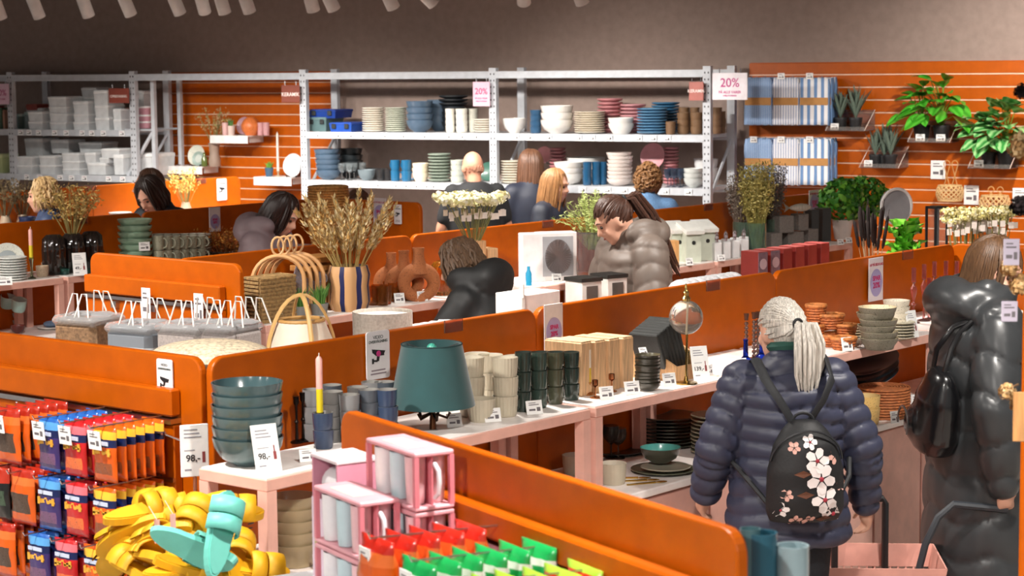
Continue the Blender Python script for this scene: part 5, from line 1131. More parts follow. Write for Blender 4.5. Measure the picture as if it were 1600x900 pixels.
p = P(80, 514, ZC); t = thing('serving_plate', 'white plate with a crumpled blue napkin', 'plate', p); ob('plate', plate_me(.17, .018, 'e3e3df/0.4'), t); MB().sphere((0, 0, .03), .045, 10, sc=(1.1, .8, .5)).sphere((.03, .01, .045), .03, 8, sc=(1, .6, .8)).obj('napkin', '6d86a4/0.8/f', t)
for px, py, yt in ((78, 470, 461), (142, 478, 456)): vs('plate', px+(0 if px > 100 else -60), py, 36, yt, 4, 'c9c6be/0.45', ZC, 'pale plate in the stack behind the carry bags' if px > 100 else 'pale plate in the stack behind the mint cups', 'plate', 'plate')
# green bowls, mugs, dried orange flowers
def vb(kind, px, wpx, yt, n, mat, b, label, name, cat, mat2=None, z=ZR, **kw):
    p = at(px, yt, b, z); s_ = S(p); d = wpx/s_; H = PB(px, yt+.08*wpx, b)[2]-z
    if kind == 'plate': st = H/n; me = plate_me(d, st*1.02, mat)
    elif kind == 'bowl': st = H/(n+.3); me = bowl_me(d, st*1.3, mat, mat2, **kw)
    else: st = H/n; me = cup_me(d, st*1.02, mat, mat2, **kw)
    return stack(me, n, st, p+Vector((0, 0, .0005)), label, cat, name, label if n > 1 else None, jx=.002, jr=1)
vb('bowl', 210, 54, 338, 7, '8fae94/0.35/c', -10.2, 'sage green bowl in the tall pile behind the end panel', 'bowl', 'bowl', 'a9c2a8/0.35/c', foot=.75)
for i in range(6):
    for r_ in range(2):
        p = at(247+i*13, 380, -10.12-.11*r_); Hm = PB(247+i*13, 368, -10.12)[2]-ZR
        for q_ in range(2): mug(p+Vector((0, 0, .0005+q_*Hm/2)), .08, Hm/2*.99, ('9a9a86/0.4/s', 'a6a592/0.4/s')[r_], 'cfcabb/0.4', 'grey green mug in the double row beside the sage bowls', 'grey green mugs', rz=RZA-1.2)
vb('plate', 308, 44, 362, 9, 'd6d4ca/0.45', -10.33, 'pale plate in the stack behind the grey green mugs', 'plate', 'plate')
card(at(226, 392, -10.02, ZR+.11), .07, .055, RC, 'white tag before the sage bowls', tilt=.1)
p = G(8.95, -9.62, .9); t = thing('flower_basket', 'wire basket of dried orange flowers behind the end panel', 'basket', P(358, 404, 1.22)); m = MB(); w_ = 76/S(t.location); 
for z in (0, .05): m.tube([(sx*w_/2, sy*.12, z) for sx, sy in ((-1, -1), (1, -1), (1, 1), (-1, 1), (-1, -1))], .004, 5)
for i in range(9): m.tube([(-w_/2+w_*i/8, -.12, .0), (-w_/2+w_*i/8, -.12, .05)], .0025, 4).tube([(-w_/2+w_*i/8, -.12, 0), (-w_/2+w_*i/8, .12, 0)], .0025, 4)
m.tube([(w_*.3, -.12, .05), (w_*.42, -.14, -.02), (w_*.55, -.12, .03)], .003, 5); m.obj('wire', '3a2c22/0.4', t)['kind'] = 'stuff'
MB().box(-w_*.48, w_*.48, -.11, .11, .004, .03).obj('lining', '8a6a4c/0.8', t)
dried(t, .1, .02, .17, 70, .75, ['8a5a2c/0.8', 'c97a2c/0.8', 'd99a44/0.8', 'b5602a/0.8'], 1, .013, 31, 9)
tag(MB().box(-.2, .2, -.13, .13, 0, .31).obj('basket_stand', 'b98a6a/0.6', None, Vector((t.location.x, t.location.y, .905)), 0), 'pale box under the wire flower basket', 'box')
round_poster(PB(336, 362, -10.5+.03), .1, .165, RZA, 'pink poster behind the dried orange flowers', None, [('SPAR', .2, .5), ('20%', .22, .38)])
# woven basket lamp, poster and camera signs
p = at(514, 365, -9.9, ZR); h = PB(514, 292, -9.9)[2]-ZR; r = 31/S(p); t = thing('woven_basket', 'round honey coloured woven bamboo basket', 'basket', p); m = MB()
for i in range(26):
    f = i/25; rr_ = r*(.78+.24*math.sin(f*2.2)) ; m.tube([(rr_*(1+.012*math.cos(20*a+i*PI))*math.cos(a), rr_*(1+.012*math.cos(20*a+i*PI))*math.sin(a), h*f) for a in np.linspace(0, 2*PI, 41)], h/50, 5)
m.obj('weave', 'c48a44/0.7/k', t)['kind'] = 'stuff'; MB().tube([(r*.93*math.cos(a), r*.93*math.sin(a), h) for a in np.linspace(0, 2*PI, 31)], .012, 6).obj('rim', 'd09a54/0.7/k', t)
def onA(px, py, a): return PA(px, py, a)
RE = RZA-PI/2
camsign(onA(622, 350, 10.44-.03), .07, .135, RE, 'small camera sign on the rear orange end panel', False)
round_poster(onA(594, 352, 10.44-.03), .125, .19, RE, 'pink round badge poster on the rear end panel', 'AF PÅ SELV LAG', [('SPAR', .22, .5), ('20%', .24, .36)])
camsign(onA(259, 631, 4.47-.0225), .078, .15, RE, 'camera sign at the corner of the sweets end panel', False)
camsign(PB(591, 592, -5.05+.024), .118, .172, RZA, 'camera sign on the orange partition beside the green lamp')
camsign(PB(347, 313, -13.2+.03), .11, .185, RZA, 'camera sign on the far partition before the plastic boxes', False)
round_poster(PB(1272, 334, -7.8+.03), .14, .17, RZA, 'pink badge poster behind the wooden fish', 'AF PÅ SELV LAG', [('SPAR', .22, .5), ('20%', .24, .36)])
# far row goods
ZF = ZC
for i, (px, py, wpx, yt, n, m_, l) in enumerate(((43, 345, 28, 312, 4, '22325c/0.35/c', 'navy bowl in the pile beside the blonde shopper'), (188, 338, 36, 308, 7, 'e0dcd6/0.45', 'white plate in the far stack beside the shopper looking down'), (307, 326, 38, 308, 4, 'd9d4cb/0.45', 'white plate in the far low stack under the camera sign'), (340, 326, 34, 312, 3, 'd2a83c/0.45', 'mustard plate in the far stack under the camera sign'), (12, 342, 30, 330, 3, 'd9d4cb/0.45', 'white plate in the far stack behind the plate riser'))):
    p = at(px, py, -12.9, 1.22); s_ = S(p); H = (py-yt-.14*wpx)/s_; d = wpx/s_
    if n == 4 and i == 0: stack(bowl_me(d, H*.45, m_), n, H/(n+1), p, l, 'bowl', 'bowl', l, jr=1)
    else: stack(plate_me(d, H/n, m_), n, H/n, p, l, 'plate', 'plate', l, jr=1)
for a0, a1, l in ((8.3, 9.7, 'pink riser table under the navy bowls'), (9.8, 11.0, 'pink riser table under the far white plates'), (11.05, 12.05, 'pink riser table under the mustard plates')): riser(-13.2, a0, a1, l, z=1.22)
for px, py, seed in ((290, 312, 51), (8, 330, 52), (35, 330, 53)):
    p = at(px, py, -13.0, 1.22); t = thing('dried_bouquet', {290: 'vase of dried yellow blossom behind the shopper looking down', 8: 'vase of dry brown grasses at the far row', 35: 'vase of thin dry grasses beside the blonde shopper'}[px], 'vase', p); MB().lathe([(0, 0), (.04, 0), (.05, .1), (.03, .16), (.026, .16), (0, .1)], 20).obj('vase', 'b9a58c/0.5', t)
    dried(t, .02, .12, .32, 30, .5, ['8a7a44/0.8', 'd6b45a/0.8', 'e2c878/0.8', 'c9a04c/0.8'] if px == 290 else ['6a5a3c/0.8', '7d6a48/0.8', '8f7c58/0.8', '5c4c36/0.8'], 1, .013, seed, 12)
# glass and plates under the rack end (behind the bald man)

# ================================================================ towels and plants on the slat wall
KT = WK-.04
STR = [stripes('tw_a', 'a9bfdc', '6d8fbe', 0, 60, .5), stripes('tw_b', 'e6e6ea', '8095bd', 0, 45, .32), stripes('tw_c', 'eeeef0', '6f93c2', 0, 17, .46)]
hookm = MB().tube([(0, .2, 0), (0, 0, 0), (0, -.01, .02)], .004, 6).mesh('hook', CHROME)
for r_, (y0, y1) in enumerate(((122, 195), (217, 289))):
    for c_, (x0, x1) in enumerate(((1163, 1208), (1207, 1250), (1249, 1297))):
        k = KT-.22
        p = PW((x0+x1)/2, y1, k); w_ = (x1-x0)/S(p)*1.02; h = (y1-y0)/S(p)
        for i in range(4):
            q = p+Vector((DW[0], DW[1], 0))*(i*.05)+Vector((RW[0], RW[1], 0))*(.006*(i % 2))
            t = thing('striped_towel', ('blue woven', 'finely striped white', 'broad blue striped white')[c_]+' towel with a tan paper band in the '+('upper', 'lower')[r_]+' row', 'towel', q, RZW, ('upper', 'lower')[r_]+' '+('blue woven', 'finely striped', 'broad striped')[c_]+' towels')
            m = MB(); n = 9; v = []; f = []
            for sy in (-1, 1):
                for iz in range(8):
                    for ix in range(n):
                        u = ix/(n-1)-.5; z = iz/7; pin = 1-.06*math.exp(-((z-.5)/.08)**2)-.08*max(0, z-.85)/.15
                        v.append((u*w_*pin, sy*(.02+.004*math.sin(ix*2.1+iz)*(1-abs(2*u))), z*h+.006*math.sin(ix*3+i)))
            N = 8*n
            for iz in range(7):
                for ix in range(n-1):
                    a = iz*n+ix; f += [(a, a+1, a+n+1, a+n), (N+a+n, N+a+n+1, N+a+1, N+a)]
                a = iz*n; f += [(a+n, N+a+n, N+a, a), (a+n-1, N+a+n-1, N+a+2*n-1, a+2*n-1)]
            f += [(ix, N+ix, N+ix+1, ix+1) for ix in range(n-1)]+[(7*n+ix+1, N+7*n+ix+1, N+7*n+ix, 7*n+ix) for ix in range(n-1)]
            me = mk('cloth', v, f, [STR[c_]], None, True); ob('cloth', me, t)
            MB().bbox(-w_*.475, w_*.475, -.026, .026, h*.42, h*.58, .003).obj('paper_band', 'c08a4c/0.7', t)
            if i == 0:
                for s_ in (-.25, .25):
                    ob('hook', hookm, t, (w_*s_, 0, h*.985))
        if c_ > 0 or r_: card(PW((x0+x1)/2-8, y0+6 if r_ else y0+2, k-.03), .06, .05, RZW, 'price tag above the '+('upper', 'lower')[r_]+' '+('blue woven', 'finely striped', 'broad striped')[c_]+' towels', tilt=0)
def acrylic(x0, x1, y, label, dep=.26, hb=.16):
    k = KT-dep/2; p = W(xl((x0+x1)/2, k), k, PW((x0+x1)/2, y, KT-dep)[2]); w_ = (x1-x0)/S(p)
    t = thing('acrylic_shelf', label, 'shelf', p, RZW)
    MB().bbox(-w_/2, w_/2, -dep/2, dep/2, -.005, 0, .001).obj('tray', 'f3e6de/0.02/g', t); MB().box(-w_/2, w_/2, -dep/2, -dep/2+.004, 0, .03).obj('lip', 'f6efe9/0.02/g', t); MB().box(-w_/2, w_/2, dep/2-.004, dep/2, 0, hb).obj('back', 'f3e6de/0.02/g', t)
    for s_ in (-1, 1): MB().tube([(s_*w_/2, -dep/2, 0), (s_*w_/2, dep/2, hb)], .003, 4).obj('edge', 'f7e2d4/0.1', t)
    return p, k
def wall_plant(px, z, k, d, hp, kind, label, n, L, seed, group=None):
    p = W(xl(px, k), k, z); t = thing('potted_plant', label, 'plant', p, RZW, group); r = d/2; rr = random.Random(seed)
    MB().lathe([(0, 0), (r*.78, 0), (r, hp*.85), (r*1.06, hp*.85), (r*1.06, hp), (r*.95, hp), (r*.9, hp*.9), (0, hp*.88)], 24).obj('pot', '1d1d1f/0.5', t)
    if kind == 'aloe':
        for i in range(n):
            a = i*2.399; el = .25+.9*i/n if i < n*.7 else rr.uniform(.1, .5); el = PI/2-el*.75
            o = ob('leaf', leaf_me(.23, .016, .05, M('66786a/0.6/f'), 'aloe_leaf', .6), t, (0, 0, hp*.9)); o.rotation_euler = (0, -el, a); o.scale = (L/.23*rr.uniform(.75, 1.1),)*3
    else:
        lm = leafmat('3a9322', '5cb83a', 'lily', .3) if kind == 'lily' else leafmat('2f8a3a', '9fce8a', 'calathea', .35)
        st = MB()
        for i in range(n):
            a = i*2.399+rr.uniform(-.3, .3); f = (i+.5)/n; l = L*rr.uniform(.7, 1.05); out = l*(.1+.28*f); hz = hp*.9+l*(1.0-.75*f)
            tip = Vector((out*math.cos(a), out*math.sin(a)*.4-.08, hz)); st.tube([(0, 0, hp*.88), (tip.x*.4, tip.y*.4, hp*.88+(hz-hp*.88)*.65), tip], .004, 5)
            o = ob('leaf', leaf_me(.15, .05 if kind == 'lily' else .055, .3, lm, kind+'_leaf', .22), t, tip); o.rotation_euler = (rr.uniform(-.5, .5), -.55+1.0*f, math.atan2(tip.y, tip.x)); o.scale = (rr.uniform(.75, 1.15)*L/.3,)*3
        st.obj('stem', '7a9a3a/0.5', t)['kind'] = 'stuff'
    return t
p, k = acrylic(1297, 1360, 204, 'clear shelf with two spiky aloes beside the towels')
wall_plant(1313, p[2], k, .105, .1, 'aloe', 'spiky grey green aloe next to the broad striped towels', 26, .23, 1); wall_plant(1337, p[2], k, .105, .1, 'aloe', 'spiky grey green aloe at the right of the upper pair', 26, .26, 2); card(W(xl(1304, KT-.22), KT-.22, p[2]), .07, .055, RZW, 'price tag under the upper aloe pair', tilt=0)
p, k = acrylic(1350, 1413, 262, 'clear shelf with three spiky aloes')
wall_plant(1368, p[2], k, .1, .1, 'aloe', 'small aloe beside the lower aloe tag', 24, .2, 3); wall_plant(1392, p[2], k-.02, .105, .1, 'aloe', 'front right aloe on the lower clear shelf', 26, .23, 4); wall_plant(1382, p[2], k+.02, .08, .09, 'aloe', 'tall aloe behind the lower pair', 20, .27, 5); card(W(xl(1357, KT-.22), KT-.22, p[2]), .07, .055, RZW, 'price tag under the lower aloes', tilt=0)
p, k = acrylic(1425, 1492, 222, 'clear shelf with two glossy peace lilies')
wall_plant(1440, p[2], k, .13, .13, 'lily', 'glossy broad leaved green plant next to the aloes', 20, .33, 6); wall_plant(1471, p[2], k-.01, .13, .13, 'lily', 'tallest glossy broad leaved plant on the slat wall', 22, .42, 7)
for px, l in ((1438, 'price tag under the first peace lily'), (1470, 'price tag under the tallest peace lily')): card(W(xl(px, KT-.22), KT-.22, p[2]), .075, .06, RZW, l, tilt=0)
p, k = acrylic(1520, 1586, 263, 'clear shelf with pale veined leafy plants')
wall_plant(1545, p[2], k, .12, .12, 'cala', 'pale veined leafy plant beside the hanging tag', 24, .36, 8); wall_plant(1573, p[2], k, .14, .13, 'cala', 'larger pale veined leafy plant near the dark blossoms', 26, .42, 9); card(W(xl(1530, KT-.22), KT-.22, p[2]), .075, .06, RZW, 'price tag under the veined plants', tilt=0)
card(W(xl(1532, KT-.2), KT-.2, p[2]+.12), .08, .06, RZW, 'label tied to the veined plant', tilt=-.1)
for x0, x1, y0, y1, l in ((1455, 1476, 251, 280, 'white info card on the slat wall above the rattan lantern'), (1507, 1528, 290, 320, 'white info card beside the rattan lantern'), (1583, 1604, 294, 318, 'white info card near the dark blossoms')):
    q = PW((x0+x1)/2, y1, KT-.01); card(q, (x1-x0)/S(q)/.9, (y1-y0)/S(q), RZW, l, tilt=0)
for px, y0, y1, rpx, hb, l in ((1484, 290, 313, 21, 251, 'rattan openwork lantern hanging by loops on the slat wall'), (1554, 306, 334, 24, 292, 'rattan openwork lantern behind the yellow alliums')):
    q = PW(px, y1, KT-.14); s_ = S(q); t = thing('rattan_lantern', l, 'lantern', q, RZW); r = min(rpx/s_, .13); h = (y1-y0)/s_; m = MB()
    for i in range(16):
        for d in (-1, 1): m.tube([((r*(.72+.28*math.sin(PI*(.15+.7*u))))*math.cos(i*PI/8+d*u*1.3), (r*(.72+.28*math.sin(PI*(.15+.7*u))))*math.sin(i*PI/8+d*u*1.3), h*u) for u in np.linspace(0, 1, 7)], .005, 5)
    m.obj('weave', 'd9b47e/0.6', t)['kind'] = 'stuff'
    for z in (0, h): MB().tube([(r*.84*math.cos(a), r*.84*math.sin(a), z) for a in np.linspace(0, 2*PI, 25)], .007, 6).obj('ring', 'd9b47e/0.6', t)
    zz = PW(px, hb, KT-.14)[2]-q[2]
    for s2 in (-1, 1): MB().tube([(s2*.1*r, .02, h)]+[(s2*(.3*r+.025*math.cos(u)), .02, zz-.03+.03*math.sin(u)) for u in np.linspace(0, PI, 7)]+[(s2*.5*r, .02, h)], .004, 5).obj('handle', 'c9975a/0.6', t)
# goods between the rear partition and the slat wall at the right
def fl_thing(px, py, y, zb): p = PY(px, py, y); p.z = zb; return p
tb2 = thing('display_table', 'low dark table behind the yellow alliums', 'table', PY(1500, 400, 12.6)*1.0, RZA); tb2.location.z = 0
MB().bbox(-.9, 1.0, -.35, .35, .96, 1.0, .004).obj('top', PINK, tb2)
for x in (-.85, .9):
    for y in (-.3, .25): MB().box(x, x+.05, y, y+.05, 0, .96).obj('leg', PINK, tb2)
p = fl_thing(1463, 388, 12.6, 1.0); h = PY(1463, 322, 12.6)[2]-1.0; t = thing('frame_lantern', 'tall black frame lantern with glass panes', 'lantern', p, RZA-.4); w_ = 22/S(p)
for sx in (-1, 1):
    for sy in (-1, 1): MB().box(sx*w_/2-.006, sx*w_/2+.006, sy*w_/2-.006, sy*w_/2+.006, 0, h).obj('post', '1c1c1e/0.4', t)
for z in (0, h-.015): MB().box(-w_/2, w_/2, -w_/2, w_/2, z, z+.015).obj('plate', '1c1c1e/0.4', t)
for sy in (-1, 1): MB().box(-w_/2, w_/2, sy*w_/2-.001, sy*w_/2+.001, .01, h-.01).obj('pane', 'f2f2f2/0.0/g', t)
tag(MB().lathe([(0, 0), (.036, 0), (.036, .3), (.032, .31), (0, .305)], 20).obj('pillar_candle', 'e3e0dc/0.5', None, fl_thing(1480, 388, 12.55, 1.0)), 'white pillar candle beside the black frame lantern', 'candle')
for px, seed, l in ((1506, 61, 'glass vase of yellow white alliums before the rattan lantern'), (1548, 62, 'second glass vase of yellow white alliums beside the dark blossoms')):
    p = fl_thing(px, 400, 11.4, .92); t = thing('allium_vase', l, 'vase', p); MB().lathe([(0, 0), (.05, 0), (.055, .3), (.05, .3), (.045, .012), (0, .01)], 20).obj('glass', 'e6ecea/0.02/g', t); z1 = PY(px, 326, 11.4)[2]-.92; allium(t, .05, z1-.05, 24, .11 if px < 1520 else .13, .042, seed, ('7a7a48/0.8', 'efe2a0/0.8', 'f3ecc4/0.8', 'd9cf82/0.8'))
tb3 = thing('display_table', 'pale narrow table under the yellow alliums', 'table', G(9.75, -5.8, 0), RZA); tb3.location = PY(1528, 400, 11.4); tb3.location.z = 0
MB().bbox(-.3, .3, -.2, .2, .88, .92, .004).obj('top', TOPW, tb3); [MB().box(x, x+.04, y, y+.04, 0, .88).obj('leg', PINK, tb3) for x in (-.28, .24) for y in (-.18, .14)]
p = fl_thing(1398, 345, 13.4, 1.0); t = thing('round_mirror', 'grey round disc with a white rim on a stand', 'mirror', p, RZA-.5); r = 27/S(p)
MB().lathe([(0, 0), (r, 0), (r, .02), (0, .02)], 36, M4=Matrix.Translation((0, 0, r+.06+(PY(1398, 322, 13.4)[2]-1.0-r-.06))) @ Matrix.Rotation(PI/2-.15, 4, 'X')).obj('disc', '9a9a9e/0.6', t); MB().tube([(r*math.cos(a), -.02, (PY(1398, 322, 13.4)[2]-1.0)+r*math.sin(a)) for a in np.linspace(0, 2*PI, 33)], .01, 6).obj('rim', 'e6e4e2/0.5', t); MB().tube([(0, 0, 0), (0, 0, .3)], .012, 8).obj('foot', 'e6e4e2/0.5', t)
tb4 = thing('display_table', 'table behind the ivy pots', 'table', Vector((p.x, p.y, 0)), RZA); MB().bbox(-.3, .3, -.2, .2, .96, 1.0, .004).obj('top', PINK, tb4); [MB().box(x, x+.04, y, y+.04, 0, .96).obj('leg', PINK, tb4) for x in (-.28, .24) for y in (-.18, .14)]

# ================================================================ sweets on the left end panel
def bag_me(w_, h, th, mats, bands, key, photo=None):
    """pillow bag: bands = [(z from, z to, slot)] by fraction of height"""
    def f():
        nx, nz = 9, 15; v = []; fc = []; mi = []
        for sy in (-1, 1):
            for iz in range(nz):
                for ix in range(nx):
                    u = ix/(nx-1)*2-1; q = iz/(nz-1); bul = (1-u**4)*math.sin(PI*min(1, max(0, (q-.04)/.92)))**.6 if .04 < q < .96 else 0
                    v.append((u*w_/2*(1-.05*math.sin(PI*q)), sy*(th/2*bul+.0015)+.003*math.sin(ix*2.3+iz*1.1)*(bul > 0), q*h))
        N = nx*nz
        for iz in range(nz-1):
            q = (iz+.5)/(nz-1); s = next((b[2] for b in bands if b[0] <= q < b[1]), 0)
            for ix in range(nx-1):
                a = iz*nx+ix; ss = s
                if photo and photo[0] <= q < photo[1] and 1 <= ix <= 6: ss = photo[2]
                fc += [(a, a+1, a+nx+1, a+nx), (N+a+nx, N+a+nx+1, N+a+1, N+a)]; mi += [ss, s]
            a = iz*nx; fc += [(a+nx, N+a+nx, N+a, a), (a+nx-1, N+a+nx-1, N+a+2*nx-1, a+2*nx-1)]; mi += [s, s]
        fc += [(ix, N+ix, N+ix+1, ix+1) for ix in range(nx-1)]; mi += [bands[0][2]]*(nx-1)
        b0 = (nz-1)*nx; fc += [(b0+ix+1, N+b0+ix+1, N+b0+ix, b0+ix) for ix in range(nx-1)]; mi += [bands[-1][2]]*(nx-1)
        return mk('candy_bag', v, fc, mats, mi, True)
    return cached(key, f)
FO = '/0.28/c'
NAVY = '141f4e'+FO; ORB = 'd85a10'+FO; YEL = 'f0b838'+FO; REDB = 'c01e22'+FO; BLB = '2460b4'+FO; PUR = '3a2a66'+FO; LBB = '5aa0dc'+FO
def candy(kind):
    if kind == 'orange': return bag_me(.115, .18, .035, [ORB, NAVY, YEL, '8a4a2a/0.3/s'], [(0, .12, 0), (.12, .62, 0), (.62, .8, 1), (.8, .9, 2), (.9, 1.01, 0)], 'bag_o', (.12, .36, 3))
    if kind == 'red': return bag_me(.115, .18, .035, [REDB, NAVY, 'e0707a'+FO, 'd86a3a/0.3/s'], [(0, .62, 0), (.62, .8, 1), (.8, .92, 2), (.92, 1.01, 0)], 'bag_r', (.12, .36, 3))
    if kind == 'blue': return bag_me(.115, .18, .035, [NAVY, PUR, LBB, '6a4a6a/0.3/s', BLB], [(0, .07, 4), (.07, .62, 1), (.62, .8, 0), (.8, .92, 2), (.92, 1.01, 4)], 'bag_b', (.12, .36, 3))
    if kind == 'dark': return bag_me(.115, .18, .035, ['161616'+FO, '3a4a3a/0.3/s', 'b0301c'+FO], [(0, .7, 0), (.7, 1.01, 2)], 'bag_d', (.3, .6, 1))
    return bag_me(.13, .19, .04, [ORB, 'e87030'+FO, 'b02a18'+FO, '4a3a30/0.3/s'], [(0, .1, 2), (.1, .75, 0), (.75, .88, 1), (.88, 1.01, 2)], 'bag_x', (.2, .58, 3))
LBL_ = {'orange': 'orange and navy bag of sweets with a gold title', 'red': 'red and navy bag of sweets with a gold title', 'blue': 'blue and purple bag of sweets with a gold title', 'snack': 'orange snack bag with a dark picture', 'dark': 'black snack bag with a red top'}
ttl = MB()
for i, x in enumerate((-.036, -.024, -.012, .0, .012, .024, .036)): ttl.box(x-.005, x+.006, -.0195, -.016, .088+.004*(i % 3), .112-.005*((i*2) % 3)).box(x-.004, x+.009, -.0195, -.016, .094+.006*(i % 2), .1+.006*(i % 2))
ttl = ttl.mesh('gold_title', 'e2a93a/0.3')
brand = MB().box(-.038, .034, -.0185, -.016, .122, .135).mesh('white_brand', 'c9d3ea/0.4')
hk = MB().tube([(0, 0, 0), (0, -.3, .0), (0, -.305, .012)], .003, 6).mesh('hook', CHROME)
rows_ = [('upper', 1.345, ((22, 'snack'), (85, 'blue'), (126, 'red'), (172, 'orange'))), ('middle', 1.145, ((8, 'dark'), (45, 'snack'), (86, 'blue'), (128, 'red'), (172, 'orange'))), ('bottom', .945, ((15, 'snack'), (70, 'blue'), (112, 'red'), (158, 'orange')))]
DP = next(o for o in SC.objects if o.get('label') == 'orange end panel hung with bags of sweets')
for rn, zt, cols in rows_:
    for px, kind in cols:
        yy = {1.345: 690, 1.145: 785, .945: 875}[zt]
        q = PA(px, yy, 4.2); bb = ab(q)[1]
        o = ob('hook', hk, DP, (bb+7.0, -.05, zt+.003))
        for i in range(6):
            t = thing('candy_bag', LBL_[kind]+' on the '+rn+' hook row', 'bag', G(4.18+i*.04, bb, zt-.18), RE+rnd(-.05, .05), LBL_[kind]+', '+rn+' row')
            ob('pouch', candy(kind), t)
            if i == 0 and kind in ('orange', 'red', 'blue'): ob('gold_title', ttl, t); ob('white_brand', brand, t)
        if rn == 'upper': card(G(4.14, bb+.0, zt-.07), .062, .062, RE, 'price tag before the '+LBL_[kind]+' column', tilt=-.1)
# wire rail along the top
m = MB()
for i in range(14): m.tube([(.1+i*.13, -.07, HP-.23), (.16+i*.13, -.10, HP-.25), (.2+i*.13, -.07, HP-.27)], .003, 4)
m.tube([(0, -.1, HP-.25), (1.83, -.1, HP-.25)], .005, 6).obj('wire_rail', CHROME, DP)['kind'] = 'stuff'
# ================================================================ slippers on a stand
st = thing('slipper_stand', 'grey stand under the pile of yellow slippers', 'stand', G(4.02, -4.86, 0), RZA)
MB().bbox(-.18, .18, -.3, .3, 0, .84, .01).obj('box', '8a8684/0.6', st)
def slipper(mat, dark, label, p, rot, group):
    t = thing('slipper', label, 'slipper', p, 0, group); t.rotation_euler = rot
    def sole():
        pts = []
        for a in np.linspace(0, 2*PI, 29)[:-1]:
            x = .13*math.cos(a); w_ = .044+.008*math.cos(a)-.006*math.exp(-((x+.01)/.04)**2); pts.append((x, w_*math.sin(a)))
        b = MB().poly(pts, 0, .022).poly([(x*.94, y*.9) for x, y in pts], .022, .026, 1); return b.mesh('sole', mat, mat)
    ob('sole', cached(('sole', mat), sole), t)
    def strap(x0, x1):
        v = []; f = []
        for j, x in enumerate((x0, (x0+x1)/2, x1)):
            for k, a in enumerate(np.linspace(0, PI, 11)):
                for r in (1.0, .9): v.append((x, .054*r*math.cos(a), .012+.058*r*math.sin(a)*(1.05 if j == 1 else 1)))
        for j in range(2):
            for k in range(10):
                for r in (0, 1): a = j*22+k*2+r; q = (a, a+2, a+24, a+22); f.append(q if r == 0 else q[::-1])
        for k in range(10):
            for j in (0, 2): a = j*22+k*2; f.append((a, a+1, a+3, a+2) if j == 0 else (a+2, a+3, a+1, a))
        return mk('strap', v, f, [mat], None, True)
    ob('strap', cached(('strap1', mat), lambda: strap(.0, .045)), t); ob('strap', cached(('strap2', mat), lambda: strap(.05, .1)), t)
    return t
YS = 'dda410/0.55'; TS = '6cc6b8/0.5'
for i, (px, py, a, rot) in enumerate(((225, 795, 4.0, (.3, -.1, .5)), (262, 785, 4.1, (.2, .2, 2.6)), (300, 790, 4.12, (-.2, .3, 3.4)), (345, 795, 4.12, (.3, .1, .2)), (205, 830, 3.95, (.9, .5, 2.9)), (255, 835, 3.92, (.7, .45, 2.5)), (292, 820, 3.95, (.6, -.6, 1.2)), (180, 865, 3.95, (.8, .6, 2.2)), (235, 868, 3.88, (.5, .2, 2.0)), (300, 880, 3.9, (.4, .3, .6)), (362, 870, 4.02, (.9, -.4, 1.6)), (270, 890, 3.85, (.2, .1, 1.0)), (215, 890, 3.9, (.3, -.2, 2.4)), (385, 885, 4.05, (.4, .2, .4)))):
    slipper(YS, None, 'yellow foam slide slipper in the pile beside the sweets', PA(px, py+10, a), rot, 'yellow slippers')
for i, (px, py, a, rot) in enumerate(((340, 825, 3.88, (1.0, -1.0, 1.3)), (298, 850, 3.84, (-1.1, .5, .3)), (330, 870, 3.92, (.9, .2, 2.2)))):
    slipper(TS, None, 'mint green foam slide slipper among the yellow ones', PA(px, py+10, a), rot, 'mint slippers')
for px, py in ((245, 812), (270, 803)):
    q = PA(px, py, 3.86); t = thing('swing_tag', 'pink paper swing tag tied to the yellow slippers', 'tag', q, .4, 'swing tags'); MB().box(-.008, .008, -.001, .001, -.07, 0).obj('paper', 'e6b0a8/0.6', t); MB().tube([(0, 0, 0), (-.02, .01, .04)], .0015, 4).obj('string', 'efe6dc/0.6', t)

# ================================================================ front end panel goods
FZ = 1.12
fs = thing('front_shelf', 'grey wire shelf under the pink mug cartons', 'shelf', FP(0, 0, 0), FANG)
MB().box(.05, FL-.1, -.44, -.062, FZ-.02, FZ).obj('shelf', 'b9bcc0/0.4', fs); MB().box(.05, FL-.1, -.36, -.07, 0, FZ-.02).obj('base', 'a9a6a4/0.6', fs)
def mugpack(u, v, z, label, group, c1='e9c9cf/0.45', w_=.26, d=.11, h=.145):
    t = thing('mug_carton', label, 'carton', FP(u, v, z), FANG, group)
    MB().bbox(-w_/2, w_/2, -d/2, d/2, h-.012, h, .003).obj('top_flap', 'e2a3ac/0.45', t); MB().bbox(-w_/2, w_/2, -d/2, d/2, 0, .01, .003).obj('bottom', 'e2a3ac/0.45', t)
    for x in (-w_/2+.006, w_/2-.006):
        for y in (-d/2+.006, d/2-.006): MB().box(x-.006, x+.006, y-.006, y+.006, .01, h-.012).obj('corner_post', 'd9808c/0.45', t)
    MB().box(-w_*.3, w_*.2, -d*.3, d*.2, h, h+.0006).obj('print', 'f3d9b8/0.45/s', t); MB().box(-w_/2+.012, w_/2-.012, -.002, .002, .01, h-.012).obj('divider', 'd9808c/0.45', t)
    for i in range(3):
        x = -w_/2+.05+i*.08
        for s_ in (-1, 1):
            o = ob('mug', cup_me(.052, h-.028, ('ece8ec/0.35/c', 'bfd6de/0.35/c', 'e3b9bf/0.35/c')[i], None), t, (x, s_*d*.245, .012))
            if s_ < 0: pass
    for s_ in (-1, 1): MB().tube([(s_*w_/2, 0, .03), (s_*(w_/2+.02), 0, .045), (s_*(w_/2+.024), 0, .07), (s_*(w_/2+.02), 0, .1), (s_*w_/2, 0, .115)], .006, 6).obj('mug_handle', 'e6e2e8/0.35/c', t)
    return t
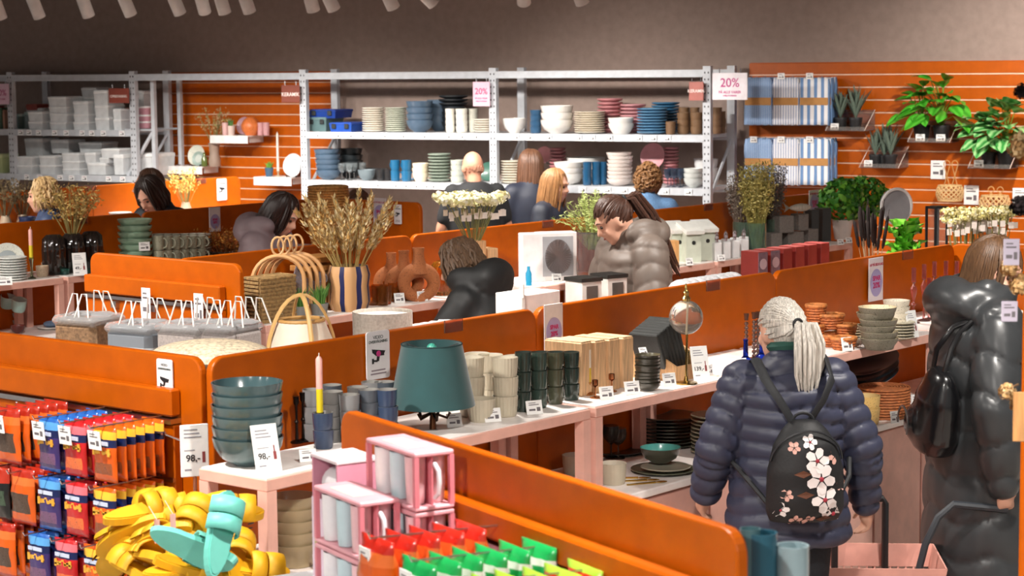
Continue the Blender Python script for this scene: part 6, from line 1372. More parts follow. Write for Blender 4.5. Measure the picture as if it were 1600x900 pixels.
for i in range(3): mugpack(.62, .13, FZ+.148*i, ('bottom', 'middle', 'topmost')[i]+' pink and white mug carton of the pile against the orange panel', None)
for i in range(2): mugpack(.56, .25, FZ+.03+.148*i, ('bottom', 'upper')[i]+' pink and white mug carton of the lower front pile', None)
tag(MB().bbox(-.13, .13, -.055, .055, 0, .029, .003).obj('flat_carton', 'e2a3ac/0.45', None, FP(.56, .25, FZ+.0005), FANG), 'flat pink carton under the front mug pile', 'carton')
t = thing('doll_carton', 'tall pink carton with a wavy cut front and white roll inside', 'carton', FP(.32, .16, FZ), FANG); hC = .36
MB().box(-.075, -.068, -.06, .06, 0, hC).obj('side', 'cf8ca0/0.45', t); MB().box(.068, .075, -.06, .06, 0, hC).obj('side', 'cf8ca0/0.45', t); MB().box(-.075, .075, .053, .06, 0, hC).obj('back', 'c24a6c/0.45', t); MB().bbox(-.078, .078, -.063, .063, hC-.002, hC+.008, .002).obj('top', 'e3d3d8/0.45', t)
MB().box(-.075, .075, -.063, -.058, 0, hC*.7).obj('front', 'd9c3d3/0.45', t); MB().tube([(-.06, 0, hC*.8), (.06, 0, hC*.8)], .04, 16).obj('roll', 'f0edf0/0.5', t); MB().box(-.058, -.04, -.0645, -.0632, .05, hC*.68).obj('gold_print', 'b5a55a/0.5', t)
FC = [('orange snack bag hooked beside the mug cartons', [ORB, 'e87030'+FO, 'c8281a'+FO, '6a3a20/0.3/s'], [(0, .15, 2), (.15, .7, 0), (.7, .85, 1), (.85, 1.01, 2)], .93, 5), ('bright green snack bag hooked beside the orange ones', ['18a050'+FO, 'c8281a'+FO, 'e6e6e0'+FO, '7a9a3a/0.3/s'], [(0, .6, 1), (.6, .8, 0), (.8, .86, 2), (.86, 1.01, 0)], 1.13, 6), ('lime and red snack bag hooked beside the green ones', ['9cc43c'+FO, 'c8281a'+FO, '1f8a58'+FO, 'd0e080/0.3/s'], [(0, .8, 0), (.8, .9, 1), (.9, 1.01, 0)], 1.33, 6)]
hk2 = MB().tube([(0, -.06, 0), (0, -.40, .012), (0, -.405, .026)], .003, 6).mesh('hook', CHROME)
for j, (l, mats, bands, u, n) in enumerate(FC):
    zt = 1.405-.012*j
    ob('hook', hk2, FRONT, (u, 0, zt-.002))
    for i in range(n):
        t = thing('snack_bag', l, 'bag', FP(u+rnd(-.006, .006), .38-i*.062, zt-.2), FANG+rnd(-.06, .06), l); ob('pouch', bag_me(.145, .21, .07, mats, bands, ('fc', j), (.2, .5, 3)), t)
    card(FP(u-.02, .405, zt-.09), .055, .075, FANG, 'price tag in a clear holder before the '+l.split(' hooked')[0]+'s', tilt=0)
tag(MB().bbox(-.14, .14, -.1, .1, 0, .2, .004).obj('white_carton', 'eeecec/0.45', None, FP(1.5, .28, FZ), FANG), 'white flat carton beside the lime snack bags', 'carton')
tag(MB().bbox(-.06, .06, -.1, .1, 0, .2, .004).obj('yellow_carton', 'f0d020/0.45', None, FP(1.7, .26, FZ), FANG), 'bright yellow carton beside the white carton', 'carton')
# blurred glass candles past the end of the front panel
ct = thing('candle_pedestal', 'grey pedestal under the blue glass candles', 'pedestal', Vector((0, 0, 0)), FANG); q = PY(1212, 880, 4.25); ct.location = (q.x, q.y, 0)
MB().bbox(-.11, .11, -.08, .08, 0, 1.30, .005).obj('column', '8f8a86/0.6', ct)
for i, (px, yt, c, r) in enumerate(((1190, 832, '2c5a6c/0.15/c', .033), (1172, 826, '4a6a70/0.15/c', .022), (1238, 852, '8fa4aa/0.2/c', .035))):
    q = PY(px, 890, 4.25); h = PY(px, yt, 4.25)[2]-1.3; o = tag(MB().lathe([(0, 0), (r, 0), (r, h), (r*.88, h), (r*.86, h*.8), (0, h*.78)], 24).obj('glass_candle', c, None, (q.x, q.y, 1.3005)), ('deep teal glass candle on the grey pedestal', 'slim grey teal glass candle beside the orange panel end', 'pale grey blue glass candle on the pedestal')[i], 'candle')
# right edge: dried flowers hanging on an orange panel
q0 = PY(1605, 600, 5.6); rp = thing('display_end_panel', 'orange panel edge hung with dried flowers beside the dark coat', 'partition', Vector((q0.x, q0.y, 0)), math.atan2(5.6, q0.x)); ob('panel', rpanel_me(.9, 2.0, .03), rp, (0, 0, 0)); rp.rotation_euler = (0, 0, math.atan2(q0.y, q0.x)); MB().tube([(.0, .0, 1.98), (-.01, 0, 2.5)], .004, 5).obj('wire', '5a4a3c/0.6', rp)
def blossom(px, py, y, rpx, cols, label, seed):
    c = PY(px, py, y); r = rpx/S(c); t = thing('dried_blossom', label, 'flower', c); rr = random.Random(seed); m = MB()
    for i in range(240):
        e = Vector((rr.gauss(0, 1), rr.gauss(0, 1), rr.gauss(0, 1))).normalized(); a = e*r*rr.uniform(.5, .95); u = e.orthogonal().normalized()*r*.2; v_ = e.cross(u); m.add([a-u, a-v_, a+u+e*r*.15, a+v_+e*r*.1], [(0, 1, 2, 3)], rr.randrange(len(cols)))
    m.sphere((0, 0, 0), r*.7, 10, 0); m.obj('petals', cols, t)['kind'] = 'stuff'; MB().tube([(0, 0, 0), (.02, .04, r*.2), (max(.0, (1600-px)/S(c)), .06, r*.4)], .003, 5).obj('stem', '7a5a3c/0.7', t)
TAN = ['c9a06a/0.8', 'b58a54/0.8', 'dcbd8c/0.8']; DK = ['1c1416/0.9', '2a1e20/0.9']
for px, py, rr_, c, l in ((1597, 143, 13, DK, 'dark dried blossom at the top beside the slat wall'), (1596, 228, 22, TAN, 'tan dried blossom beside the veined plants'), (1596, 322, 18, DK, 'dark dried blossom beside the yellow alliums'), (1578, 418, 16, TAN, 'tan dried blossom touching the brown hair'), (1594, 445, 18, TAN, 'larger tan blossom beside the brown hair'), (1574, 612, 14, TAN, 'tan dried blossom before the dark coat sleeve'), (1594, 632, 16, TAN, 'tan dried blossom beside the wooden swing tag')):
    blossom(px, py, 5.3, rr_, c, l, px+py)
for px, py, w_, h_, l in ((1577, 503, .03, .035, 'grey price tag under the brown haired face'), (1580, 415, .03, .045, 'grey price tag on the brown hair')):
    card(PY(px, py, 5.25), w_*1.35, h_*1.5, -.1, l, tilt=0, mat='b9b0c0/0.4')
tag(MB().bbox(-.016, .016, -.004, .004, 0, .13, .002).obj('wooden_tag', 'c9925a/0.5/w', None, PY(1592, 690, 5.25), -.2), 'wooden swing board hanging before the dark coat', 'tag')
# shopping baskets
def trolley(p, rz, label, w_=.28, d=.2, z0=.22, h=.34, handle='U'):
    t = thing('shopping_basket', label, 'basket', p, rz); m = MB(); zt = z0+h; col = 'd49a8c/0.45'
    for s_ in (-1, 1):
        for (L, D, ax) in ((w_, d, 0), (d, w_, 1)):
            n = int(L*2/.03)
            for i in range(n+1):
                f = -1+2*i/n; a = (f*L*.86, s_*D*.86); b = (f*L, s_*D); q = (lambda v_: v_ if ax == 0 else (v_[1], v_[0]))
                m.tube([(*q(a), z0+.12), (*q(b), zt-.09)], .005, 4)
    m.obj('bars', col, t)['kind'] = 'stuff'
    m = MB()
    def ring(za, zb, s0, s1, th=.006):
        for sx, sy, L, ax in ((0, -1, w_, 0), (0, 1, w_, 0), (-1, 0, d, 1), (1, 0, d, 1)):
            if ax == 0: m.add([(-w_*s0, sy*d*s0, za), (w_*s0, sy*d*s0, za), (w_*s1, sy*d*s1, zb), (-w_*s1, sy*d*s1, zb), (-w_*s0, sy*(d*s0-th), za), (w_*s0, sy*(d*s0-th), za), (w_*s1, sy*(d*s1-th), zb), (-w_*s1, sy*(d*s1-th), zb)], [(0, 1, 2, 3), (7, 6, 5, 4), (3, 2, 6, 7), (0, 4, 5, 1)])
            else: m.add([(sx*w_*s0, -d*s0, za), (sx*w_*s0, d*s0, za), (sx*w_*s1, d*s1, zb), (sx*w_*s1, -d*s1, zb), (sx*(w_*s0-th), -d*s0, za), (sx*(w_*s0-th), d*s0, za), (sx*(w_*s1-th), d*s1, zb), (sx*(w_*s1-th), -d*s1, zb)], [(0, 1, 2, 3), (7, 6, 5, 4), (3, 2, 6, 7), (0, 4, 5, 1)])
    ring(zt-.09, zt, 1.0, 1.06); ring(z0, z0+.14, .82, .87); m.box(-w_*.84, w_*.84, -d*.84, d*.84, z0, z0+.012); m.obj('body', col, t)
    wh = MB().tube([(0, -.02, 0), (0, .02, 0)], .05, 14).mesh('wheel', '2a2a2c/0.5')
    for sx in (-1, 1):
        for sy in (-1, 1): ob('wheel', wh, t, (sx*w_*.7, sy*d*.65, .05)); MB().box(sx*w_*.7-.015, sx*w_*.7+.015, sy*d*.65-.025, sy*d*.65+.025, .05, z0+.005).obj('caster', col, t)
    if handle == 'U': MB().tube([(-.1, d*.9, zt-.15), (-.1, d*.9, zt+.17), (-.09, d*.9, zt+.19), (.09, d*.9, zt+.19), (.1, d*.9, zt+.17), (.1, d*.9, zt-.15)], .014, 8).obj('handle', '1b1b1d/0.45', t)
    return t, zt
q = P(1350, 868, .56); BK, _ = trolley(Vector((q.x, q.y, 0)), RZA-.95, 'pink wheeled shopping basket with a black pull handle beside the navy jacket')

# ================================================================ people
def cap_v(p0, p1, r0, r1, n=14):
    p0, p1 = Vector(p0), Vector(p1); d = p1-p0; L = d.length; ax = d.normalized() if L > 1e-6 else Vector((0, 0, 1)); u = ax.orthogonal().normalized(); w_ = ax.cross(u)
    prof = [(r0*math.sin(t), -r0*math.cos(t)) for t in np.linspace(0, PI/2, 5)]+[(r1*math.cos(t), L+r1*math.sin(t)) for t in np.linspace(0, PI/2, 5)]
    m = MB(); M4 = Matrix(((u.x, w_.x, ax.x, p0.x), (u.y, w_.y, ax.y, p0.y), (u.z, w_.z, ax.z, p0.z), (0, 0, 0, 1)))
    prof[0] = (0, prof[0][1]); prof[-1] = (0, prof[-1][1]); m.lathe(prof, n, M4=M4); return m.v, m.f
def blob(prims, voxel, name, mat, T=None, smooth=4, puff=None, scale=1.0):
    m = MB()
    for q in prims:
        if q[0] == 'c': v, f = cap_v(*q[1:5])
        elif q[0] == 'e':
            mm = MB().sphere((0, 0, 0), 1.0, 20, sc=q[2]); R = Euler(q[3]).to_matrix().to_4x4() if len(q) > 3 else Matrix.Identity(4)
            X = Matrix.Translation(Vector(q[1])) @ R; v = [X @ Vector(p) for p in mm.v]; f = mm.f
        elif q[0] == 'm': v = [q[2] @ Vector(p) for p in q[1][0]]; f = q[1][1]
        else:   # loft of ellipses: [(center, rx, ry)], with matrix
            S_ = q[1]; v = []; f = []; n = 22; X = q[2] if len(q) > 2 else Matrix.Identity(4)
            for c, rx, ry in S_:
                for k in range(n): a = 2*PI*k/n; v.append(X @ Vector((c[0]+rx*math.cos(a), c[1]+ry*math.sin(a), c[2])))
            for i in range(len(S_)-1):
                for k in range(n): f.append((i*n+k, i*n+(k+1) % n, (i+1)*n+(k+1) % n, (i+1)*n+k))
            f.append(tuple(reversed(range(n)))); f.append(tuple(range((len(S_)-1)*n, len(S_)*n)))
        m.add(v, f)
    me = m.mesh('tmp', mat); o = bpy.data.objects.new('tmp', me); COL.objects.link(o)
    r = o.modifiers.new('r', 'REMESH'); r.mode = 'VOXEL'; r.voxel_size = voxel
    if smooth: s = o.modifiers.new('s', 'SMOOTH'); s.iterations = smooth; s.factor = .5
    dg = bpy.context.evaluated_depsgraph_get(); me2 = bpy.data.meshes.new_from_object(o.evaluated_get(dg))
    bpy.data.objects.remove(o); bpy.data.meshes.remove(me); me2.name = name
    me2.materials.clear(); me2.materials.append(M(mat) if isinstance(mat, str) else mat)
    n = len(me2.vertices); co = np.zeros(n*3); me2.vertices.foreach_get('co', co); co = co.reshape(-1, 3)
    if puff:
        no = np.zeros(n*3); me2.vertices.foreach_get('normal', no); no = no.reshape(-1, 3)
        segs, pitch, amp = puff; best = np.full(n, 1e9); ph = np.zeros(n)
        for a, b, rad, off in segs:
            a, b = np.array(a), np.array(b); d = b-a; L = np.linalg.norm(d); d /= L; t = np.clip((co-a) @ d, 0, L); q = np.linalg.norm(co-(a+t[:, None]*d), axis=1)-rad
            k = q < best; best[k] = q[k]; ph[k] = (((co-a) @ d)[k]+off)/pitch
        wob = .12*np.sin(co[:, 0]*23+co[:, 2]*7)+.1*np.sin(co[:, 1]*31-co[:, 2]*11)
        s_ = np.abs(np.sin(PI*(ph+wob)))**.34
        wr = .35*np.sin(co[:, 0]*90+co[:, 2]*25)*np.sin(co[:, 1]*75+co[:, 2]*15)*(1-s_)
        co = co+no*(amp*(s_-.6)+amp*.3*wr)[:, None]
    me2.vertices.foreach_set('co', (co*scale).ravel()); me2.polygons.foreach_set('use_smooth', [True]*len(me2.polygons)); me2.update(); return me2
def hair_mesh(style, mat, seed, T, band=True):
    """head local: faces +y, centre of skull at origin"""
    rr = random.Random(seed); m = MB(); A = np.array((.083, .103, .112)); C = Vector((0, -.006, .018))
    def on(d, k=1.0): return C+Vector((d.x*A[0], d.y*A[1], d.z*A[2]))*k
    def slerp(a, b, t):
        w_ = math.acos(max(-1, min(1, a.dot(b)))); return a if w_ < 1e-4 else (a*math.sin((1-t)*w_)+b*math.sin(t*w_))/math.sin(w_)
    m.sphere(C+Vector((0, -.012, .012)), 1.0, 20, sc=(.081, .097, .104))
    if style == 'bald':
        m = MB()
        for i in range(60):
            a = rr.uniform(PI*1.05, PI*1.95); z = rr.uniform(-.45, -.1); d = Vector((math.cos(a), math.sin(a), z)).normalized(); m.tube([on(d, 1.0), on((d+Vector((0, 0, -.15))).normalized(), 1.005)], .0035, 5)
    elif style in ('ponytail', 'lowpony'):
        root = Vector((0, -.9, .45)).normalized() if style == 'ponytail' else Vector((0, -.98, .12)).normalized()
        for i in range(190):
            a = rr.uniform(0, 2*PI); fr = math.sin(a); zz = .42 if fr > .6 else (.05 if fr > 0 else -.38); d = Vector((math.cos(a), math.sin(a), zz+rr.uniform(0, .75))).normalized()
            pts = [on(slerp(d, root, t), 1.0+.05*math.sin(PI*t)+rr.uniform(0, .035)) for t in np.linspace(0, 1, 7)]; m.tube(pts, [.004, .007, .007, .007, .007, .007, .006], 5)
        R = on(root, 1.05); Lp = .30 if style == 'lowpony' else .5
        for i in range(90):
            j = Vector((rr.gauss(0, 1), rr.gauss(0, .8), 0))*.5; w1 = .034; s_ = Lp*rr.uniform(.75, 1.04)
            o1 = R+Vector((j.x*.02, -.012+j.y*.012, rr.uniform(-.01, .01)))
            m.tube([R, o1+Vector((j.x*w1*.7, -.04+j.y*.02, -.01)), o1+Vector((j.x*w1*1.2, -.05+j.y*.028, -s_*.35)), o1+Vector((j.x*w1*1.15, -.04+j.y*.026, -s_*.7)), o1+Vector((j.x*w1*.5, -.03+j.y*.012, -s_))], [.006, .010, .010, .009, .002], 5)
        m.tube([R+Vector((.02*math.cos(a), -.006, .02*math.sin(a))) for a in np.linspace(0, 2*PI, 13)], .006, 5, mi=1)
    elif style in ('bob', 'long', 'messy'):
        Lh = {'bob': .17, 'long': .36, 'messy': .12}[style]
        for i in range(240):
            a = rr.uniform(PI*.86, PI*2.14) if i % 6 else rr.uniform(PI*.72, PI*2.28); d = Vector((math.cos(a), math.sin(a), 0)); top = Vector((rr.uniform(-.12, .12), -.05, 1)).normalized()
            k = rr.uniform(1.0, 1.13); pts = [on(slerp(top, d, t), k*(1+.03*math.sin(PI*t))) for t in np.linspace(0, .95, 6)]; e = pts[-1]; s_ = Lh*rr.uniform(.6, 1.05)
            wv = rr.uniform(-1, 1)*(.012 if style != 'messy' else .03)
            pts += [e+Vector((d.x*.004+wv, d.y*.004, -s_*.5)), e+Vector((-d.x*.012*(style == 'bob')+wv*.3, -d.y*.014*(style == 'bob'), -s_))]
            if style == 'messy': pts = pts[:2]+[q_+Vector((rr.gauss(0, .007), rr.gauss(0, .007), rr.gauss(0, .006))) for q_ in pts[2:]]
            m.tube(pts, [.003, .008, .009, .009, .009, .009, .008, .002], 5)
        for i in range(40):
            x = rr.uniform(-.9, .9); d0 = Vector((x*.5, .55, .8)).normalized(); top = Vector((x*.15, -.1, 1)).normalized(); pts = [on(slerp(top, d0, t), 1.03+.02*rr.random()) for t in np.linspace(0, 1, 5)]; pts.append(on(Vector((x*1.0+(.35 if x > 0 else -.35), .45, .1)).normalized(), 1.06)); m.tube(pts, [.004, .008, .008, .008, .007, .003], 5)
    else:  # curly
        for i in range(420):
            d = Vector((rr.gauss(0, 1), rr.gauss(-.25, 1), rr.gauss(.25, .9))).normalized()
            if d.y > .45 and d.z < .45: continue
            if d.z < -.75: continue
            c = on(d, rr.uniform(1.0, 1.22)); r = rr.uniform(.012, .02); u = d.orthogonal().normalized(); v_ = d.cross(u); p0 = rr.uniform(0, 6)
            m.tube([c+(u*math.cos(p0+t)+v_*math.sin(p0+t))*r+d*t*.004 for t in np.linspace(0, 4.6, 8)], [.003]+[.0065]*6+[.002], 5)
    m.v = [tuple(T @ Vector(p)) for p in m.v]; return m.mesh('hair', mat, '1a1a1c/0.7')
def hand_prims(w_, d, s, n, curl, k=1.0):
    """wrist w_, forearm direction d, thumb side s, palm normal n"""
    d, s, n = d.normalized(), s.normalized(), n.normalized(); out = [('c', w_, w_+d*.06*k, .024*k, .03*k), ('c', w_+d*.03*k+s*.018*k, w_+d*.08*k+s*.022*k, .018*k, .014*k), ('c', w_+d*.03*k-s*.018*k, w_+d*.078*k-s*.024*k, .018*k, .013*k)]
    for i, (off, L) in enumerate(((.028, .068), (.010, .076), (-.009, .07), (-.027, .056))):
        p = w_+d*.082*k+s*off*k; a = 0.0
        for j in range(3):
            a += curl*(.75 if j == 0 else 1.0); q = p+(d*math.cos(a)+n*math.sin(a))*L*k*(.42, .33, .27)[j]; out.append(('c', p, q, (.0095-.0008*j)*k, (.009-.001*j)*k)); p = q
    p = w_+d*.025*k+s*.026*k; q = p+(d*.6+s*.7+n*.25).normalized()*.036*k; out.append(('c', p, q, .012*k, .0105*k)); q2 = q+(d*.85+s*.15+n*(.3+curl*.5)).normalized()*.034*k; out.append(('c', q, q2, .0105*k, .009*k)); return out
def person(label, loc, h, heading, coat, coatmat, hair, hairmat, skin='d9a58c/0.55', lean=0.0, hyaw=0.0, hpitch=0.0, hem=.78, pants='1d2126/0.8/f', puff=None, arms=None, hood=False, fat=1.0, vox=.02, hands=False, collar=True, seed=1, sleeve=True, shoes='1a1a1a/0.5'):
    k = h/1.7; t = thing('person', label, 'person', loc, heading-PI/2)
    LT = Matrix.Translation((0, 0, .95)) @ Matrix.Rotation(-lean, 4, 'X') @ Matrix.Translation((0, 0, -.95))
    def J(*p): return LT @ Vector(p)
    sh = {s: J(s*.165*fat**.5, -.005, 1.395) for s in (-1, 1)}
    arms = arms or {-1: (Vector((-.26, .02, 1.13)), Vector((-.27, .12, .90))), 1: (Vector((.26, .02, 1.13)), Vector((.27, .12, .90)))}
    NT = LT @ Matrix.Translation((0, .012, 1.475)) @ Matrix.Rotation(lean*.55, 4, 'X')
    HT = NT @ Matrix.Rotation(hyaw, 4, 'Z') @ Matrix.Rotation(-hpitch, 4, 'X') @ Matrix.Translation((0, .022, .105))
    def H(*p): return HT @ Vector(p)
    er = HT.to_euler()
    E = lambda c, r: ('e', H(*c), r, tuple(er))
    legs = {s: (Vector((s*.095, 0, .92)), Vector((s*.10, .02, .49)), Vector((s*.105, -.02, .09))) for s in (-1, 1)}
    pr = [('l', [((0, 0, .84), .15, .10), ((0, 0, .95), .165, .115), ((0, .0, 1.08), .135, .095), ((0, .005, 1.25), .155, .105), ((0, 0, 1.38), .15, .09), ((0, 0, 1.44), .07, .06)], LT), ('c', J(0, -.005, 1.40), H(0, -.03, -.06), .058, .052),
          E((0, -.006, .018), (.079, .099, .108)), E((0, .035, -.05), (.058, .058, .07)), E((0, .066, -.092), (.027, .022, .022)), ('c', H(0, .088, .018), H(0, .112, -.022), .009, .0135), E((0, .084, .035), (.05, .02, .012)), E((0, .09, -.056), (.024, .012, .012)), E((.036, .07, -.025), (.026, .02, .025)), E((-.036, .07, -.025), (.026, .02, .025)), E((.078, -.006, -.008), (.011, .02, .032)), E((-.078, -.006, -.008), (.011, .02, .032)), E((.016, .1, -.022), (.009, .009, .008)), E((-.016, .1, -.022), (.009, .009, .008))]
    for s in (-1, 1):
        a, b, c = legs[s]; pr += [('c', a, b, .078, .052), ('c', b, c, .052, .038), ('c', c, c+Vector((0, .13, -.045)), .04, .035)]
        e, w_ = arms[s]; pr += [('c', sh[s], e, .05, .04), ('c', e, w_, .04, .03)]
        d = (w_-e).normalized(); side = Vector((-s*1.0, .3, 0)); side = (side-d*side.dot(d)).normalized(); pr += hand_prims(w_, d, d.cross(Vector((s, 0, 0))) if abs(d.z) < .5 else Vector((-s*.2, 1, 0)).normalized(), Vector((-s, -.1, 0)), hands if hands else .35)
    ob('body', blob(pr, .0085 if hands else max(.012, vox*.7), 'body', skin, smooth=1, scale=k), t)
    ey = MB(); 
    for s in (-1, 1): ey.sphere(H(s*.031, .082, .012)*k, .0105*k, 10)
    ey.obj('eyes', '3a2a22/0.2', t); MB().sphere((0, 0, 0), 1, 10, sc=(.02, .006, .006), M4=Matrix.Scale(k, 4) @ HT @ Matrix.Translation((0, .0985, -.056))).obj('lips', 'b0645c/0.5', t)
    bw = MB()
    for s in (-1, 1): bw.tube([H(s*.015, .099, .036)*k, H(s*.034, .096, .042)*k, H(s*.05, .082, .036)*k], [.003*k, .004*k, .002*k], 5)
    if hair != 'bald': bw.obj('eyebrows', hairmat, t)
    # trousers and shoes
    pp = [('l', [((0, 0, .80), .16, .12), ((0, 0, .9), .172*fat, .125*fat), ((0, 0, 1.0), .165*fat, .12*fat), ((0, 0, 1.04), .15, .11)], Matrix.Identity(4))]
    for s in (-1, 1): a, b, c = legs[s]; pp += [('c', a, b, .094*fat, .072), ('c', b, c+Vector((0, 0, .02)), .07, .056)]
    ob('trousers', blob(pp, max(.018, vox), 'trousers', pants, smooth=5, scale=k), t)
    for s in (-1, 1):
        c = legs[s][2]; me = blob([('c', c+Vector((0, -.02, -.03)), c+Vector((0, .15, -.048)), .045, .042), ('c', c+Vector((0, 0, .03)), c+Vector((0, 0, -.03)), .05, .05)], .016, 'shoe', shoes, smooth=2, scale=k); v0 = min(v.co.z for v in me.vertices); ob('shoe', me, t, (0, 0, -v0))
    # coat
    f = fat; up = max(.0, hem)
    secs = []
    for z, rx, ry, y in ((hem, .215*f, .155*f, 0), (hem+.03, .225*f, .165*f, 0), (.95, .205*f, .155*f, 0), (1.08, .19*f, .145*f, 0), (1.25, .20*f, .15*f, .0), (1.36, .19*f, .135*f, -.005), (1.43, .13*f, .105, -.008), (1.475, .085, .082, -.002)):
        if z >= hem-.001 and (not secs or z > secs[-1][0][2]+.02): secs.append(((0, y, z), rx, ry))
    low = [s_ for s_ in secs if s_[0][2] < .94]; hi = [s_ for s_ in secs if s_[0][2] >= .94]
    cp = [('l', hi, LT)]
    if low: cp.append(('l', low+[((0, 0, 1.0), .2*f, .15*f)], Matrix.Identity(4)))
    segs = [(np.array((0, 0, hem)), np.array((0, 0, .96)), .19*f, 0), (np.array(J(0, 0, .96)), np.array(J(0, 0, 1.45)), .19*f, .96-hem)] if hem < .93 else [(np.array(J(0, 0, .9)), np.array(J(0, 0, 1.45)), .19*f, 0)]
    if sleeve:
        for s in (-1, 1):
            e, w_ = arms[s]; wr = w_+(e-w_).normalized()*.015; cp += [('c', sh[s]+Vector((0, 0, -.012)), e, .082*f, .07*f), ('c', e, wr, .07*f, .052*f), ('e', J(s*.13*f, -.005, 1.395), (.085*f, .08*f, .07))]
            L1 = (e-sh[s]).length; segs += [(np.array(sh[s]), np.array(e), .07*f, 0), (np.array(e), np.array(wr), .06*f, L1)]
    else:
        for s in (-1, 1): e, w_ = arms[s]; cp += [('c', sh[s], sh[s].lerp(e, .75), .07, .062)]
    if collar: cp += [('e', J(0, -.005, 1.475), (.09, .088, .05), (-lean, 0, 0))]
    if hood: cp += [('e', J(0, -.11, 1.455), (.165, .095, .11), (.5-lean, 0, 0)), ('e', J(.11, -.02, 1.49), (.06, .11, .07)), ('e', J(-.11, -.02, 1.49), (.06, .11, .07))]
    ob(coat, blob(cp, vox, coat, coatmat, smooth=3 if puff else 5, puff=(segs, puff[0], puff[1]) if puff else None, scale=k), t)
    ob('hair', hair_mesh(hair, hairmat, seed, Matrix.Scale(k, 4) @ HT), t)
    return t, k, LT, HT
def stand(px, py_top, y, **kw): 
    p = PY(px, py_top, y); return (p.x, p.y, 0), p.z
R_ = math.radians
# --- woman in the navy down jacket
loc, h = stand(1232, 474, 7.55)
NV, k, LT, HT = person('woman in a navy quilted down jacket with a long white ponytail', loc, h, R_(97), 'down_jacket', '33364a/0.5', 'lowpony', 'dcd6cc/0.45/h', lean=.05, hyaw=.35, hpitch=.1, hem=.755, pants='1b1f25/0.85/f', puff=(.068, .021), arms={-1: (Vector((-.285, .0, 1.14)), Vector((-.305, .12, .93))), 1: (Vector((.30, -.0, 1.12)), Vector((.335, .06, .88)))}, fat=1.13, vox=.0105, hands=.5, seed=3)
bp = thing('floral_backpack', 'black backpack printed with white and pink flowers', 'backpack', (loc[0], loc[1], .085), R_(97)-PI/2)
def bpt(x, y, z): return Vector((x, y, z))*k
Yb = -.195
me = blob([('l', [((0, Yb-.045, .80), .135, .055), ((0, Yb-.06, .85), .155, .085), ((0, Yb-.065, 1.0), .15, .09), ((0, Yb-.06, 1.1), .125, .08), ((0, Yb-.045, 1.16), .085, .06), ((0, Yb-.04, 1.19), .05, .035)], Matrix.Identity(4)), ('e', (0, Yb-.11, .90), (.12, .045, .085))], .012, 'bag_body', '131417/0.6/f', smooth=4, scale=k); ob('bag_body', me, bp)
for s in (-1, 1):
    MB().tube([bpt(s*.03, Yb-.0, 1.17), bpt(s*.085, Yb-.012, 1.26), bpt(s*.13, -.165, 1.335), bpt(s*.14, -.04, 1.40), bpt(s*.14, .1, 1.34)], .022*k, 10, ell=.32).obj('shoulder_strap', '1c1e22/0.7/f', bp)
    MB().tube([bpt(s*.13, Yb-.03, .86), bpt(s*.2, Yb+.03, .95), bpt(s*.235, -.05, 1.0)], .01*k, 6).obj('side_strap', '1c1e22/0.7/f', bp)
MB().tube([bpt(.04*math.cos(a), Yb-.03, 1.185+.03*math.sin(a)) for a in np.linspace(0, PI, 9)], .006, 6).obj('grab_handle', '1c1e22/0.7/f', bp)
MB().tube([bpt(.14*math.cos(a), Yb-.075-.06*math.sin(a)*.8, 1.03+.13*math.sin(a)) for a in np.linspace(0.1, PI-.1, 15)], .004, 5).obj('zip', '2a2c30/0.4', bp)
vv = [Vector(v.co) for v in me.vertices]
def surf(x, z):   # outermost point of the bag near x, z
    c = min((v for v in vv if v.y < Yb*k), key=lambda v: (v.x-x*k)**2+(v.z-z*k)**2); return c.y
for i, (x, z, r, c) in enumerate(((.025, 1.05, .05, 0), (.04, .98, .06, 0), (.055, .90, .055, 0), (.095, .84, .05, 0), (-.11, .86, .032, 0), (.0, 1.12, .03, 0), (-.06, 1.1, .024, 2), (.1, 1.06, .03, 2), (-.03, 1.0, .04, 1), (-.02, .92, .04, 1), (.06, .82, .042, 1), (-.09, .92, .024, 2), (0, .815, .026, 2), (-.05, .815, .026, 2), (.13, .95, .026, 2))):
    m = MB(); y0 = surf(x, z)
    if c == 1:
        for a in (0, .7): m.add([bpt(x-r*.9, 0, z), bpt(x, 0, z+r*.38), bpt(x+r*.8, 0, z+r*.05), bpt(x, 0, z-r*.32)], [(0, 1, 2, 3)])
    else:
        for q in range(5):
            a = q*2*PI/5+i; u = Vector((math.cos(a), 0, math.sin(a))); w_ = Vector((-math.sin(a), 0, math.cos(a))); cc = bpt(x, 0, z); rk = r*k
            m.add([cc+u*rk*.1, cc+u*rk*.5+w_*rk*.34, cc+u*rk*.9+w_*rk*.26, cc+u*rk*1.0, cc+u*rk*.9-w_*rk*.26, cc+u*rk*.5-w_*rk*.34], [(0, 1, 2, 3, 4, 5)])
    n0 = len(m.v)
    out = []
    for p in m.v: out.append((p[0], surf(p[0]/k, p[2]/k)-.003, p[2]))
    m.v = out; o = m.obj('flower_print', ('ece4e2/0.7', '8a5a44/0.7', 'd9a99c/0.7')[c], bp)
    if c == 0: MB().sphere((x*k, y0-.004, z*k), r*k*.17, 8, sc=(1, .4, 1)).obj('flower_centre', '9c2a3a/0.7', bp)
MB().tube([HT @ Vector((.055*math.cos(a), -.02+.05*math.sin(a), -.135)) * 1.0 * 1 for a in np.linspace(0, 2*PI, 15)], .02, 6).obj('scarf', '2f5a50/0.8', NV)
NV.children[-1].scale = (k, k, k)
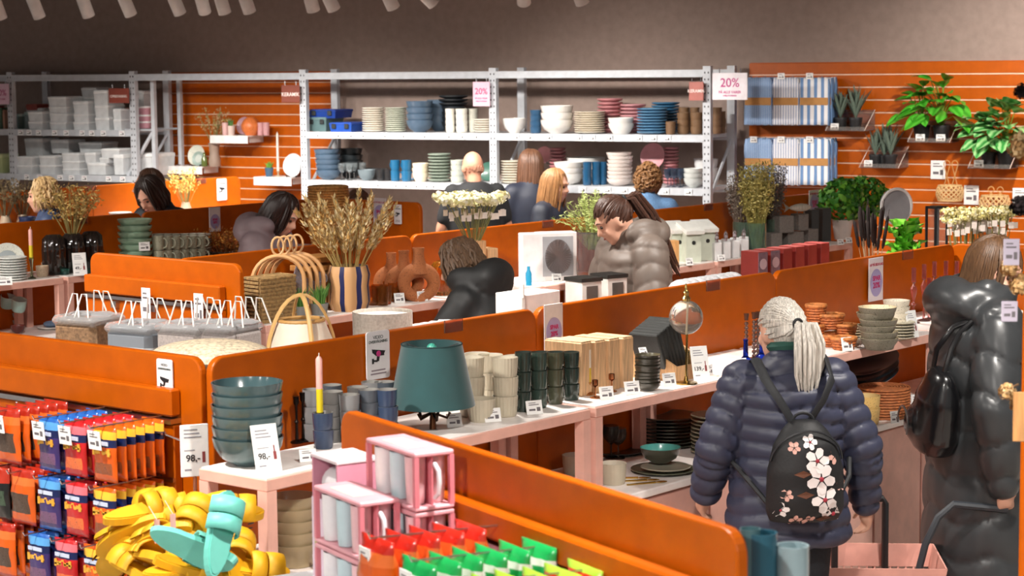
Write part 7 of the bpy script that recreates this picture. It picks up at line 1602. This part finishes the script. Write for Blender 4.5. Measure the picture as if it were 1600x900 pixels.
# --- woman in the long dark coat
loc, h = stand(1533, 374, 8.2)
CT, k2, LT2, HT2 = person('woman in a long glossy charcoal puffer coat holding a basket handle', loc, h, R_(12), 'puffer_coat', '353739/0.36', 'long', '5c4028/0.5/h', hyaw=-1.0, hpitch=.25, hem=.36, pants='2a3f66/0.8/f', puff=(.15, .02), arms={1: (Vector((.29, -.07, 1.10)), Vector((.27, -.02, .80))), -1: (Vector((-.29, .02, 1.12)), Vector((-.25, .2, .98)))}, hood=True, fat=1.22, vox=.0135, hands=1.15, seed=5)
bag = thing('shoulder_bag', 'black leather bucket bag hanging behind the charcoal coat', 'bag', PY(1464, 640, 8.05), R_(12)-PI/2)
ob('pouch', blob([('l', [((0, 0, -.17), .10, .075), ((0, 0, -.1), .13, .095), ((0, 0, .05), .12, .085), ((0, 0, .14), .085, .05), ((0, 0, .17), .06, .03)], Matrix.Rotation(.25, 4, 'Y')), ('e', (-.06, -.06, -.06), (.07, .05, .08))], .013, 'pouch', '101012/0.25/c', smooth=3), bag)
MB().tube([(-.05, 0, .15), (-.01, .0, .24), (.03, .05, .33), (.05, .12, .36)], .012, 6, ell=.5).obj('strap', '101012/0.3/c', bag); MB().tube([(.06, 0, .15), (.06, .03, .25), (.06, .06, .31), (.06, .12, .36)], .01, 6, ell=.5).obj('strap', '101012/0.3/c', bag)
MB().tube([(-.07+.05*math.cos(a), -.115, -.06+.07*math.sin(a)) for a in np.linspace(-.6, 3.2, 11)], .004, 5).obj('zip', '8a8a8c/0.3/m', bag)
q = PY(1575, 960, 7.4); B2, zt2 = trolley(Vector((q.x, q.y, 0)), R_(12)-PI/2, 'pink wheeled basket pulled by the woman in the charcoal coat', z0=.03, h=.30, handle=None)
hd = Vector((.27, -.02, .80))-Vector((.29, -.07, 1.10)); hw_ = CT.matrix_basis @ ((Vector((.27, -.02, .80))+hd.normalized()*.095)*k2)
inv = B2.matrix_basis.inverted(); yh = hw_.y
MB().tube([inv @ v_ for v_ in (PY(1424, 960, yh), PY(1432, 905, yh), PY(1446, 850, yh), PY(1466, 808, yh), PY(1490, 788, yh), hw_, PY(1545, 786, yh+.05), PY(1585, 795, yh+.1), PY(1625, 830, yh+.1))], .015, 8).obj('handle', '2c3036/0.45', B2)
# --- woman with the high ponytail in a taupe jacket
loc, h = stand(1000, 299, 11.55)
person('woman with a high brown ponytail in a taupe hooded puffer jacket', loc, h, R_(208), 'puffer_jacket', '645850/0.55', 'ponytail', '46291c/0.5/h', hyaw=-.35, hpitch=.5, lean=.12, hem=.80, puff=(.105, .015), hood=True, fat=1.22, vox=.013, arms={-1: (Vector((-.28, .1, 1.13)), Vector((-.2, .32, 1.02))), 1: (Vector((.28, .1, 1.13)), Vector((.2, .32, 1.02)))}, seed=7)
# --- person with tousled hair in a black hooded jacket
loc, h = stand(792, 364, 10.2)
person('person with tousled brown hair bending forward in a black hooded jacket', loc, h, R_(152), 'hooded_jacket', '1d1e1f/0.6', 'messy', '5e4632/0.6/h', lean=.38, hpitch=.25, hyaw=.25, hem=.82, puff=(.3, .012), hood=True, fat=1.08, vox=.018, arms={-1: (Vector((-.25, .3, 1.1)), Vector((-.15, .5, 1.0))), 1: (Vector((.25, .3, 1.1)), Vector((.15, .5, 1.0)))}, seed=8)
# --- shoppers by the rack
loc, h = stand(741, 237, 16.5)
person('bald man in a black short sleeved shirt facing the rack', loc, h, R_(105), 'shirt', '17181b/0.8/f', 'bald', 'bb8a72/0.7', hem=.86, hpitch=.2, skin='c98f74/0.5', vox=.02, sleeve=False, collar=False, fat=1.1, seed=9)
loc, h = stand(858, 267, 15.9)
person('woman with long fair hair looking sideways in a dark jacket', loc, h, R_(-22), 'jacket', '1d2230/0.6', 'long', 'a8794c/0.5/h', hpitch=.15, hem=.8, vox=.02, seed=10)
loc, h = stand(831, 238, 17.0)
person('woman with long brown hair facing the rack in a navy jacket', loc, h, R_(112), 'jacket', '232838/0.6', 'long', '6a4630/0.5/h', hem=.8, vox=.02, seed=11)
loc, h = stand(1012, 262, 16.1)
person('person with curly light brown hair in a blue denim jacket', loc, h, R_(86), 'denim_jacket', '5a7fa8/0.8/f', 'curly', '8c6238/0.6/h', hem=.85, vox=.02, seed=12)
# --- left side shoppers
loc, h = stand(406, 299, 12.7)
person('woman with a dark bob in a mauve puffer jacket looking down', loc, h, R_(-18), 'puffer_jacket', '756468/0.6', 'bob', '2a1a16/0.4/h', hpitch=.45, lean=.1, hem=.78, puff=(.10, .014), hood=True, vox=.016, fat=1.12, seed=13, arms={-1: (Vector((-.26, .2, 1.12)), Vector((-.15, .4, 1.05))), 1: (Vector((.26, .2, 1.12)), Vector((.15, .4, 1.05)))})
loc, h = stand(563, 295, 15.1)
person('person with straight brown hair half hidden behind the wheat vase', loc, h, R_(262), 'jacket', '4a4450/0.6', 'bob', '6a4a38/0.5/h', hpitch=.5, hem=.8, vox=.022, seed=14)
loc, h = stand(258, 269, 14.9)
person('woman with dark tied hair looking down beside the white plates', loc, h, R_(238), 'jacket', '22262e/0.6', 'bob', '33241e/0.5/h', hpitch=.55, lean=.12, hem=.8, vox=.02, seed=15, arms={-1: (Vector((-.28, .1, 1.15)), Vector((-.2, .35, 1.1))), 1: (Vector((.28, .1, 1.15)), Vector((.2, .35, 1.1)))})
loc, h = stand(238, 268, 15.5)
person('person in profile behind the woman with dark tied hair', loc, h, R_(183), 'jacket', '8fa0ac/0.6', 'bob', '5a3c2c/0.5/h', hem=.8, vox=.022, seed=16)
loc, h = stand(76, 281, 15.0)
person('woman with tousled blonde hair in profile by the navy bowls', loc, h, R_(186), 'jacket', '3a4a6a/0.6', 'messy', 'd2b07c/0.5/h', hpitch=.1, hem=.8, vox=.02, seed=17)
